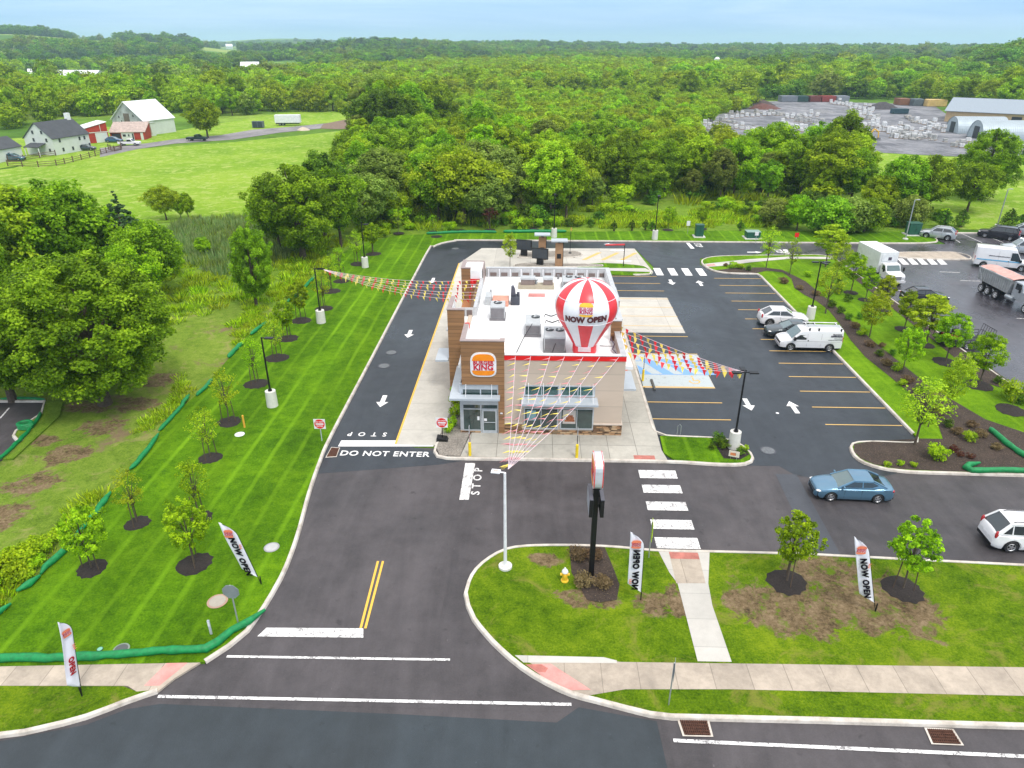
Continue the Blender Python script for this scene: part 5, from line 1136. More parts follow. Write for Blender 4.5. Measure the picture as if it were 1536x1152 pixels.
b = MB(); b.box(-.6, .75, -.75, .75, 0, .5); b.build('box', M('salmon', (.6, .28, .2), .7, var=.2), t, bevel=.03); b = MB(); b.box(-1.2, -.66, -.5, .8, 0, .75); b.cyl((-.8, .9), .1, 0, .95, 8); b.build('side_unit', unit_m, t)
t = thing('roof_crate', 'small pink red flat box lying on the white roof', 'box', (.35, 58.2, RZ))
b = MB(); b.box(-.72, .72, -.16, .16, 0, .24); b.build('box', M('pinkbox', (.62, .26, .24), .7, var=.2), t, bevel=.02)
for k, (x, y, l) in enumerate([(2.35, 63.2, 'small square vent pipe at the rear parapet'), (2.9, 63.2, 'tiny capped pipe at the rear parapet'), (-3.6, 44.9, 'small dark pipe stub behind the sign tower'), (1.5, 53.2, 'black bent hose loop on the roof, farther one'), (1.55, 51.8, 'black bent hose loop on the roof, nearer one')]):
    b = MB()
    if k < 3: b.cyl((x, y), .09, RZ-.01, RZ+.35, 8); b.cyl((x, y), .14, RZ+.35, RZ+.42, 8)
    else: b.tube([(x-.55, y, RZ+.02), (x-.5, y, RZ+.2), (x, y-.1, RZ+.08), (x+.5, y, RZ+.22), (x+.55, y, RZ+.02)], .045, 6)
    tag(b.build('vent_pipe' if k < 3 else 'hose', unit_d if k < 3 else black), l, 'vent pipe' if k < 3 else 'hose')
def cord(name, pts, r, m, label, cat): b = MB(); b.tube(smooth_line(pts, .25) if 0 else pts, r, 4); return tag(b.build(name, m), label, cat)
cord('power_cord', [(.0, 48.7, RZ+1.1), (-.6, 48.0, RZ+.3), (-1.0, 46.3, RZ+.05), (-1.15, 45.3, RZ+.05)], .03, black, 'black cord running over the roof from the middle unit', 'cord')
cord('guy_rope', [(2.3, 48.3, RZ+1.3), (1.6, 45.6, RZ+.7), (1.2, 44.4, RZ+.05)], .025, black, 'dark rope stretched across the twin fan unit', 'rope')
cord('power_cord', [(6.0, 49.0, RZ+.5), (5.75, 47.9, RZ+.25), (5.9, 46.9, RZ+.3), (5.7, 46.2, RZ+.2), (5.95, 45.4, RZ+.15), (5.9, 44.3, RZ+.15)], .05, M('cable_purple', (.12, .08, .12), .5), 'bundle of cables hanging along the right parapet', 'cables')
cord('rope', [(4.9, 47.2, RZ+.03), (5.3, 47.1, RZ+.05), (5.8, 47.15, RZ+.03)], .02, black, 'thin rope end lying right of the balloon', 'rope')
cord('rope', [(4.5, 45.0, RZ+.03), (4.9, 44.6, RZ+.05), (5.1, 44.2, RZ+.03)], .02, black, 'short rope at the right foot of the balloon', 'rope')
# ---- balloon
bal = thing('inflatable_balloon', 'red and white striped inflatable hot air balloon reading NOW OPEN on the roof', 'inflatable balloon', (3.7, 46.0, RZ), math.atan2(-3.7, 46)*1.0)
bal.rotation_euler.z = math.atan2(-3.7, 46)
b_red = M('balloon_red', (.78, .035, .05), .35, var=.05, spec=.6); b_white = M('balloon_white', (.8, .8, .83), .38, var=.04, spec=.6)
BP = [(.8, .0), (.8, .8), (.84, .82), (1.02, 1.2), (1.35, 1.9), (1.66, 2.5), (1.93, 3.05), (2.1, 3.6), (2.16, 4.1), (2.08, 4.65), (1.86, 5.15), (1.5, 5.6), (1.0, 5.95), (.5, 6.12), (.02, 6.17)]
BS = .87
BP = [(r, z*BS) for r, z in BP]
bp = smooth_line([(r, z) for r, z in BP[2:]], .12)
def brad(z):
    for (r0, z0), (r1, z1) in zip(bp, bp[1:]):
        if z0 <= z <= z1: return r0+(r1-r0)*(z-z0)/max(z1-z0, 1e-5)
    return .8
NG = 12; SUB = 8; rows = []
mb_ = MB(); NN = NG*SUB
for r, z in bp:
    for k in range(NN):
        a = 2*math.pi*k/NN-math.pi/2-math.pi/NG; ph = (k % SUB)/SUB; puff = 1+.018*math.sin(math.pi*ph)
        mb_.v.append((r*puff*math.cos(a), r*puff*math.sin(a), z))
for j in range(len(bp)-1):
    zc = (bp[j][1]+bp[j+1][1])/2
    for k in range(NN):
        g = k//SUB; m_ = 0 if g % 2 == 0 else 1
        gg = g if g < NG/2 else g-NG
        if 3.2*BS < zc < 4.95*BS and abs(gg) <= 1: m_ = 1
        mb_.f.append([j*NN+k, j*NN+(k+1) % NN, (j+1)*NN+(k+1) % NN, (j+1)*NN+k]); mb_.mi.append(m_)
mb_.build('envelope', [b_red, b_white], bal, smooth=True)
b = MB(); b.lathe((0, 0), [(.78, 0), (.84, .15), (.84, .6), (.8, .76)], 24); b.build('base', b_red, bal, smooth=True)
b = MB()
for z in (4.95*BS, 3.2*BS):
    r = brad(z)+.03; b.tube([(r*math.cos(a), r*math.sin(a), z) for a in [2*math.pi*k/48 for k in range(49)]], .02, 4)
b.build('seam', b_white, bal)
b = MB(); b.box(-.44, .44, -.92, -.8, .42, .76); b.build('basket_panel', M('basket_pink', (.75, .62, .66), .5), bal, bevel=.02)
def wrap(me, dy, curve=0.):
    for v in me.vertices:
        x, s, e = v.co.x, v.co.y+dy, v.co.z
        z = s; r = brad(z)*1.02+.02+e; a = x/max(.5, brad(z))
        z += curve*x*x*0; v.co = Vector((r*math.sin(a), -r*math.cos(a), z))
def subdiv(me, n=2):
    bm = bmesh.new(); bm.from_mesh(me); bmesh.ops.triangulate(bm, faces=bm.faces[:]); bmesh.ops.subdivide_edges(bm, edges=bm.edges[:], cuts=n); bm.to_mesh(me); bm.free()
def baltext(body, size, z, m, tilt=0, off=.02, sx=1.):
    me = text_mesh(body, size, .004, off, sx, 1.05)
    for v in me.vertices: v.co.y += v.co.x*tilt
    subdiv(me, 2); wrap(me, z); me.materials.clear(); me.materials.append(m); o = bpy.data.objects.new('lettering', me); COL.objects.link(o); o.parent = bal
maroon = M('maroon_letters', (.10, .02, .025), .5); gold = M('gold_bun', (.85, .48, .03), .5)
baltext('NOW OPEN', .56, 3.2, maroon, .05, .036, .9); baltext('BURGER', .23, 3.98, M('letters_crimson', (.5, .01, .08), .5), 0, .004, 1.0); baltext('KING', .34, 3.77, MC['letters_crimson'], 0, .01, 1.)
for sgn_, zc in ((1, 4.1), (-1, 3.61)):
    me = bpy.data.meshes.new('bun'); n = 16; w = .45; h = .27 if sgn_ > 0 else .15
    P = [(w*math.copysign(abs(math.cos(math.pi*k/n))**.7, math.cos(math.pi*k/n)), sgn_*h*math.sin(math.pi*k/n)**.8, .006) for k in range(n+1)]
    me.from_pydata(P, [], [tuple(range(n+1)) if sgn_ > 0 else tuple(range(n, -1, -1))]); subdiv(me, 2); wrap(me, zc); me.materials.append(gold); o = bpy.data.objects.new('bun_emblem', me); COL.objects.link(o); o.parent = bal
# ---- lamp posts
def lamp_black(u, v, h, label, heads, rz=0., xy=None, base_h=1.3, wide=.42):
    x, y = xy or G(u, v, .1); t = thing('lamp_post', label, 'lamp post', (x, y, .1), rz, 'black lamp posts on concrete bases')
    b = MB(); b.cyl((0, 0), wide, 0, base_h, 20, wide*.93); b.build('base', conc_b, t, smooth=True)
    b = MB(); b.cyl((0, 0), .16, base_h, base_h+.12, 10); b.cyl((0, 0), .075, base_h, h, 8, .06); b.build('pole', black, t)
    for a in heads:
        q = MB(); q.at((0, 0, h), a); q.box(.0, .3, -.03, .03, -.08, -.02); q.box(.25, .85, -.17, .17, -.1, -.02); lh = q.build('lamp_head', black, t); q = MB(); q.at((0, 0, h), a); q.box(.3, .8, -.13, .13, -.115, -.1); q.build('lens', M('lamp_lens', (.5, .5, .48), .3), lh)
    return t
lamp_black(409, 609, 5.65, 'black lamp post on a white base, nearest one on the left lawn', [0])
lamp_black(482, 484, 5.55, 'black lamp post holding the left pennant strings', [.1, 0], wide=.45)
lamp_black(548, 401, 5.4, 'black lamp post on the left lawn, farthest of the row', [0])
lamp_black(1215, 478, 5.9, 'black twin lamp post at the right kerb behind the parked cars', [math.pi, 0, -1.2])
lamp_black(1100, 672, 5.75, 'black lamp post by the front walk holding the right pennant strings', [math.pi, 0, 1.57], wide=.4)
lamp_black(982, 359, 6.2, 'black lamp post at the rear lane, right of the menu area', [-1.57])
lamp_black(831, 356, 6.2, 'black lamp post at the rear lane, hidden behind the order canopies', [-1.57])
def lamp_white(u, v, h, label, rz, col=white, pr=.08):
    x, y = G(u, v, .1); t = thing('lamp_post', label, 'lamp post', (x, y, .1), rz, 'tall pale lamp posts')
    b = MB(); b.cyl((0, 0), .36, 0, .14, 18); b.box(-.16, .16, -.16, .16, .14, .2); b.build('base', conc_b, t)
    b = MB(); b.cyl((0, 0), pr*1.15, .2, h, 8, pr*.85); b.build('pole', col, t)
    q = MB(); q.box(0, .3, -.035, .035, h-.02, h+.04); q.box(.22, .68, -.17, .17, h, h+.07); lh = q.build('lamp_head', col, t, bevel=.02); q = MB(); q.box(.35, .55, -.07, .07, h+.07, h+.1); q.build('sensor', M('sensor_beige', (.5, .45, .4), .5), lh)
    return t
lamp_white(758, 851, 5.9, 'white lamp post on the front island where the pennants meet', math.pi-.15)
lamp_white(1358, 359, 5.5, 'pale lamp post at the kerb in front of the green cabinet, right lot', 0, steel)
lamp_white(1496, 338, 5.4, 'pale leaning-looking lamp post behind the dark minivan', 0, steel)
# ---- pennant strings
pen = [M('pennant_red', (.72, .02, .03), .6), M('pennant_yellow', (.85, .68, .12), .6), M('pennant_pink', (.62, .22, .24), .6)]
cord_m = M('pennant_cord', (.75, .6, .66), .7)
def string(A, B, sag, n, label, group, wind=(0, 0, -1), size=.34, cols=(0, 1), rnd=None):
    A, B = Vector(A), Vector(B); g = random.Random(label); t = thing('pennant_string', label, 'pennant string', tuple(A), group=group)
    P = lambda s: A.lerp(B, s)-Vector((0, 0, sag*4*s*(1-s)))-A
    b = MB(); b.tube([P(k/24) for k in range(25)], .014, 4); b.build('cord', cord_m, t)
    Lt = (B-A).length; w = size*(.62 if size < .5 else .3)
    for k in range(n):
        s = (k+.6+g.uniform(-.12, .12))/n
        p0, p1 = P(s-w/2/Lt), P(s+w/2/Lt); m_ = (p0+p1)/2
        d = (Vector(wind)+Vector((g.uniform(-.3, .3), g.uniform(-.3, .3), g.uniform(-.35, .15)))).normalized()*size*g.uniform(.85, 1.15)
        b = MB(); q = (p0+p1)/2+d*.5+Vector((g.uniform(-.04, .04), g.uniform(-.04, .04), 0))
        e0, e1 = p0.lerp(m_+d, .5)+(q-m_-d*.5), p1.lerp(m_+d, .5)+(q-m_-d*.5)
        b.add([tuple(p0), tuple(p1), tuple(e1), tuple(e0), tuple(m_+d)], [(0, 1, 2, 3), (3, 2, 4)])
        o = b.build('pennant', pen[cols[k % len(cols)] if g.random() > .06 else 1-(k % 2)], t)
        sm = o.modifiers.new('t', 'SOLIDIFY'); sm.thickness = .006
top = (-1.1, 29.55, 6.05)
ordn = ['first', 'second', 'third', 'fourth', 'fifth', 'sixth', 'seventh']
for i, u in enumerate((773, 796, 825, 847, 875, 900, 928.5)):
    X = XZ(u, 530, 43.4)[0]
    string(top, (X, 43.43, 6.12), .25+.03*i, 18, 'pennant string from the white lamp post to the front parapet, %s from the left' % ordn[i], 'front pennant strings', wind=(-1., .2, -.32), size=.56, cols=(1, 2))
for i, y in enumerate((60.2, 59.0, 58.2, 56.8, 56.0, 54.9)):
    string((-20.35+.0, 65.3, 5.5), (-4.55, y, 6.15), .55+.05*i, 27, 'pennant string from the left lamp post to the roof, %s from the rear' % ordn[i], 'left pennant strings', wind=(.25, -.3, -1), size=.36, cols=(1, 0))
for i, y in enumerate((49.4, 48.2, 46.9, 45.7, 44.4)):
    string((13.85, 42.15, 5.75), (6.4, y, 6.15), .22+.04*i, 17, 'pennant string from the right lamp post to the roof corner, %s from the rear' % ordn[i], 'right pennant strings', wind=(.1, -.3, -1), size=.46, cols=(1, 0))
# ================================================================= VEHICLES
def carpaint(name, col, metal=.3): return M(name, col, .28, metal, var=.03, spec=.5, coat=.8)
def interp(tab, x):
    if x <= tab[0][0]: return tab[0][1]
    for (a, p), (b, q) in zip(tab, tab[1:]):
        if a <= x <= b:
            t = (x-a)/(b-a) if b > a else 0; t = t*t*(3-2*t) if False else t; return p+(q-p)*t
    return tab[-1][1]
def wheel(t, x, y, r, side, w=.21, rim=None):
    e = bpy.data.objects.new('wheel', None); COL.objects.link(e); e.parent = t; e.location = (x, y, r); e.rotation_euler = (math.pi/2, 0, 0) if side < 0 else (-math.pi/2, 0, 0)
    b = MB(); b.lathe((0, 0), [(r*.62, w/2-.02), (r*.9, w/2), (r, w/2-.04), (r, -w/2+.04), (r*.9, -w/2)], 20); b.cyl((0, 0), r*.66, -w/2, w/2-.05, 16); b.build('tyre', rubber, e, smooth=True)
    b = MB(); b.lathe((0, 0), [(r*.66, w/2-.035), (r*.6, w/2-.005), (r*.54, w/2-.03)], 18); b.cyl((0, 0), r*.16, w/2-.06, w/2-.01, 10)
    for k in range(5):
        a = k*1.2566; c, s = math.cos(a), math.sin(a); n = (-s, c)
        b.add([(c*r*.12+n[0]*.05, s*r*.12+n[1]*.05, w/2-.02), (c*r*.12-n[0]*.05, s*r*.12-n[1]*.05, w/2-.02), (c*r*.58-n[0]*.03, s*r*.58-n[1]*.03, w/2-.02), (c*r*.58+n[0]*.03, s*r*.58+n[1]*.03, w/2-.02)], [(0, 1, 2, 3)])
    b.build('rim', rim or rimm, e)
def make_car(name, label, cat, paint, L, Wd, H, hood, deck, ws, rf, rr, rb, wb, rw=.33, sill=.2, trim=None, belt=None, plan=None, rails=False, group=None, lamps=True, glassq=None):
    """x forward. hood/deck tables give the top line of the lower body; ws..rb are windscreen base, roof front, roof rear, rear screen base"""
    t = thing(name, label, cat, group=group)
    top = hood+deck if False else belt
    plan = plan or [(-.5, .78), (-.485, .86), (-.46, .93), (-.4, .98), (-.2, 1.), (.2, 1.), (.36, .98), (.43, .93), (.475, .84), (.495, .72), (.5, .64)]
    ax = (wb/2+.02, -wb/2-.02)
    xs = sorted(set([round(-L/2+L*k/64, 4) for k in range(65)]+[round(a+rw*1.18*math.cos(math.pi*k/10), 4) for a in ax for k in range(11)]))
    rows = []
    for x in xs:
        hw = Wd/2*interp(plan, x/L); zt = interp(top, x/L); zb = sill+.06*max(0, abs(x/L)-.42)/.08*1.5
        arch = 0
        for a in ax:
            d = abs(x-a)
            if d <= rw*1.18: arch = max(arch, rw+math.sqrt(max(0, (rw*1.18)**2-d*d)))
        zb2 = max(zb, arch)
        zm = max(zb2+.01, sill+.28); zs = max(zt-.07, zm+.01)
        half = [(hw*.93, zb2), (hw*.99, max(zb2+.005, (zb2+zm)/2)), (hw*1., max(zm, zb2+.01)), (hw*.985, (zm+zs)/2), (hw*.955, zs), (hw*.86, zt), (hw*.45, zt+.035), (0, zt+.045)]
        rows.append([(x, y, z) for y, z in half]+[(x, -y, z) for y, z in half[-2::-1]])
    b = MB(); b.grid(rows)
    b.add(rows[0], [tuple(range(len(rows[0])))]); b.add(rows[-1], [tuple(range(len(rows[0])-1, -1, -1))])
    b.build('body', paint, t, smooth=True)
    u = MB(); u.box(-L*.47, L*.47, -Wd*.43, Wd*.43, sill-.02, min(.62, interp(top, 0)-.2)); u.build('underbody', black, t)
    for a in ax:
        for s in (-1, 1):
            q = MB(); n = 14; rr1, rr2 = rw*1.16, rw*1.3
            q.add([(a+r*math.cos(math.pi*k/n), s*Wd/2*(.985 if r == rr1 else 1.004), rw+r*math.sin(math.pi*k/n)) for r in (rr1, rr2) for k in range(n+1)], [(k, k+1, n+2+k, n+1+k) for k in range(n)])
            if trim: q.build('wheel_arch', trim, t)
            wheel(t, a, s*(Wd/2-.11), rw, s)
    # greenhouse
    zb = lambda x: interp(top, x/L)+.02
    zr = H; hw0 = Wd/2*.9; hw1 = Wd/2*.72
    g = MB()
    B_ = [(ws, zb(ws)), (rf, zr-.05), (rr, zr-.05), (rb, zb(rb))]
    def y_at(x, z, base): k = (z-base)/max(.01, zr-base); return hw0+(hw1-hw0)*k
    zf, zk = zb(ws), zb(rb)
    wsh = MB(); wsh.add([(ws, -hw0*.93, zf), (ws, hw0*.93, zf), (rf, hw1*.93, zr-.03), (rf, -hw1*.93, zr-.03)], [(0, 1, 2, 3)]); wsh.build('windshield', glassw, t)
    rw_ = MB(); rw_.add([(rb, -hw0*.88, zk), (rb, hw0*.88, zk), (rr, hw1*.9, zr-.04), (rr, -hw1*.9, zr-.04)], [(3, 2, 1, 0)]); rw_.build('rear_window', glass, t)
    # cabin shell: side panels, pillars and roof as one painted skin
    sh = MB(); zz = zr-.035
    for s in (-1, 1):
        sh.add([(ws, s*hw0, zf), (rf, s*hw1, zz), (rr, s*hw1, zz), (rb, s*hw0, zk), ((ws+rf)/2-.0, s*hw0, zb(0))], [(0, 1, 2, 3)])
    n = 8; R_ = []
    for k in range(n+1):
        x = rf+.04+(rr-rf-.08)*k/n; e = .045*math.sin(math.pi*k/n)+.0
        R_.append([(x, y, zz+.004+e*(1-(y/hw1)**2)+.03*(1-abs(y/hw1)**3)) for y in [hw1*j/4 for j in range(-4, 5)]])
    sh.grid(R_)
    # A and C pillars
    for s in (-1, 1):
        sh.tube([(ws+.02, s*hw0*.95, zf), (rf, s*hw1*.97, zz+.01)], .045, 5); sh.tube([(rb-.02, s*hw0*.92, zk), (rr, s*hw1*.95, zz+.01)], .06, 5)
        sh.tube([(rf, s*hw1*.99, zz+.012), (rr, s*hw1*.99, zz+.012)], .035, 5)
    sh.build('roof', paint, t, smooth=True)
    mid = (rf+rr)/2+.05
    def sidepane(xa, xb, s):
        def pt(x, k):  # k 0 bottom 1 top; x given at the bottom, follow the glass outline
            z0 = zb(max(rb, min(ws, x)))+.05; z1 = zz-.07
            xl = ws-(ws-rf)*.0
            return z0+(z1-z0)*k
        q = MB(); P = []
        for x, k in ((xa, 0), (xb, 0), (xb, 1), (xa, 1)):
            z = pt(x, k)
            lim_f = ws+(rf-ws)*(z-zf)/(zz-zf)-.12; lim_r = rb+(rr-rb)*(z-zk)/(zz-zk)+.16
            xx = min(max(x, lim_r), lim_f); y = hw0+(hw1-hw0)*(z-zb(0))/(zz-zb(0))+.012; P.append((xx, s*y, z))
        q.add(P, [(0, 1, 2, 3) if s < 0 else (3, 2, 1, 0)]); q.build('side_window', glass, t)
    for s in (-1, 1):
        if rr-rb < -9: pass
        sidepane(mid+.03, ws, s)
        if (mid-rb) > 1.6: sidepane(rb+.75, mid-.03, s); sidepane(rb, rb+.68, s)
        else: sidepane(rb, mid-.03, s)
        q = MB(); q.ell((ws-.28, s*(hw0+.13), zb(ws-.2)+.1), (.07, .12, .08), 8, 6); q.build('mirror', paint, t, smooth=True)
    # seams, handles, lamps, plates
    for s in (-1, 1):
        q = MB(); y = s*Wd/2*.995
        for x in (mid+.02, ws-.38 if ws-.38 > mid+.5 else mid+.9, ):
            q.tube([(x, y*1.002, sill+.14), (x, y*.985, zb(x)-.1)], .008, 4)
        q.build('door_seam', black, t)
        q = MB()
        for x in (mid+.16, mid-.85): q.box(x, x+.16, min(y, y*1.02), max(y, y*1.02), zb(x)-.2, zb(x)-.165)
        q.build('door_handle', paint, t)
        zl = interp(top, .45)
        xh = L*.452; yh = Wd/2*interp(plan, .452)
        q = MB(); q.ell((xh-.02, s*yh*.86, zl-.09), (.2, yh*.17, .07), 10, 6); q.build('headlight', lampm, t, smooth=True)
        zl = interp(top, -.47); xr = -L*.475; yr = Wd/2*interp(plan, -.475)
        q = MB(); q.ell((xr, s*yr*.9, zl-.14 if H < 1.55 else zl-.06), (.1, yr*.13, .09) if H < 1.55 else (.1, yr*.1, .26), 10, 6); q.build('taillight', tail, t, smooth=True)
    q = MB(); q.box(L*.497, L*.502, -Wd*.25, Wd*.25, .32, .5); q.box(L*.485, L*.5, -Wd*.3, Wd*.3, .54, .6); q.build('grille', black, t)
    q = MB(); q.box(-L*.5-.012, -L*.5-.002, -.26, .26, .62, .74); q.build('licence_plate', white, t)
    q = MB(); q.box(-L*.503, -L*.47, -Wd*.38, Wd*.38, .24, .42); q.build('rear_bumper', trim or black, t)
    if rails:
        for s in (-1, 1): q = MB(); q.tube([(rf-.25, s*hw1*.8, zr+.0), (rf-.4, s*hw1*.8, zr+.07), (rr+.3, s*hw1*.8, zr+.07), (rr+.15, s*hw1*.8, zr)], .022, 5); q.build('roof_rail', black if rails == 1 else steel, t)
    return t
SED = dict(belt=[(-.5, .72), (-.49, .93), (-.46, 1.0), (-.36, 1.02), (-.25, .97), (.2, .94), (.3, .9), (.42, .8), (.47, .72), (.49, .62), (.5, .5)])
SUVB = dict(belt=[(-.5, .7), (-.495, .95), (-.47, 1.08), (-.4, 1.08), (.2, 1.03), (.28, 1.02), (.42, .93), (.475, .84), (.495, .68), (.5, .52)])
def place(t, x, y, ang): t.location = (x, y, .012); t.rotation_euler = (0, 0, ang); return t
mid_ = lambda a, b: ((a[0]+b[0])/2, (a[1]+b[1])/2)
blue = carpaint('car_paint_blue', (.11, .23, .34), .55); cwhite = carpaint('car_paint_white', (.78, .78, .8), .0); silver = carpaint('car_paint_silver', (.5, .53, .56), .6); darkgr = carpaint('car_paint_dark', (.05, .065, .075), .5); blackc = carpaint('car_paint_black', (.012, .012, .018), .3); redc = carpaint('car_paint_maroon', (.2, .02, .03), .3)
c = make_car('sedan_car', 'light blue metallic sedan driving left on the cross drive', 'car', blue, 4.62, 1.78, 1.44, 0, 0, 1.02, .12, -.98, -1.78, 2.7, .32, **SED)
place(c, *mid_(G(1230, 747), G(1322, 752)), 0); c.location = (19.6, 36.75, .012); c.rotation_euler.z = math.pi-.05
c = make_car('suv_car', 'white SUV with black lower trim, cut by the right edge of the photo', 'car', cwhite, 4.7, 1.87, 1.72, 0, 0, 1.12, .42, -1.6, -2.2, 2.7, .36, trim=black, rails=1, **SUVB)
c.location = (27.6, 32.25, .012); c.rotation_euler.z = -.06
c = make_car('crossover_car', 'white crossover parked nose-in at the right kerb, farthest of the three', 'car', cwhite, 4.65, 1.88, 1.6, 0, 0, .95, .1, -1.25, -2.02, 2.85, .37, trim=darkgr, **SUVB)
c.location = (24.75, 66.4, .012); c.rotation_euler.z = -.04
c = make_car('sedan_car', 'dark grey sedan parked between the white crossover and the white cargo van', 'car', darkgr, 4.7, 1.8, 1.43, 0, 0, .95, .08, -1.0, -1.8, 2.75, .33, **SED)
c.location = (24.5, 63.2, .012); c.rotation_euler.z = math.pi-.02
sv = make_car('suv_car', 'silver SUV parked at the top left corner of the right lot', 'car', silver, 4.6, 1.85, 1.65, 0, 0, 1.0, .3, -1.5, -2.1, 2.65, .36, rails=2, trim=black, **SUVB)
x, y = G(1407, 358); sv.location = (x, y+.3, .02); sv.rotation_euler.z = 2.55
c = make_car('suv_car', 'silver SUV at the far right edge, second row from the light pole', 'car', silver, 4.9, 1.95, 1.78, 0, 0, 1.05, .3, -1.7, -2.3, 2.85, .37, rails=2, **SUVB); x, y = G(1524, 379); c.location = (x+.6, y, .02); c.rotation_euler.z = math.pi-.25
c = make_car('suv_car', 'pale silver crossover behind the dark minivan at the right edge', 'car', silver, 4.5, 1.85, 1.62, 0, 0, 1.0, .25, -1.4, -2.0, 2.65, .35, **SUVB); x, y = G(1531, 355); c.location = (x+.8, y+1, .02); c.rotation_euler.z = 2.55
c = make_car('minivan_car', 'black minivan parked below the right tall light pole', 'minivan', blackc, 5.1, 1.98, 1.76, 0, 0, 1.3, .45, -2.0, -2.4, 3.0, .35, **SUVB); x, y = G(1498, 358); c.location = (x, y+.3, .02); c.rotation_euler.z = 2.5
c = make_car('sedan_car', 'dark car with a grey roof half hidden behind the tree row of the right lot', 'car', blackc, 4.7, 1.83, 1.5, 0, 0, .95, .08, -1.1, -1.8, 2.75, .33, **SED); x, y = G(1385, 452); c.location = (x, y, .02); c.rotation_euler.z = .0
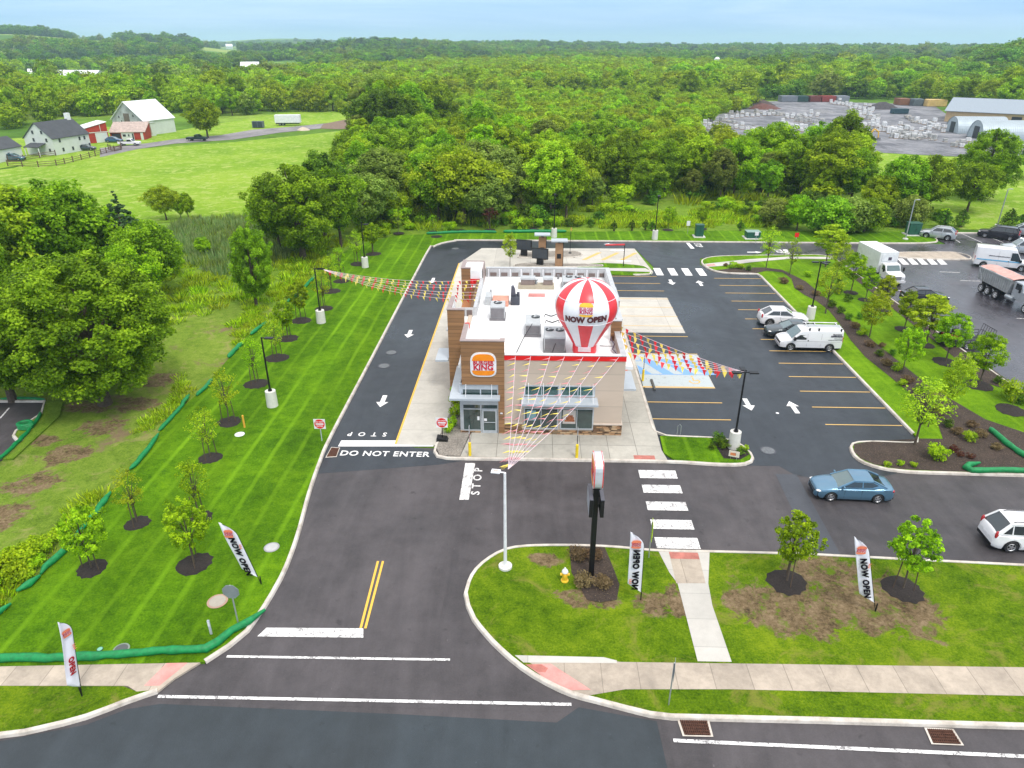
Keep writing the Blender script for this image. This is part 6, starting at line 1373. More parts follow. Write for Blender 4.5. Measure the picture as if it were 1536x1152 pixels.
# ---- cargo van
def van(name, label, cat, L, Wd, H, paint, stripe=None, rack=False, marks=(), hoodl=.9, nose=.95):
    t = thing(name, label, cat)
    x0, x1 = -L/2, L/2; xw = x1-hoodl; r = .36; sill = .36
    ax = (x1-.95, x0+1.05)
    xs = sorted(set([x0+L*k/60 for k in range(61)]+[a+r*1.2*math.cos(math.pi*k/10) for a in ax for k in range(11)]))
    rows = []
    for x in xs:
        e = max(0, (abs(x)-L/2+.25)/.25); hw = Wd/2*(1-.1*e*e)
        if x > x1-.5: hw = Wd/2*(1-.16*((x-x1+.5)/.5)**2)
        zt = nose+.12 if x > xw else H
        if x > xw: zt = nose+.18-.25*((x-xw)/hoodl)**2
        elif x > xw-.85: zt = nose+.18+(H-.05-nose-.18)*min(1, (xw-x)/.85)
        elif x > xw-1.2: zt = H-.05*(1-(xw-.85-x)/.35)
        zb = sill
        for a in ax:
            d = abs(x-a)
            if d < r*1.2: zb = max(zb, r+math.sqrt((r*1.2)**2-d*d))
        zs = min(max(zb+.2, 1.05), zt-.12); tw = .88 if zt > 1.5 else .86
        half = [(hw*.96, zb), (hw, (zb+zs)/2), (hw, zs), (hw*(.95 if zt > 1.5 else .97), (zs+zt)/2), (hw*tw, zt-.08), (hw*.75, zt), (0, zt+.03)]
        rows.append([(x, y, z) for y, z in half]+[(x, -y, z) for y, z in half[-2::-1]])
    b = MB(); b.grid(rows); b.add(rows[0], [tuple(range(13))]); b.add(rows[-1], [tuple(range(12, -1, -1))]); b.build('body', paint, t, smooth=True)
    b = MB(); b.box(x0+.1, x1-.15, -Wd*.44, Wd*.44, .25, .8); b.build('underbody', black, t)
    for a in ax:
        for s in (-1, 1): wheel(t, a, s*(Wd/2-.12), r, s)
    # windscreen a few mm proud of its slope
    zn = nose+.2; g = MB(); zf = H-.12; k0, k1 = .06, .93
    def sp(k, y): return (xw-.85*k+.02, y, nose+.18+(H-.05-nose-.18)*k+.035)
    g.add([sp(k0, -Wd*.43), sp(k0, Wd*.43), sp(k1, Wd*.38), sp(k1, -Wd*.38)], [(0, 1, 2, 3)]); g.build('windshield', glassw, t)
    for s in (-1, 1):
        g = MB(); y = s*(Wd/2*.985+.01); y2 = s*(Wd/2*.93+.012)
        g.add([(xw-.12, y, 1.12), (xw-1.3, y, 1.12), (xw-1.3, y2, H-.42), (xw-.72, y2, H-.42)], [(0, 1, 2, 3)]); g.build('side_window', glass, t)
        g = MB(); g.box(xw-.35, xw-.15, min(s*Wd*.5, s*Wd*.62), max(s*Wd*.5, s*Wd*.62), 1.1, 1.38); g.build('mirror', black, t)
        g = MB(); g.box(x1-.14, x1-.03, min(s*Wd*.26, s*Wd*.41), max(s*Wd*.26, s*Wd*.41), nose-.3, nose-.08); g.build('headlight', lampm, t)
        g = MB(); g.box(x0-.015, x0+.05, min(s*Wd*.4, s*Wd*.46), max(s*Wd*.4, s*Wd*.46), .95, 1.4); g.build('taillight', tail, t)
        g = MB()
        for xx in (xw-1.38, xw-2.6): g.tube([(xx, y*1.008, .5), (xx, y2*1.03, H-.3)], .009, 4)
        g.tube([(x0+.2, y*1.012, .98), (xw-.2, y*1.012, .98)], .012, 4); g.build('door_seam', M('seam_grey', (.3, .3, .32), .6), t)
        g = MB(); g.box(xw-1.5, xw-1.42, min(y, y*1.02), max(y, y*1.02), .98, 1.12); g.build('door_handle', black, t)
    if stripe:
        for s in (-1, 1): g = MB(); y = s*(Wd/2+.004); g.box(x0+.2, x1-1.2, min(y, y-s*.02), max(y, y-s*.02), .98, 1.12); g.build('stripe', stripe, t)
    g = MB(); g.box(x1-.1, x1+.0, -Wd*.38, Wd*.38, nose-.34, nose-.1); g.build('grille', black, t)
    g = MB(); g.box(x1-.12, x1+.05, -Wd*.42, Wd*.42, .38, .56); g.build('bumper', M('bumper_grey', (.4, .4, .42), .5), t)
    if rack:
        b = MB()
        for s in (-1, 1):
            b.tube([(x0+.15, s*Wd*.36, H+.2), (xw-1.3, s*Wd*.36, H+.2)], .035, 6)
        for xx in (x0+.3, -.5, xw-1.5): b.tube([(xx, -Wd*.4, H+.15), (xx, Wd*.4, H+.15)], .03, 5)
        b.build('roof_rack', white, t); b = MB()
        for xx in (x0+.25, -.5, xw-1.5):
            for s in (-1, 1): b.box(xx-.06, xx+.06, s*Wd*.4-.05, s*Wd*.4+.05, H-.1, H+.18)
        b.build('rack_foot', black, t)
        b = MB(); b.tube([(x0+.2, .1, H+.26), (xw-1.4, .1, H+.26)], .05, 6); b.tube([(x0+.2, .42, H+.26), (xw-1.4, .42, H+.26)], .05, 6)
        for k in range(8): b.tube([(x0+.4+k*.38, .1, H+.26), (x0+.4+k*.38, .42, H+.26)], .02, 4)
        b.build('ladder', steel, t)
    for (xa, xb, z, h, s) in marks:
        g = MB(); y = s*(Wd/2+.008); xx = xa
        q = random.Random(z*100)
        while xx < xb:
            w_ = q.uniform(.04, .1); g.box(xx, min(xb, xx+w_), min(y, y-s*.03), max(y, y-s*.03), z, z+h*q.uniform(.6, 1)); xx += w_+.025
        g.build('side_lettering', M('mark_ink', (.06, .05, .08), .6), t)
    return t
vn = van('cargo_van', 'white cargo van with a roof rack parked beside the dark sedan', 'van', 5.4, 1.98, 1.98, cwhite, rack=True, marks=((-2.5, -1.75, 1.62, .13, 1), (-2.6, -1.6, 1.44, .15, 1), (-2.6, -1.9, 1.26, .05, 1), (-2.6, -1.4, 1.12, .06, 1)))
vn.location = (25.1, 60.3, .012); vn.rotation_euler.z = math.pi-.035
v2 = van('service_van', 'tall white service van with a light blue side stripe in the right lot', 'van', 6.0, 2.1, 2.55, cwhite, stripe=M('stripe_blue', (.1, .4, .65), .5), marks=((-1.6, .6, 1.55, .09, -1),), hoodl=1.0)
a_, b_ = G(1463, 397), G(1530, 408); v2.location = (57.9, 86.9, .02); v2.rotation_euler.z = -.42
# ---- box truck
t = thing('box_truck', 'white box truck standing behind the tree row in the right lot', 'truck')
b = MB(); b.box(-5.2, .55, -1.25, 1.25, 1.05, 3.75); b.build('cargo_box', M('box_white', (.72, .74, .75), .45), t, bevel=.04)
b = MB(); b.box(-5.2, .55, -1.2, 1.2, 3.75, 3.77); b.build('box_roof', M('box_roof', (.8, .8, .82), .4), t)
b = MB(); b.box(.56, .6, -1.0, 1.0, 2.6, 3.45); b.build('cooling_unit', M('box_white2', (.66, .68, .7), .45), t, bevel=.02)
b = MB(); b.box(.6, .63, -.1, .35, 2.7, 3.1); b.build('emblem', M('mark_ink', (.06, .05, .08), .6), t)
b = MB(); b.prof([(.75, .7), (3.35, .7), (3.4, 1.25), (3.2, 1.5), (2.15, 1.68), (1.75, 2.45), (1.0, 2.52), (.75, 2.4)], -1.02, 1.02); b.build('cab', cwhite, t, bevel=.07)
b = MB(); b.add([(2.2, -.88, 1.74), (2.2, .88, 1.74), (1.84, .82, 2.38), (1.84, -.82, 2.38)], [(0, 1, 2, 3)]); b.build('windshield', glassw, t)
for s in (-1, 1):
    b = MB(); y = s*1.026; b.add([(2.05, y, 1.7), (1.15, y, 1.7), (1.2, y, 2.3), (1.75, y, 2.3)], [(0, 1, 2, 3)]); b.build('side_window', glass, t)
    b = MB(); b.box(2.05, 2.25, s*1.35-.08, s*1.35+.08, 1.65, 2.15); b.tube([(2.1, s*1.0, 1.8), (2.15, s*1.3, 1.85)], .025, 4); b.build('mirror', black, t)
    b = MB(); b.box(3.3, 3.42, s*.75-.15, s*.75+.15, .95, 1.2); b.build('headlight', lampm, t)
    wheel(t, 2.55, s*.92, .48, s, .28, white); wheel(t, -3.3, s*.95, .48, s, .42, white)
b = MB(); b.box(3.35, 3.5, -1.1, 1.1, .45, .75); b.build('bumper', M('bumper_white', (.6, .6, .62), .5), t); b = MB(); b.box(3.38, 3.43, -.5, .5, .85, 1.3); b.build('grille', M('grille_grey', (.2, .2, .21), .5), t)
b = MB(); b.box(-5.2, 3.2, -.45, .45, .55, 1.05); b.build('chassis', black, t)
t.location = (41.2, 81.7, .02); t.rotation_euler.z = -1.48; t.scale = (.88, .88, .88)
# ---- dump truck
t = thing('dump_truck', 'big dump truck with a ribbed silver bed and pinkish tarp at the right edge', 'dump truck')
alum = M('bed_aluminium', (.46, .47, .48), .45, .5, var=.15); b = MB()
b.prof([(-4.6, 1.45), (1.0, 1.3), (1.15, 2.85), (-4.75, 2.95)], -1.2, 1.2); b.build('dump_bed', alum, t)
b = MB()
for k in range(15):
    x = -4.4+k*.37
    for s in (-1, 1): b.box(x, x+.09, s*1.2-(.06 if s < 0 else 0), s*1.2+(.06 if s > 0 else 0), 1.42, 2.85)
for s in (-1, 1): b.box(-4.78, 1.2, s*1.24-.07, s*1.24+.07, 2.82, 2.98)
for s in (-1, 1): b.tube([(-4.5, s*1.28, 2.8), (-3.6, s*1.28, 1.5)], .04, 5)
b.build('bed_ribs', alum, t)
b = MB()
b.grid([[(x, y, 2.99+.16*(1-(y/1.15)**2)+.04*math.sin(x*2)) for y in [1.15*k/4 for k in range(-4, 5)]] for x in [-4.7+.6*k for k in range(11)]]); b.build('tarp', M('tarp_pink', (.6, .33, .29), .8, var=.2), t, smooth=True)
b = MB(); b.box(-4.6, 5.0, -.45, .45, .75, 1.25); b.build('chassis', black, t)
b = MB(); b.prof([(1.35, .95), (4.9, .95), (4.95, 1.75), (4.6, 1.95), (3.0, 2.1), (2.75, 2.95), (1.5, 3.0), (1.35, 2.9)], -1.0, 1.0); b.build('cab', M('cab_silver', (.45, .48, .52), .35, .4, coat=.5), t, bevel=.07)
b = MB(); b.add([(3.04, -.85, 2.16), (3.04, .85, 2.16), (2.83, .8, 2.85), (2.83, -.8, 2.85)], [(0, 1, 2, 3)]); b.build('windshield', glass, t)
for s in (-1, 1):
    b = MB(); y = s*1.006; b.add([(2.75, y, 2.12), (1.75, y, 2.12), (1.75, y, 2.8), (2.6, y, 2.8)], [(0, 1, 2, 3)]); b.build('side_window', glass, t)
    b = MB(); b.box(2.85, 3.0, s*1.32-.09, s*1.32+.09, 2.0, 2.6); b.build('mirror', black, t)
    b = MB(); b.cyl((0, 0), .3, -.6, .6, 14); b.v = [(z+2.2-.8, s*1.0+x*1, y+.95) for x, y, z in b.v]; b.build('fuel_tank', steel, t, smooth=True)
    b = MB(); b.box(3.55, 4.75, s*1.02-.14, s*1.02+.14, 1.08, 1.16); b.build('fender', M('cab_silver', (.45, .48, .52), .35), t)
    for x in (-3.6, -2.4, -.9): wheel(t, x, s*.98, .52, s, .42, white)
    wheel(t, 4.15, s*.98, .52, s, .32, white)
t.location = (51.25, 73.95, .02); t.rotation_euler.z = -1.5; t.scale = (.9, .9, .9)
# ---- utility trailer with load
t = thing('utility_trailer', 'black mesh utility trailer with its ramp gate up behind the tree row', 'trailer')
b = MB(); b.box(-2.2, 2.0, -.95, .95, .5, .6); b.build('deck', black, t)
b = MB()
for z in (.85, 1.15):
    for s in (-1, 1): b.tube([(-2.2, s*.95, z), (2.0, s*.95, z)], .03, 4)
for k in range(10):
    for s in (-1, 1): b.tube([(-2.2+k*.466, s*.95, .55), (-2.2+k*.466, s*.95, 1.15)], .022, 4)
b.build('side_rail', black, t)
b = MB()
for k in range(7): b.tube([(2.05, -.95+k*.316, .6), (2.25, -.95+k*.316, 1.75)], .025, 4)
for z, x in ((.62, 2.05), (1.2, 2.15), (1.75, 2.25)): b.tube([(x, -.95, z), (x, .95, z)], .03, 4)
b.build('ramp_gate', black, t)
for s in (-1, 1): wheel(t, -.2, s*1.05, .34, s)
x, y = G(1463, 522); t.location = (x-1.0, y+.6, .02); t.rotation_euler.z = .06
m = thing('riding_mower', 'dark red and black mower machine loaded on the utility trailer', 'mower', (x-2.1, y+.6, .62), .1)
b = MB(); b.box(-.7, .5, -.5, .5, .2, .55); b.build('deck', M('mower_red', (.35, .03, .03), .5), m, bevel=.05)
b = MB(); b.box(-.5, -.1, -.28, .28, .55, .75); b.box(-.62, -.5, -.28, .28, .6, 1.2); b.box(.1, .6, -.3, .3, .5, .95); b.build('seat', black, m, bevel=.05)
b = MB(); b.tube([(.1, -.25, .7), (.25, -.3, 1.25)], .03, 5); b.tube([(.1, .25, .7), (.25, .3, 1.25)], .03, 5); b.tube([(-.6, -.4, .5), (-.7, -.4, 1.5), (-.7, .4, 1.5), (-.6, .4, .5)], .035, 5); b.build('control_lever', black, m)
for xx, rr_ in ((-.5, .3), (.6, .2)):
    for s in (-1, 1): wheel(m, xx, s*.55, rr_, s, .18)
# ================================================================= SIGNS, FLAGS, SMALL THINGS
def feather(u0, v0, ht, bend, label, top_left=(0, 0), mir=False, words='NOW OPEN', ink=purple, width=.72, yaw=0., side=-1, lean=(0, 0), logo=True, read=-1):
    """upright pole at the foot, sail swept from it; side -1 puts the sail left of the pole"""
    x, y = G(u0, v0, .12); t = thing('feather_flag', label, 'flag', (x, y, .12), yaw)
    def pole(z):   # local x of the pole at height z, bends to one side near the top
        k = z/ht; return side*0+lean[0]*z+bend*k**3, lean[1]*z
    Z = [ht*k/26 for k in range(27)]
    def arc(z):
        s = max(0, (z/ht-.8)/.2); return side*width*.97*s**2.3
    b = MB(); b.tube([(pole(z)[0]+arc(z), pole(z)[1], z) for z in Z], [.022-.012*z/ht for z in Z], 5); b.tube([(0, 0, -.1), (0, 0, .5)], .03, 6); b.build('pole', black, t)
    z0, z1 = ht*.13, ht*.985; n = 30; rows = []
    def wd(k):      # width of the sail along its height
        return width*min(1, (k/.13)**.75)
    for i in range(n+1):
        k = i/n; z = z0+(z1-z0)*k; px, py = pole(z); w = wd(k)
        ra = arc(z); w = max(.02, w-abs(ra)); rows.append([(px+ra+side*w*j/8, py+.05*math.sin(j*.9+k*5)*(j/8), z+(.16*(j/8)*(k-.0) if k > .8 else 0)*(k-.8)*5*.9) for j in range(9)])
    b = MB(); b.grid(rows); o = b.build('sail', M('flag_white', (.74, .74, .8), .7, var=.04), t, smooth=True); s_ = o.modifiers.new('t', 'SOLIDIFY'); s_.thickness = .008
    def put(me, k, wfrac, mat, nm):
        # local text coordinates -> sail: text x runs along the height, y across
        rd = read
        for v in me.vertices:
            tx, ty = v.co.x, v.co.y
            z = z0+(z1-z0)*k+(tx if rd > 0 else -tx); px, py = pole(max(0, min(ht, z)))
            xx = px+side*width*wfrac+(-ty if rd > 0 else ty)*(-1 if mir else 1)
            v.co = Vector((xx, py-.035-.05, z))
        me.materials.clear(); me.materials.append(mat); q = bpy.data.objects.new(nm, me); COL.objects.link(q); q.parent = t
    me = text_mesh(words, width*.62, .004, width*.036, .96, 1.14); put(me, .40, .52, ink, 'lettering')
    if logo:
        em = bpy.data.objects.new('bun_logo', None); COL.objects.link(em); em.parent = t
        z = z0+(z1-z0)*.84; px, py = pole(z); fl = Matrix.Diagonal((-1 if mir else 1, 1, 1, 1))
        k_ = width*.74; bun_logo(em, Matrix.Translation((px+side*width*.56, py-.09, z)) @ FRONT @ fl, k_, .004, None, M('flag_bun', (.75, .2, .1), .6))
        b = MB(); z = z0+(z1-z0)*(.6 if read < 0 else .2); px, py = pole(z)
        c = px+side*width*(.12 if (side < 0) != mir else .85)
        for q in (-.09, 0, .09): b.add([(c-.05, py-.09, z+q-.04), (c-.05, py-.09, z+q+.04), (c+.1, py-.09, z+q*1.4)], [(0, 1, 2)])
        b.build('crown_mark', M('crown_orange', (.85, .22, .12), .6), t)
    return t
def toptarget(u0, v0, ut, vt):
    x, y = G(u0, v0, .12); X, Z = XZ(ut, vt, y); return X-x, Z-.12
dx, h = toptarget(392, 876, 345, 785)
feather(392, 876, h, 0, 'white NOW OPEN feather flag leaning left on the left lawn', lean=(dx/h*.9, 0), width=.66, side=-1)
dx, h = toptarget(1313, 917, 1287, 806)
feather(1313, 917, h, 0, 'white NOW OPEN feather flag between the two staked maples', lean=(dx/h*.75, 0), width=.66, side=-1)
dx, h = toptarget(961, 900, 951, 799)
feather(961, 900, h, 0, 'white feather flag seen from behind with mirrored words beside the pole sign', lean=(dx/h*.2, 0), width=.68, side=-1, mir=True, read=1)
dx, h = toptarget(123, 1044, 108, 938)
feather(123, 1044, h, 0, 'narrow white flag with red word OPEN at the left sidewalk', lean=(dx/h*.9, 0), width=.5, side=-1, words='  OPEN', ink=brand_text, yaw=1.12)
# ---- pylon sign
X0, Y0p = G(888, 862, .12)
t = thing('pole_sign', 'tall black pole sign with a bun shaped cabinet above two message boards, seen edge-on', 'pole sign', (X0-.05, Y0p, .12))
b = MB(); b.box(-.13, .13, -.13, .13, 0, 5.4); b.build('pole', black, t)
b = MB(); b.box(-.18, .18, -.18, .18, 5.4, 5.5); b.box(-.1, .1, -.1, .1, 5.3, 5.75); b.build('pole_cap', black, t)
def bunpts(w, h): return [(w/2*math.copysign(abs(math.cos(math.pi*k/12))**.45, math.cos(math.pi*k/12)), h/2*math.copysign(abs(math.sin(math.pi*k/12))**.6, math.sin(math.pi*k/12))) for k in range(24)]
b = MB(); P = bunpts(1.6, 1.5); b.add([(sx_*.19, y, z+6.45) for sx_ in (-1, 1) for y, z in P], [tuple(range(24)), tuple(range(47, 23, -1))]+[(i, 24+i, 24+(i+1) % 24, (i+1) % 24) for i in range(24)]); b.build('sign_cabinet', M('cabinet_grey', (.6, .64, .66), .35, .3), t)
for s in (-1, 1):
    e = bpy.data.objects.new('sign_face', None); COL.objects.link(e); e.parent = t
    XX = Matrix.Translation((s*.2, 0, 6.45)) @ Matrix.Rotation(s*math.pi/2, 4, 'Z') @ FRONT
    b = MB(); b.X = XX; b.prism(bunpts(1.62, 1.52), -.02, .02); b.build('face_rim', redband, e)
    bun_logo(e, Matrix.Translation((s*.03, 0, 0)) @ XX, 1.4, .008, white, orange)
for s in (-1, 1):
    b = MB(); b.box(s*.27-.09, s*.27+.09, -.72, .72, 4.15, 5.15); bb = b.build('message_board', black, t, bevel=.02)
    b = MB(); b.box(s*.27-.092, s*.27+.092, -.71, .71, 5.15, 5.17); b.build('board_top', M('board_top', (.1, .1, .12) if s < 0 else (.3, .36, .38), .5), t)
    b = MB(); b.box(s*.362-.005, s*.362+.005, -.66, .66, 4.22, 5.08); b.build('screen', M('screen_grey', (.35, .36, .42), .4), bb)
b = MB(); b.box(-.2, .2, -.06, .06, 4.9, 5.05); b.build('bracket', black, t); b = MB(); b.box(-.2, .2, -.06, .06, 4.3, 4.42); b.build('bracket', black, t)
# ---- fire hydrant
x, y = G(847, 871, .12); t = thing('fire_hydrant', 'yellow fire hydrant with a white bonnet on the front island', 'fire hydrant', (x, y, .12))
hy = M('hydrant_yellow', (.8, .5, .03), .45); b = MB(); b.lathe((0, 0), [(.0, 0), (.2, .0), (.2, .06), (.14, .08), (.14, .5), (.17, .52), (.17, .56)], 14); b.build('barrel', hy, t, smooth=True)
b = MB(); b.lathe((0, 0), [(.17, .56), (.17, .6), (.14, .68), (.07, .76), (.04, .78), (.04, .84), (0, .84)], 14); b.build('bonnet', white, t, smooth=True)
for a in (0, math.pi, -math.pi/2):
    b = MB(); b.cyl((0, 0), .075, .12, .24, 10); b.v = [(z, x_, y_+.42) for x_, y_, z in b.v]; b.v = [(x_*math.cos(a)-y_*math.sin(a), x_*math.sin(a)+y_*math.cos(a), z) for x_, y_, z in b.v]; b.build('outlet_cap', hy, t)
# ---- signs
def octo(r, n=8, off=math.pi/8): return [(r*math.cos(2*math.pi*k/n+off), r*math.sin(2*math.pi*k/n+off)) for k in range(n)]
x, y = G(358, 938, .12); t = thing('stop_sign', 'back of a grey octagonal stop sign on a thin post by the entrance kerb', 'traffic sign', (x, y, .12), 0)
b = MB(); b.tube([(0, 0, -.1), (0, 0, 2.45)], .035, 6); b.build('post', steel, t)
b = MB(); b.X = Matrix.Translation((0, -.04, 2.1)) @ FRONT; b.prism(octo(.41), -.01, .01); b.build('sign_plate', M('sign_back', (.30, .34, .36), .45, .5), t)
b = MB(); b.X = Matrix.Translation((0, -.025, 2.1)) @ FRONT; b.prism(octo(.39), -.012, -.011); b.build('sign_front', red, t)
def dne(u, v, h, label, base=False, u2=None, v2=None):
    x, y = G(u, v, .12); t = thing('no_entry_sign', label, 'traffic sign', (x, y, .12), 0)
    b = MB(); b.tube([(0, 0, 0), (0, 0, h+.3)], .03, 6); b.build('post', greym if not base else black, t)
    T = Matrix.Translation((0, -.045, h)) @ FRONT
    b = MB(); b.X = T; b.prism([(-.4, -.38), (.4, -.38), (.4, .38), (-.4, .38)], -.012, .0); pl = b.build('sign_plate', white, t)
    b = MB(); b.X = T; b.prism(octo(.36, 28, 0), .0, .006); b.build('red_disc', red, pl)
    b = MB(); b.X = T; b.prism([(-.27, -.055), (.27, -.055), (.27, .055), (-.27, .055)], .006, .011); b.build('white_bar', white, pl)
    text('lettering', 'DO NOT', .15, white, T @ Matrix.Translation((0, .16, .009)), pl, .002, .003); text('lettering', 'ENTER', .15, white, T @ Matrix.Translation((0, -.17, .009)), pl, .002, .003)
    if base:
        b = MB(); b.prof([(-.42, 0), (.42, 0), (.3, .22), (-.38, .34)], -.3, .25); b.build('base', black, t, bevel=.04)
    return t
dne(483, 661, 1.35, 'DO NOT ENTER sign standing in the left lawn beside the lane'); dne(664, 660, 1.4, 'DO NOT ENTER sign on a black base in the gravel bed', True)
def flatsign(u, v, h, w, hh, label, m, rz=0., nm='street_sign', post=steel, cat='sign', z=.12, second=None):
    x, y = G(u, v, z); t = thing(nm, label, cat, (x, y, z), rz); b = MB(); b.tube([(0, 0, -.05), (0, 0, h)], .03, 6); b.build('post', post, t)
    b = MB(); b.box(-w/2, w/2, -.045, -.03, h-hh, h); b.build('sign_plate', m, t, bevel=.01)
    if second: b = MB(); b.box(-second[0]/2, second[0]/2, -.045, -.03, h-hh-.05-second[1], h-hh-.05); b.build('arrow_plate', m, t)
    return t
flatsign(1003, 1057, 2.4, .6, .75, 'thin road sign seen nearly edge-on in the verge', M('sign_back', (.30, .34, .36), .45), 1.35)
flatsign(973, 836, 2.35, .75, .75, 'fluorescent yellow crossing sign seen edge-on by the crosswalk', M('fluoro', (.6, .85, .0), .4), 1.45, second=(.5, .35))
flatsign(1133, 365, 1.6, .5, .5, 'small pale sign among the trees of the rear lane', white)
flatsign(1192, 371, 2.0, .55, .6, 'small red stop sign at the rear lane entrance', red, z=.12)
flatsign(1031, 351, 1.9, .5, .7, 'small white sign beside the green utility cabinet', white)
x, y = G(317, 951, .12); t = thing('marker_post', 'short pale grey marker post in the left lawn', 'marker', (x, y, .12)); b = MB(); b.box(-.05, .05, -.03, .03, 0, .85); b.build('post', greym, t); b = MB(); b.box(-.05, .05, -.036, -.031, .5, .8); b.build('label_plate', white, t)
x, y = G(367, 641, .12); t = thing('pipeline_marker', 'yellow-orange marker post with a white disc in the left lawn', 'marker', (x, y, .12)); b = MB(); b.cyl((0, 0), .07, 0, .95, 10); b.ell((0, 0, .95), (.07, .07, .05)); b.build('post', M('marker_orange', (.75, .38, .05), .5), t)
def bollard(u, v, label, z=.14, post=True):
    x, y = G(u, v, z); t = thing('bollard', label, 'bollard', (x, y, z), group='yellow bollards with sign posts')
    b = MB(); b.cyl((0, 0), .1, 0, .95, 12); b.ell((0, 0, .95), (.1, .1, .07)); b.build('sleeve', yellow, t, smooth=True)
    if post: b = MB(); b.tube([(0, 0, .9), (0, 0, 2.25)], .025, 5); b.build('sign_post', M('post_pink', (.35, .2, .2), .5) if u < 750 else black, t); b = MB(); b.box(-.015, .015, -.15, .15, 1.75, 2.25); b.build('sign_plate', greym, t)
bollard(705, 683, 'yellow bollard with a thin post in front of the entrance door'); bollard(865, 686, 'yellow bollard with a dark post in front of the shop windows'); bollard(964, 571, 'yellow bollard with a dark post at the accessible bay')
x0, y0 = G(979, 576, .03); b = MB(); b.box(-.09, .09, -.95, .95, .0, .13); tag(b.build('wheel_stop', M('stop_dark', (.08, .08, .07), .7), loc=(x0, y0-.2, .02), bevel=.02), 'dark wheel stop lying in the accessible bay', 'wheel stop'); 
x, y = G(1018, 652, .13); t = thing('bike_rack', 'grey hoop bike rack on the small front lawn', 'bike rack', (x, y, .13)); b = MB()
for s in (-.12, .12): b.tube([(s, 0, 0), (s, 0, .7)]+[(s*math.cos(a), 0, .7+.12*math.sin(a)) for a in (.5, 1., 1.57)][:0]+[(0, 0, .84)], .022, 6)
b.build('hoop', steel, t)
# ---- utility cabinets
def cabinet(u, v, w, d, h, label, m=boxgreen, cut=False):
    x, y = G(u, v, .12); t = thing('utility_cabinet', label, 'utility cabinet', (x, y, .12))
    b = MB(); b.box(-w/2-.25, w/2+.25, -d/2-.25, d/2+.25, 0, .12); b.build('pad', conc_b, t)
    b = MB(); b.box(-w/2, w/2, -d/2, d/2, .12, h); b.build('cabinet', m, t, bevel=.04); b = MB(); b.box(-w/2-.04, w/2+.04, -d/2-.04, d/2+.04, h, h+.07); b.build('lid', M('cab_lid', (.2, .32, .28), .5) if h < 1.2 else m, t, bevel=.02)
    b = MB(); b.box(-.01, .01, -d/2-.006, -d/2, .2, h-.1); b.box(.1, .16, -d/2-.03, -d/2, h*.5, h*.5+.15); b.build('door_latch', black, t)
cabinet(1048, 355, 1.1, 1.0, 1.7, 'tall dark green utility cabinet on the rear lawn'); cabinet(1128, 357, 1.9, 1.4, .95, 'low wide green transformer box on the rear lawn'); cabinet(1368, 352, 1.7, 1.3, 1.7, 'green cabinet behind the pale lamp post at the right lot')
# ---- menu boards, order canopies, clearance bar
def menu(u, v, label, rz):
    x, y = G(u, v, .1); t = thing('menu_board', label, 'menu board', (x, y, .1), rz, 'black drive-through menu boards')
    b = MB(); b.box(-.42, .42, -.2, .2, 0, .75); b.build('pedestal', black, t, bevel=.05); b = MB()
    b.box(-1.05, 1.05, -.12, .12, .75, 2.1); cb = b.build('cabinet', black, t, bevel=.02)
    for k in range(3): b = MB(); b.box(-.98+k*.66, -.98+k*.66+.62, -.125, -.121, .85, 2.0); b.build('screen', M('screen_off', (.02, .03, .045), .15, coat=.5), cb)
menu(786, 383.5, 'black triple screen menu board behind the restaurant, farther of two', -.25); menu(810, 397, 'black triple screen menu board behind the restaurant, nearer of two', -.35)
pill = M('pillar_brown', (.33, .19, .10), .7, world=True)
def order(u, v, h, label):
    x, y = G(u, v, .1); t = thing('order_canopy', label, 'order canopy', (x, y, .1), 0, 'order point canopies'); b = MB(); b.box(-.47, .47, -.2, .2, 0, h-.45); b.build('pillar', pill, t)
    b = MB(); b.box(.47, .53, -.22, .22, 0, h-.3); b.box(-.15, .15, -.12, .12, h-.45, h-.2); b.build('post', black, t)
    b = MB(); b.box(-1.0, 1.0, -.65, .5, h-.2, h); b.build('canopy', canopy_m, t, bevel=.02); b = MB(); b.box(-.25, .25, -.23, -.2, 1.0, 1.6); b.build('order_screen', black, t)
order(813, 389, 3.35, 'brown pillar with a grey flat canopy behind the restaurant, farther of two'); order(838, 399, 3.35, 'brown pillar with a grey flat canopy behind the restaurant, nearer of two')
x, y = G(935, 399, .1); t = thing('clearance_bar', 'red clearance bar hanging from a black post at the drive-through entry', 'clearance bar', (x, y, .1)); b = MB(); b.tube([(0, 0, 0), (0, 0, 2.75)], .05, 8); b.build('post', black, t); b = MB(); b.tube([(0, 0, 2.7), (-2.3, .5, 2.5)], .11, 10); b.build('bar', M('bar_red', (.6, .03, .04), .4), t)
x, y = G(855, 380, .1); t = thing('banner_pole', 'thin black pole with a small orange pennant near the order canopies', 'pole', (x, y, .1)); b = MB(); b.tube([(0, 0, 0), (0, 0, 2.9)], .035, 6); b.cyl((0, 0), .2, 0, .1, 10); b.build('pole', black, t); b = MB(); b.add([(0, 0, 2.9), (.0, 0, 3.5), (.18, -.1, 3.2)], [(0, 1, 2)]); b.build('flag', M('tiny_orange', (.7, .35, .1), .6), t)
x, y = G(1100, 689, .14); t = thing('yard_sign', 'small white yard sign with an orange emblem at the foot of the lamp post base', 'yard sign', (x, y, .14), -.35); b = MB(); b.box(-.34, .34, -.02, .02, .2, .62); b.build('sign_plate', M('cream', (.7, .64, .52), .6), t); b = MB(); b.box(-.24, .12, -.026, -.021, .3, .5); b.build('emblem', M('emblem_orange', (.6, .2, .08), .6, var=.5, sc=9), t); b = MB(); b.tube([(-.2, 0, -.1), (-.2, 0, .25)], .012, 4); b.tube([(.2, 0, -.1), (.2, 0, .25)], .012, 4); b.build('wire_stake', steel, t)
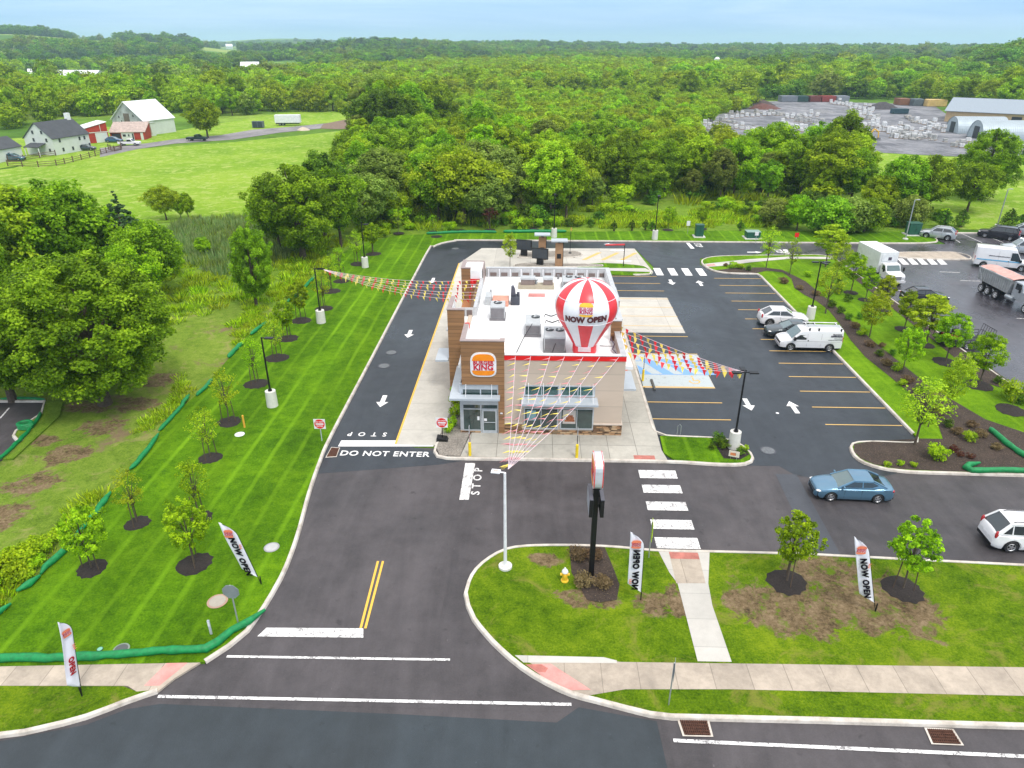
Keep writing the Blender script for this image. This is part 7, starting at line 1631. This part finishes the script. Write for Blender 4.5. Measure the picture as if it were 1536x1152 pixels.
# ---- green filter socks
def sock(px, r, label, z=.12, wob=.06, name='filter_sock'):
    P = smooth_line(GP(px), .45); g = random.Random(label); b = MB(); pts = [(x+g.uniform(-wob, wob), y+g.uniform(-wob, wob), z+r*.8) for x, y in P]
    rad = [r*g.uniform(.82, 1.08) for _ in pts]; rad[0] = rad[-1] = r*.35
    b.tube(pts, rad, 10); return tag(b.build(name, greensock, smooth=True), label, 'filter sock', 'green filter socks')
sock([(-140, 1004), (0, 994), (90, 993), (180, 988), (260, 981), (310, 979), (330, 968), (348, 952), (375, 938), (398, 921)], .2, 'long green sock along the left sidewalk curving up to the entrance kerb', wob=.03)
sock([(-20, 932), (0, 925), (18, 910)], .17, 'green sock segment at the left edge beside the yellow weeds'); sock([(29, 892), (44, 882), (62, 870)], .2, 'short green sock segment right of the yellow weeds')
sock([(62, 866), (72, 855), (92, 838), (110, 820)], .18, 'green sock segment behind the front left young maple'); sock([(112, 812), (135, 787), (166, 745)], .16, 'green sock segment partly hidden behind the front left maple crown')
sock([(146, 766), (158, 756), (167, 744)], .18, 'bright short green sock beside the second young tree'); sock([(196, 709), (208, 697), (218, 684), (232, 664), (240, 655)], .17, 'green sock segment left of the pair of thin young trees')
sock([(240, 650), (262, 626), (285, 596)], .15, 'long thin green sock halfway up the left lawn edge'); sock([(296, 597), (308, 585), (320, 572)], .17, 'green sock segment behind the yellow marker post'); sock([(344, 540), (352, 530), (366, 516)], .2, 'green sock segment left of the nearest lamp post')
sock([(376, 505), (388, 496), (400, 487)], .18, 'green sock segment at the weedy corner above the nearest lamp post'); sock([(432, 456), (440, 449), (447, 443)], .2, 'short green sock left of the pennant lamp post'); sock([(455, 436), (466, 424), (474, 414)], .17, 'green sock segment behind the pennant lamp post', wob=.1)
sock([(640, 353), (700, 350.5), (745, 351)], .22, 'far green sock at the wood edge, left part'); sock([(755, 350.5), (800, 350), (850, 350)], .25, 'far green sock at the wood edge behind the menu boards')
sock([(1482, 646), (1500, 662), (1520, 678), (1545, 694), (1580, 710)], .2, 'green sock running down the right lawn edge'); sock([(1468, 700), (1452, 703), (1447, 707), (1456, 711), (1480, 711), (1520, 711), (1600, 715)], .21, 'green sock with a curled end along the cross drive', z=.14, wob=.02)
sock([(0, 602), (30, 601), (70, 602)], .12, 'thin green sock behind the neighbouring parking lot'); sock([(-30, 712), (0, 692), (30, 665), (48, 645), (62, 622)], .13, 'thin green sock beside the neighbouring lot kerb')
x, y = G(40, 642, .1); b = MB(); g = random.Random(4)
for k in range(4): b.tube([(x+.55*math.cos(a)*g.uniform(.7, 1), y+.35*math.sin(a), .2+k*.1) for a in [6.283*q/12 for q in range(13)]], .11, 6)
tag(b.build('coiled_sock', greensock, smooth=True), 'coiled heap of green sock at the corner of the neighbouring lot', 'filter sock', 'green filter socks')
# ================================================================= FARM
wallw = M('farmhouse_white', (.6, .63, .6), .8, var=.08, sc=.5); slate = M('slate_roof', (.055, .06, .07), .7, var=.2, sc=.8); barnr = M('barn_red', (.38, .035, .02), .8, var=.2, sc=.7)
barng = M('barn_grey_boards', (.36, .38, .38), .9, var=.35, sc=.6); tinw = M('tin_roof_white', (.76, .78, .8), .45, var=.08, sc=.4); rustr = M('rusty_roof', (.42, .33, .29), .8, var=.3, sc=1.2); dk = M('dark_opening', (.03, .035, .04), .5)
def gable(t, x0, x1, y0, y1, e, r, wall, roof, over=.25, ridge_y=None, nm=('wall', 'roof'), th=.15):
    ry = (y0+y1)/2 if ridge_y is None else ridge_y
    b = MB(); b.add([(x, y, z) for x in (x0, x1) for y, z in ((y0, -.5), (y1, -.5), (y1, e), (ry, r), (y0, e))], [(4, 3, 2, 1, 0), (5, 6, 7, 8, 9), (0, 1, 6, 5), (1, 2, 7, 6), (4, 0, 5, 9)]); w = b.build(nm[0], wall, t)
    b = MB(); s0 = (r-e)/(ry-y0); s1 = (r-e)/(y1-ry)
    for ya, za, yb, zb_ in ((y0-over, e-over*s0, ry, r), (y1+over, e-over*s1, ry, r)):
        b.add([(x, y, z+dz) for x in (x0-over, x1+over) for y, z, dz in ((ya, za, .02), (yb, zb_, .02), (yb, zb_, th), (ya, za, th))], [(0, 1, 2, 3), (7, 6, 5, 4), (3, 2, 6, 7), (0, 4, 5, 1), (0, 3, 7, 4)])
    return w, b.build(nm[1], roof, t)
def frame_from(c, r):  # origin and yaw with +x from c to r
    a, b = G(*c), G(*r); return a, math.atan2(b[1]-a[1], b[0]-a[0]), math.hypot(b[0]-a[0], b[1]-a[1])
a, ang, Ln = frame_from((84.5, 233), (138, 223.5))
t = thing('farmhouse', 'white stuccoed farmhouse with a dark slate roof, gable end and side porch', 'farmhouse', (*a, -.05), ang)
_, rf_ = gable(t, 0, Ln, 0, 8.2, 4.0, 7.5, wallw, slate)
b = MB(); b.box(Ln-1.6, Ln-.5, 3.7, 4.6, 7, 9); b.build('chimney', white, rf_)
def win(t, x, y, z, w, h, axis_='y'):
    b = MB()
    if axis_ == 'y': b.box(x-w/2-.08, x+w/2+.08, y-.05, y-.02, z-.08, z+h+.08)
    else: b.box(x-.05, x-.02, y-w/2-.08, y+w/2+.08, z-.08, z+h+.08)
    f = b.build('window', wallw, t); b = MB()
    if axis_ == 'y': b.box(x-w/2, x+w/2, y-.08, y-.05, z, z+h)
    else: b.box(x-.08, x-.05, y-w/2, y+w/2, z, z+h)
    b.build('pane', dk, f)
for x, z in ((Ln*.18, 2.9), (Ln*.72, 2.7), (Ln*.86, 2.7), (Ln*.22, .7), (Ln*.48, .6), (Ln*.7, .6), (Ln*.84, .7), (Ln*.96, .8)): win(t, x, 0, z, .6, .85)
for y, z in ((2.6, 5.0), (5.2, 5.0), (1.7, 3.2), (5.4, 3.2), (1.4, .8)): win(t, 0, y, z, .55, .8, 'x')
b = MB(); b.prof([(-2.6, 2.2), (0, 2.9), (0, 2.75), (-2.6, 2.05)], 2.2, 6.6); b.build('porch_roof', slate, t)
for y in (2.4, 6.4): b = MB(); b.box(-2.5, -2.35, y-.08, y+.08, -.3, 2.1); b.build('porch_post', white, t)
t2 = thing('farmhouse_wing', 'low white farm wing with dark roof and chimney at the left edge', 'house', (*G(36, 237.5), -.05), ang+.03)
_, rf_ = gable(t2, -16, 0, 0, 6.5, 2.9, 5.0, wallw, slate); b = MB(); b.box(-7, -6, 2.6, 3.4, 4.5, 6.4); b.build('chimney', white, rf_)
win(t2, -4, 0, 1.0, .6, .9)
# barn: grey gable end towards the left, white tin roof
a, ang2, Lb = frame_from((224, 203), (264, 197.5))
t = thing('bank_barn', 'large old barn with weathered grey gable end and bright white tin roof', 'barn', (*a, -.05), ang2)
gable(t, -1.2, Lb, 0, 12.5, 4.4, 9.4, barng, tinw, over=.4); b = MB(); b.box(.4, Lb+.05, -.08, -.01, 0, 4.3); b.build('side_wall', wallw, t)
b = MB(); b.box(-1.3, .3, -2.6, -.02, 0, 3.9); b.build('lean_to', wallw, t)
b = MB(); b.prof([(-1.5, 4.0), (.5, 3.7), (.5, 3.6), (-1.5, 3.9)], -2.8, 0); b.build('lean_to_roof', barng, t)
b = MB(); b.box(-1.28, -1.21, 5.2, 7.4, 2.5, 6.2); b.build('weathered_patch', M('old_boards', (.15, .12, .1), .9, var=.4), t)
for y, z in ((3.5, 5.2), (9.3, 4.7), (4, 3.3), (8.5, 3.4)): win(t, -1.2, y, z, .5, .8, 'x')
a3, ang3, L3_ = frame_from((167, 210.5), (219, 209.5))
t = thing('wagon_shed', 'low red and white farm building with a rust streaked roof in front of the barn', 'shed', (*a3, -.05), ang3)
gable(t, 0, L3_, 0, 6.0, 2.2, 4.4, barnr, rustr, ridge_y=5.6)
b = MB(); b.box(3.0, 6.4, -.06, -.01, 0, 2.1); b.build('white_bay', wallw, t); b = MB(); b.box(.4, 2.8, -.05, -.01, 0, 1.9); b.box(5.9, 6.3, -.1, -.06, 0, 1.8); b.build('opening', dk, t); b = MB(); b.box(3.4, 4.2, -.1, -.06, 1, 1.6); b.box(4.8, 5.2, -.1, -.06, 1, 1.6); b.build('window', dk, t)
b = MB(); b.box(8.2, 8.9, -.07, -.01, 0, 2.0); b.build('door', wallw, t)
a3, ang3, L3_ = frame_from((132, 215.5), (165, 212.5))
t = thing('red_shed', 'small red shed with a white sliding door left of the rust roofed building', 'shed', (*a3, -.05), ang3)
b = MB(); b.prof([(0, -.3), (L3_, -.3), (L3_, 5.2), (0, 3.9)], 0, 6); b.build('wall', barnr, t); b = MB(); b.prof([(-.3, 3.95), (L3_+.2, 5.3), (L3_+.2, 5.45), (-.3, 4.1)], -.2, 6.2); b.build('roof', tinw, t)
b = MB(); b.box(2.4, L3_-.3, -.08, -.01, 0, 2.6); b.box(0, L3_, -.07, -.01, 2.7, 2.9); b.box(L3_*.68, L3_*.7, -.07, -.01, 2.9, 5.0); b.build('sliding_door', wallw, t)
# fence
fm = M('fence_brown', (.13, .08, .055), .9)
def fence(px, label, n, rails=3, h=1.25):
    P = smooth_line(GP(px), 2.6); t = thing('rail_fence', label, 'fence', (*P[0], -.03)); o = Vector((*P[0], 0)); P = [Vector((*p, 0))-o for p in P]
    for p in P: b = MB(); b.box(p.x-.08, p.x+.08, p.y-.08, p.y+.08, 0, h+.15); b.build('post', fm, t)
    b = MB()
    for k in range(rails): z = h*(k+.6)/rails; b.tube([(p.x, p.y, z) for p in P], .06, 4)
    b.build('rails', fm, t)
fence([(12, 249), (34, 250), (58, 250.5), (85, 248.5), (110, 243), (135, 236.5), (160, 229.5), (182, 225)], 'brown post and rail fence curving along the front of the farm meadow', 20)
fence([(13, 243), (36, 241), (60, 237), (84, 233.5)], 'brown rail fence close to the farmhouse porch', 8)
fence([(163, 224), (172, 227), (182, 224.5), (181, 218)], 'small brown slatted enclosure beside the white pickup', 5, 5)
# farm vehicles
def pickup(label, paint, u, v, ang, L=5.6):
    t = thing('pickup_truck', label, 'pickup truck', group=None); b = MB()
    b.prof([(-L/2, .5), (-L/2, 1.05), (-.5, 1.05), (-.3, 1.75), (.75, 1.78), (1.3, 1.12), (L/2-.15, 1.02), (L/2, .85), (L/2, .45)], -.93, .93); b.build('body', paint, t, bevel=.08)
    b = MB(); b.box(-L/2+.1, -.6, -.78, .78, 1.04, 1.07); b.build('bed', black, t)
    b = MB()
    for s in (-1, 1): b.add([(-.35, s*.94, 1.12), (1.1, s*.94, 1.12), (.72, s*.94, 1.66), (-.22, s*.94, 1.66)], [(0, 1, 2, 3)])
    b.build('side_window', glass, t); b = MB(); b.add([(1.34, -.8, 1.16), (1.34, .8, 1.16), (.84, .75, 1.73), (.84, -.75, 1.73)], [(0, 1, 2, 3)]); b.build('windshield', glass, t)
    for x in (-L/2+1.1, L/2-1.0):
        for s in (-1, 1): wheel(t, x, s*.85, .38, s, .26)
    x, y = G(u, v); t.location = (x, y, .04); t.rotation_euler.z = ang; return t
pickup('white pickup truck parked at the end of the rail fence', cwhite, 195, 218.5, .1)
pickup('dark green pickup truck on the farm driveway under the single tree', M('pickup_dark', (.015, .035, .035), .4, .3), 296, 211.5, .02)
c = make_car('farm_car', 'dark blue car parked in front of the red farm sheds', 'car', carpaint('blue2', (.04, .11, .22), .4), 4.6, 1.8, 1.5, 0, 0, .95, .08, -1.1, -1.8, 2.7, .33, **SED); c.location = (*G(172, 213.5), .04)
c = make_car('farm_car', 'blue grey car parked beside the low white wing at the left edge', 'car', carpaint('blue3', (.08, .17, .24), .4), 4.8, 1.9, 1.6, 0, 0, .95, .08, -1.4, -1.9, 2.7, .35, **SUVB); c.location = (*G(22, 241), .04); c.rotation_euler.z = .15
c = make_car('farm_car', 'grey car parked against the long wall of the farmhouse', 'car', darkgr, 4.6, 1.8, 1.45, 0, 0, .95, .08, -1.1, -1.8, 2.7, .33, **SED); c.location = (*G(130, 225.5), .04); c.rotation_euler.z = .2
t = thing('box_trailer', 'long white box trailer parked on the far side of the meadow', 'trailer', (*G(433, 188), 0), .12); b = MB(); b.box(-4.2, 4.2, -1.2, 1.2, .9, 3.4); b.build('box', M('box_white', (.72, .74, .75), .45), t, bevel=.04); b = MB(); b.box(-4, 3.8, -1, 1, .55, .9); b.build('chassis', black, t)
for x in (-2.6, -1.6): wheel(t, x, -1.0, .42, -1, .3); wheel(t, x, 1.0, .42, 1, .3)
t = thing('dark_container', 'small black skid container near the white trailer', 'container', (*G(388, 191.5), 0), .05); b = MB(); b.box(-1.7, 1.7, -1, 1, .15, 2.0); b.build('box', M('dumpster_black', (.03, .045, .06), .6), t, bevel=.05); b = MB(); b.box(-1.72, -1.5, -1.03, 1.03, .1, 2.05); b.box(1.5, 1.72, -1.03, 1.03, .1, 2.05); b.box(-.1, .1, -1.03, 1.03, .1, 2.03); b.build('ribs', M('rib_grey', (.1, .12, .14), .6), t)
x, y = G(455, 195); b = MB(); b.lathe((0, 0), [(2.2, -.1), (1.5, .4), (.6, .8), (.01, .95)], 14); tag(b.build('sand_pile', M('pale_sand', (.5, .42, .33), .9), smooth=True, loc=(x, y, 0)), 'small pale sand pile beside the farm track', 'pile')
# ---- far buildings
def farhouse(u, v, w, d, e, r, ang, label, wall=None, roof=None, ground_v=None, name='house'):
    x, y = G(u, v); t = thing(name, label, 'building', (x, y, terr(x, y)+.0), ang); gable(t, -w/2, w/2, -d/2, d/2, e, r, wall or wallw, roof or tinw, over=.4)
    for k in range(max(2, int(w/4))): win(t, -w/2+w*(k+.5)/max(2, int(w/4)), -d/2, e*.35, 1., 1.2)
    return t
farhouse(120, 125, 34, 14, 5, 8.5, -.1, 'long white roofed building among trees at upper left'); farhouse(57, 124, 8, 9, 6, 9, .5, 'small white house left of the long white roofed building')
farhouse(160, 135, 12, 9, 2.4, 4.5, -.3, 'pale grey roofed low building below the long white one', roof=M('far_grey', (.4, .43, .48), .6)); farhouse(377, 110, 16, 12, 6, 10, .2, 'white house between woods near the upper left centre')
farhouse(345, 77, 24, 18, 9, 17, .4, 'distant white roofed barn on the left ridge', name='barn'); farhouse(1462, 116, 22, 12, 4, 6, .1, 'distant pale building in a gap of the trees at right', name='shed')
x, y = G(1073, 112); t = thing('silo', 'distant silo with a white dome rising over the woods', 'silo', (x, y, 0)); b = MB(); b.cyl((0, 0), 2.6, 0, 12, 18); b.build('shaft', M('silo_grey', (.45, .45, .45), .7), t); b = MB(); b.ell((0, 0, 12), (2.6, 2.6, 2.6), 18, 10); b.build('dome', white, t, smooth=True)
# ================================================================= STONE YARD
def arch_hut(u, v, r, L, ang, label, door_h=.55):
    x, y = G(u, v); t = thing('arched_hut', label, 'storage hut', (x, y, 0), ang, 'arched metal huts'); n = 20
    skin = M('hut_skin', (.36, .42, .46), .5, .3, var=.08, sc=.5)
    A = [(r*math.cos(math.pi*k/n)*(1.0), r*1.08*math.sin(math.pi*k/n)) for k in range(n+1)]
    b = MB(); rows = []
    for j in range(int(L/.6)*2+1):
        xx = j*.3; q = .045 if j % 2 else 0; rows.append([(xx, -a*(1+q/r), z*(1+q/r)) for a, z in A])
    b.grid(rows); b.build('shell', skin, t)
    b = MB(); b.add([(.15, -a, z) for a, z in A], [tuple(range(n+1))]); e = b.build('end_wall', M('hut_end', (.36, .42, .45), .6), t); b = MB(); b.add([(L-.15, -a, z) for a, z in A], [tuple(range(n+1))]); b.build('end_wall', M('hut_end', (.36, .42, .45), .6), t)
    b = MB(); b.box(.05, .13, -r*.32, r*.32, 0, r*.72); b.build('doorway', dk, e)
arch_hut(1426, 198, 4.3, 15, -.05, 'grey arched metal hut, farther of the two at the stone yard'); arch_hut(1461, 207, 4.6, 14, -.05, 'grey arched metal hut, nearer of the two at the stone yard')
x, y = G(1416, 182); t = thing('warehouse', 'long low warehouse with a grey metal roof and tan end wall behind the arched huts', 'warehouse', (x, y, 0), -.62); gable(t, 0, 62, 0, 26, 3.6, 7.2, M('tan_wall', (.5, .36, .2), .8), M('roof_bluegrey', (.28, .33, .38), .45, .2, var=.06), over=.6)
b = MB(); b.box(20, 23, -.1, -.02, 0, 2.6); b.build('doorway', dk, t)
def bin_(u, v, w, h, col, label, d=6):
    x, y = G(u, v); t = thing('storage_container', label, 'container', (x, y, 0), 0, 'containers at the rear of the stone yard'); m = M('bin_%d' % u, col, .7, var=.2, sc=.5); b = MB(); b.box(-w/2, w/2, 0, d, .1, h); b.build('box', m, t, bevel=.05); b = MB()
    for k in range(7): b.box(-w/2+k*w/6.5, -w/2+k*w/6.5+.15, -.06, 0, .1, h)
    b.build('ribs', m, t)
for u, w, c, l in ((1184, 7.5, (.16, .18, .21), 'grey storage container, leftmost at the back of the stone yard'), (1204, 5, (.02, .06, .055), 'dark green storage container at the back of the stone yard'), (1223, 5, (.14, .035, .03), 'maroon storage container at the back of the stone yard'), (1243, 6.5, (.24, .04, .035), 'red brown storage container right of the maroon one'), (1264, 6, (.2, .22, .25), 'grey storage container right of the red brown one')): bin_(u, 153, w, 2.6, c, l)
for u, v, w, c, l in ((1357, 158, 5, (.22, .1, .05), 'rusty brown container left of the warehouse'), (1379, 159, 5.5, (.1, .13, .14), 'dark grey container left of the warehouse'), (1405, 160, 8.5, (.6, .42, .16), 'yellow ochre container next to the warehouse')): bin_(u, v, w, 2.8, c, l)
bin_(1351, 171, 6, 1.9, (.02, .06, .08), 'dark teal dumpster in the middle of the stone yard', 3)
pal_m = M('pallet_wrap', (.66, .67, .68), .5, var=.2, sc=.8); stone_w = M('stone_white', (.66, .66, .66), .9, var=.3, sc=1.5); base_w = M('pallet_wood', (.3, .2, .12), .9)
pals = []
for k in range(5):
    g = random.Random(k); t = thing('stone_pallet', 'x', 'stone pallet', (0, 0, -50)); b = MB(); b.box(-.6, .6, -.6, .6, 0, .14); b.build('pallet', base_w, t); b = MB()
    hh = g.uniform(.7, 1.3)
    for i in range(3):
        for j in range(2): b.box(-.56+j*.56, -.56+j*.56+.52+g.uniform(-.02, .03), -.56+g.uniform(0, .03), .56, .14+i*hh/3, .14+(i+1)*hh/3-.02)
    b.build('stones', [pal_m, stone_w, pal_m, stone_w, pal_m][k], t, bevel=.04); pals.append(t)
g = random.Random(3); first = [True]*5; npal = 0
def pallets(u0, v0, u1, v1, n, rows_, label, stackp=.3):
    global npal
    n = max(3, int(n*.72))
    for k in range(n):
        s = (k+.5)/n; 
        for r_ in range(rows_):
            u = u0+(u1-u0)*s+g.uniform(-1.2, 1.2); v = v0+(v1-v0)*s+r_*2.1+g.uniform(-.4, .4); x, y = G(u, v); i = g.randrange(5)
            lv = 2 if g.random() < stackp*.6 and npal < 280 else 1
            if npal >= 296: continue
            for q in range(lv):
                p = pals[i]
                if first[i]: first[i] = False; c = p; c.location = (x, y, q*1.3)
                else: c = dup(p, (x, y, q*1.3))
                c.rotation_euler.z = g.uniform(-.3, .3); c['label'] = label; c['group'] = label.replace('white wrapped stone pallet', 'pallets'); npal += 1; i = (i+0) % 5
pallets(1244, 153, 1278, 158, 9, 2, 'white wrapped stone pallet in the row at the back of the yard'); pallets(1272, 166, 1320, 180, 11, 3, 'white wrapped stone pallet in the stepped block at mid yard', .4)
pallets(1293, 192, 1352, 194, 14, 3, 'white wrapped stone pallet in the dense block near the arched huts', .5); pallets(1170, 182, 1226, 206, 12, 2, 'white wrapped stone pallet at the left front of the yard', .1)
pallets(1225, 205, 1275, 222, 12, 2, 'white wrapped stone pallet beside the yellow digger', .1); pallets(1340, 208, 1400, 206, 10, 1, 'white wrapped stone pallet scattered in front of the huts', .1); pallets(1040, 184, 1075, 196, 8, 2, 'white wrapped stone pallet seen between trees at the left yard end', .2)
pallets(1515, 222, 1560, 228, 8, 2, 'white wrapped stone pallet at the right edge of the photo', .6); pallets(1440, 222, 1470, 216, 6, 1, 'white wrapped stone pallet beside the hut doorway', .3); pallets(1085, 178, 1165, 172, 14, 1, 'white wrapped stone pallet along the left rear of the yard', .1); pallets(1400, 190, 1416, 200, 5, 1, 'white wrapped stone pallet left of the arched huts', .3)
for (u0_, v0_, u1_, v1_, n_, r_, l_) in ((1175, 176, 1230, 172, 9, 2, 'near the red soil mound'), (1190, 190, 1250, 200, 12, 2, 'in the heap left of the yard lane'), (1230, 200, 1290, 214, 14, 2, 'in the heap near the digger'), (1330, 198, 1395, 202, 14, 2, 'between the dense block and the huts'), (1280, 160, 1312, 166, 8, 2, 'beside the dark gravel mound'), (1372, 180, 1408, 192, 9, 2, 'beside the hut lane'), (1100, 190, 1160, 200, 10, 2, 'behind the wood edge trees')): pallets(u0_, v0_, u1_, v1_, n_, r_, 'white wrapped stone pallet '+l_, .25)
b = MB(); g2 = random.Random(5)
for i in range(2):
    for j in range(2): b.box(-.56+j*.56, -.56+j*.56+.5, -.55, .55, .1+i*.5, .1+i*.5+.47)
b.m = 1; b.box(-.6, .6, -.6, .6, 0, .1); pb = b.build('stone_stacks', [M('weathered_stack', (.4, .4, .39), .8, var=.35, sc=.7), base_w]); b = MB(); b.ell((0, 0, .2), (.8, .55, .4), 7, 5); b.box(-.2, .9, -.3, .3, 0, .35); rb_ = b.build('stone_stacks', [M('dull_rubble', (.3, .29, .27), .9, var=.5, sc=1.2)]); P_ = []
for (ua, va, ub, vb, n_, w_) in ((1235, 198, 1290, 212, 46, 5), (1290, 190, 1355, 198, 40, 5), (1268, 160, 1320, 182, 34, 5), (1165, 174, 1240, 186, 40, 5), (1180, 196, 1240, 212, 36, 4), (1335, 203, 1420, 211, 40, 4), (1360, 178, 1412, 194, 26, 4), (1045, 182, 1150, 196, 40, 6), (1420, 216, 1536, 226, 36, 4), (1090, 172, 1160, 168, 26, 2)):
    for k in range(int(n_*.7)): s = g2.random(); x, y = G(ua+(ub-ua)*s+g2.uniform(-3, 3), va+(vb-va)*s+g2.uniform(-w_, w_)); P_.append((x, y, 0, g2.uniform(.7, 1.4), g2.randrange(2), g2.uniform(.8, 1.3)))
for i, o in enumerate((pb, rb_)): o.location = P_[i][:3]; tag(o, 'loose pale stone and small stacks strewn over the stone yard', 'stone', kind='stuff')
scatter('stone_stacks', P_, [pb, rb_], 'loose pale stone and small stacks strewn over the stone yard', 'stone')
for k, (u, v, r, h, c, l) in enumerate([(1322, 163, 5, 2.6, (.06, .055, .06), 'dark gravel mound in the middle of the stone yard'), (1130, 158, 7, 3.0, (.07, .05, .045), 'long dark soil mound at the left rear of the stone yard'), (1145, 163, 5, 2., (.12, .05, .04), 'reddish soil mound at the left rear of the stone yard'), (1460, 220, 2.4, .9, (.2, .17, .15), 'heap of loose rubble near the arched huts'), (1230, 168, 5, 1, (.2, .2, .21), 'low pale gravel mound in the open part of the yard')]):
    x, y = G(u, v); b = MB(); n = 16; gg = random.Random(k); ring = lambda s, z: [(r*s*gg.uniform(.8, 1.15)*math.cos(6.283*i/n)*1.4, r*s*gg.uniform(.8, 1.15)*math.sin(6.283*i/n), z*gg.uniform(.85, 1.1)) for i in range(n)]
    R0, R1, R2 = ring(1, .0), ring(.6, h*.6), ring(.2, h); b.add(R0+R1+R2+[(0, 0, h*1.05)], [(i, (i+1) % n, n+(i+1) % n, n+i) for i in range(n)]+[(n+i, n+(i+1) % n, 2*n+(i+1) % n, 2*n+i) for i in range(n)]+[(2*n+i, 2*n+(i+1) % n, 3*n) for i in range(n)])
    tag(b.build('soil_mound', M('mound%d' % k, c, .95, var=.4, sc=1.5), smooth=True, loc=(x, y, -.05)), l, 'mound')
x, y = G(1296, 214); t = thing('excavator', 'yellow digger at work in front of the stone yard pallets', 'excavator', (x, y, 0), .2); ym = M('digger_yellow', (.75, .42, .02), .5)
b = MB()
for s in (-1, 1): b.box(-1.5, 1.5, s*1-.25, s*1+.25, 0, .7)
b.build('track', black, t, bevel=.15); b = MB(); b.box(-1.3, 1.2, -1, 1, .8, 1.8); b.build('house', ym, t, bevel=.1); b = MB(); b.box(.2, 1.2, -1, -.1, 1.8, 2.8); b.build('cab', glass, t, bevel=.08)
b = MB(); b.tube([(1.0, .3, 1.6), (2.6, .3, 3.6), (4.0, .3, 2.8)], .2, 6); b.tube([(4.0, .3, 2.9), (4.3, .3, 1.2)], .15, 6); b.build('boom', ym, t); b = MB(); b.prof([(4.0, .5), (4.9, .5), (4.7, 1.3), (4.2, 1.3)], -.2, .8); b.build('bucket', unit_d, t)
# ================================================================= AIR, SKY, SUN, CAMERA
def haze():
    m = bpy.data.materials.new('haze_air'); m.use_nodes = True; n, l = m.node_tree.nodes, m.node_tree.links
    n.remove(n['Principled BSDF']); v = n.new('ShaderNodeVolumePrincipled'); v.inputs['Color'].default_value = (.60, .81, 1., 1); v.inputs['Density'].default_value = HAZE; v.inputs['Anisotropy'].default_value = .2
    l.new(v.outputs[0], n['Material Output'].inputs['Volume'])
    b = MB(); b.box(-9800, 9800, -900, 12000, -12, 125); o = b.build('haze', m); o['kind'] = 'stuff'; o['label'] = 'thin blue haze over the far country'; o['category'] = 'haze'
HAZE = .00017
if HAZE: haze()
w = bpy.data.worlds.new('World'); SC.world = w; w.use_nodes = True; n, l = w.node_tree.nodes, w.node_tree.links
bg = n['Background']; sky = n.new('ShaderNodeTexSky'); sky.sky_type = 'NISHITA'; sky.sun_disc = False
EL, AZ = R(58), R(150)
sky.sun_elevation = EL; sky.sun_rotation = AZ; sky.altitude = 50; sky.air_density = 1.; sky.dust_density = 1.; sky.ozone_density = 1.
tc = n.new('ShaderNodeTexCoord'); sp = n.new('ShaderNodeSeparateXYZ'); l.new(tc.outputs['Generated'], sp.inputs[0])
mp = n.new('ShaderNodeMapping'); l.new(tc.outputs['Generated'], mp.inputs[0]); mp.inputs['Scale'].default_value = (1, 1, 13)
cl = noise(n, l, mp.outputs[0], 2.2, 6, .6, .5)
# high overcast: pale grey-blue near the horizon, whiter and brighter overhead
cc = ramp(n, l, sp.outputs[2], [(0., (3.3, 5.3, 7.9)), (.05, (3.5, 5.6, 8.2)), (.25, (6.2, 7.4, 8.8)), (1., (13.6, 13.3, 12.8))])
cc.node.color_ramp.interpolation = 'LINEAR'
cv = ramp(n, l, cl, [(.38, (.84, .92, .98)), (.6, (1.28, 1.13, 1.04))])
c2 = mixc(n, l, 1., cc, cv, 'MULTIPLY')
fac = ramp(n, l, cl, [(.2, .82), (.75, .97)])
l.new(mixc(n, l, fac, sky.outputs[0], c2), bg.inputs[0]); bg.inputs[1].default_value = .1
sd = bpy.data.lights.new('sun', 'SUN'); sd.energy = 1.5; sd.angle = R(14); sd.color = (1., .97, .92)
so = bpy.data.objects.new('sun', sd); COL.objects.link(so)
d = Vector((math.sin(AZ)*math.cos(EL), math.cos(AZ)*math.cos(EL), math.sin(EL)))
so.rotation_euler = d.to_track_quat('Z', 'Y').to_euler(); so.location = d*60+Vector((0, 40, 0))
cam = bpy.data.cameras.new('camera'); co = bpy.data.objects.new('camera', cam); COL.objects.link(co)
cam.sensor_width = 36.; cam.lens = 36.*F/1536.; cam.clip_start = .5; cam.clip_end = 20000.
co.location = (0, 0, CH); co.rotation_euler = (math.pi/2-PT, 0, PSI); SC.camera = co
SC.view_settings.view_transform = 'Standard'; SC.view_settings.look = 'None'; SC.view_settings.gamma = 1.; SC.view_settings.use_curve_mapping = False
SC.view_settings.exposure = .52
SC.cycles.max_bounces = 6; SC.cycles.diffuse_bounces = 3; SC.cycles.glossy_bounces = 3; SC.cycles.transmission_bounces = 3; SC.cycles.volume_bounces = 1
SC.cycles.use_denoising = True
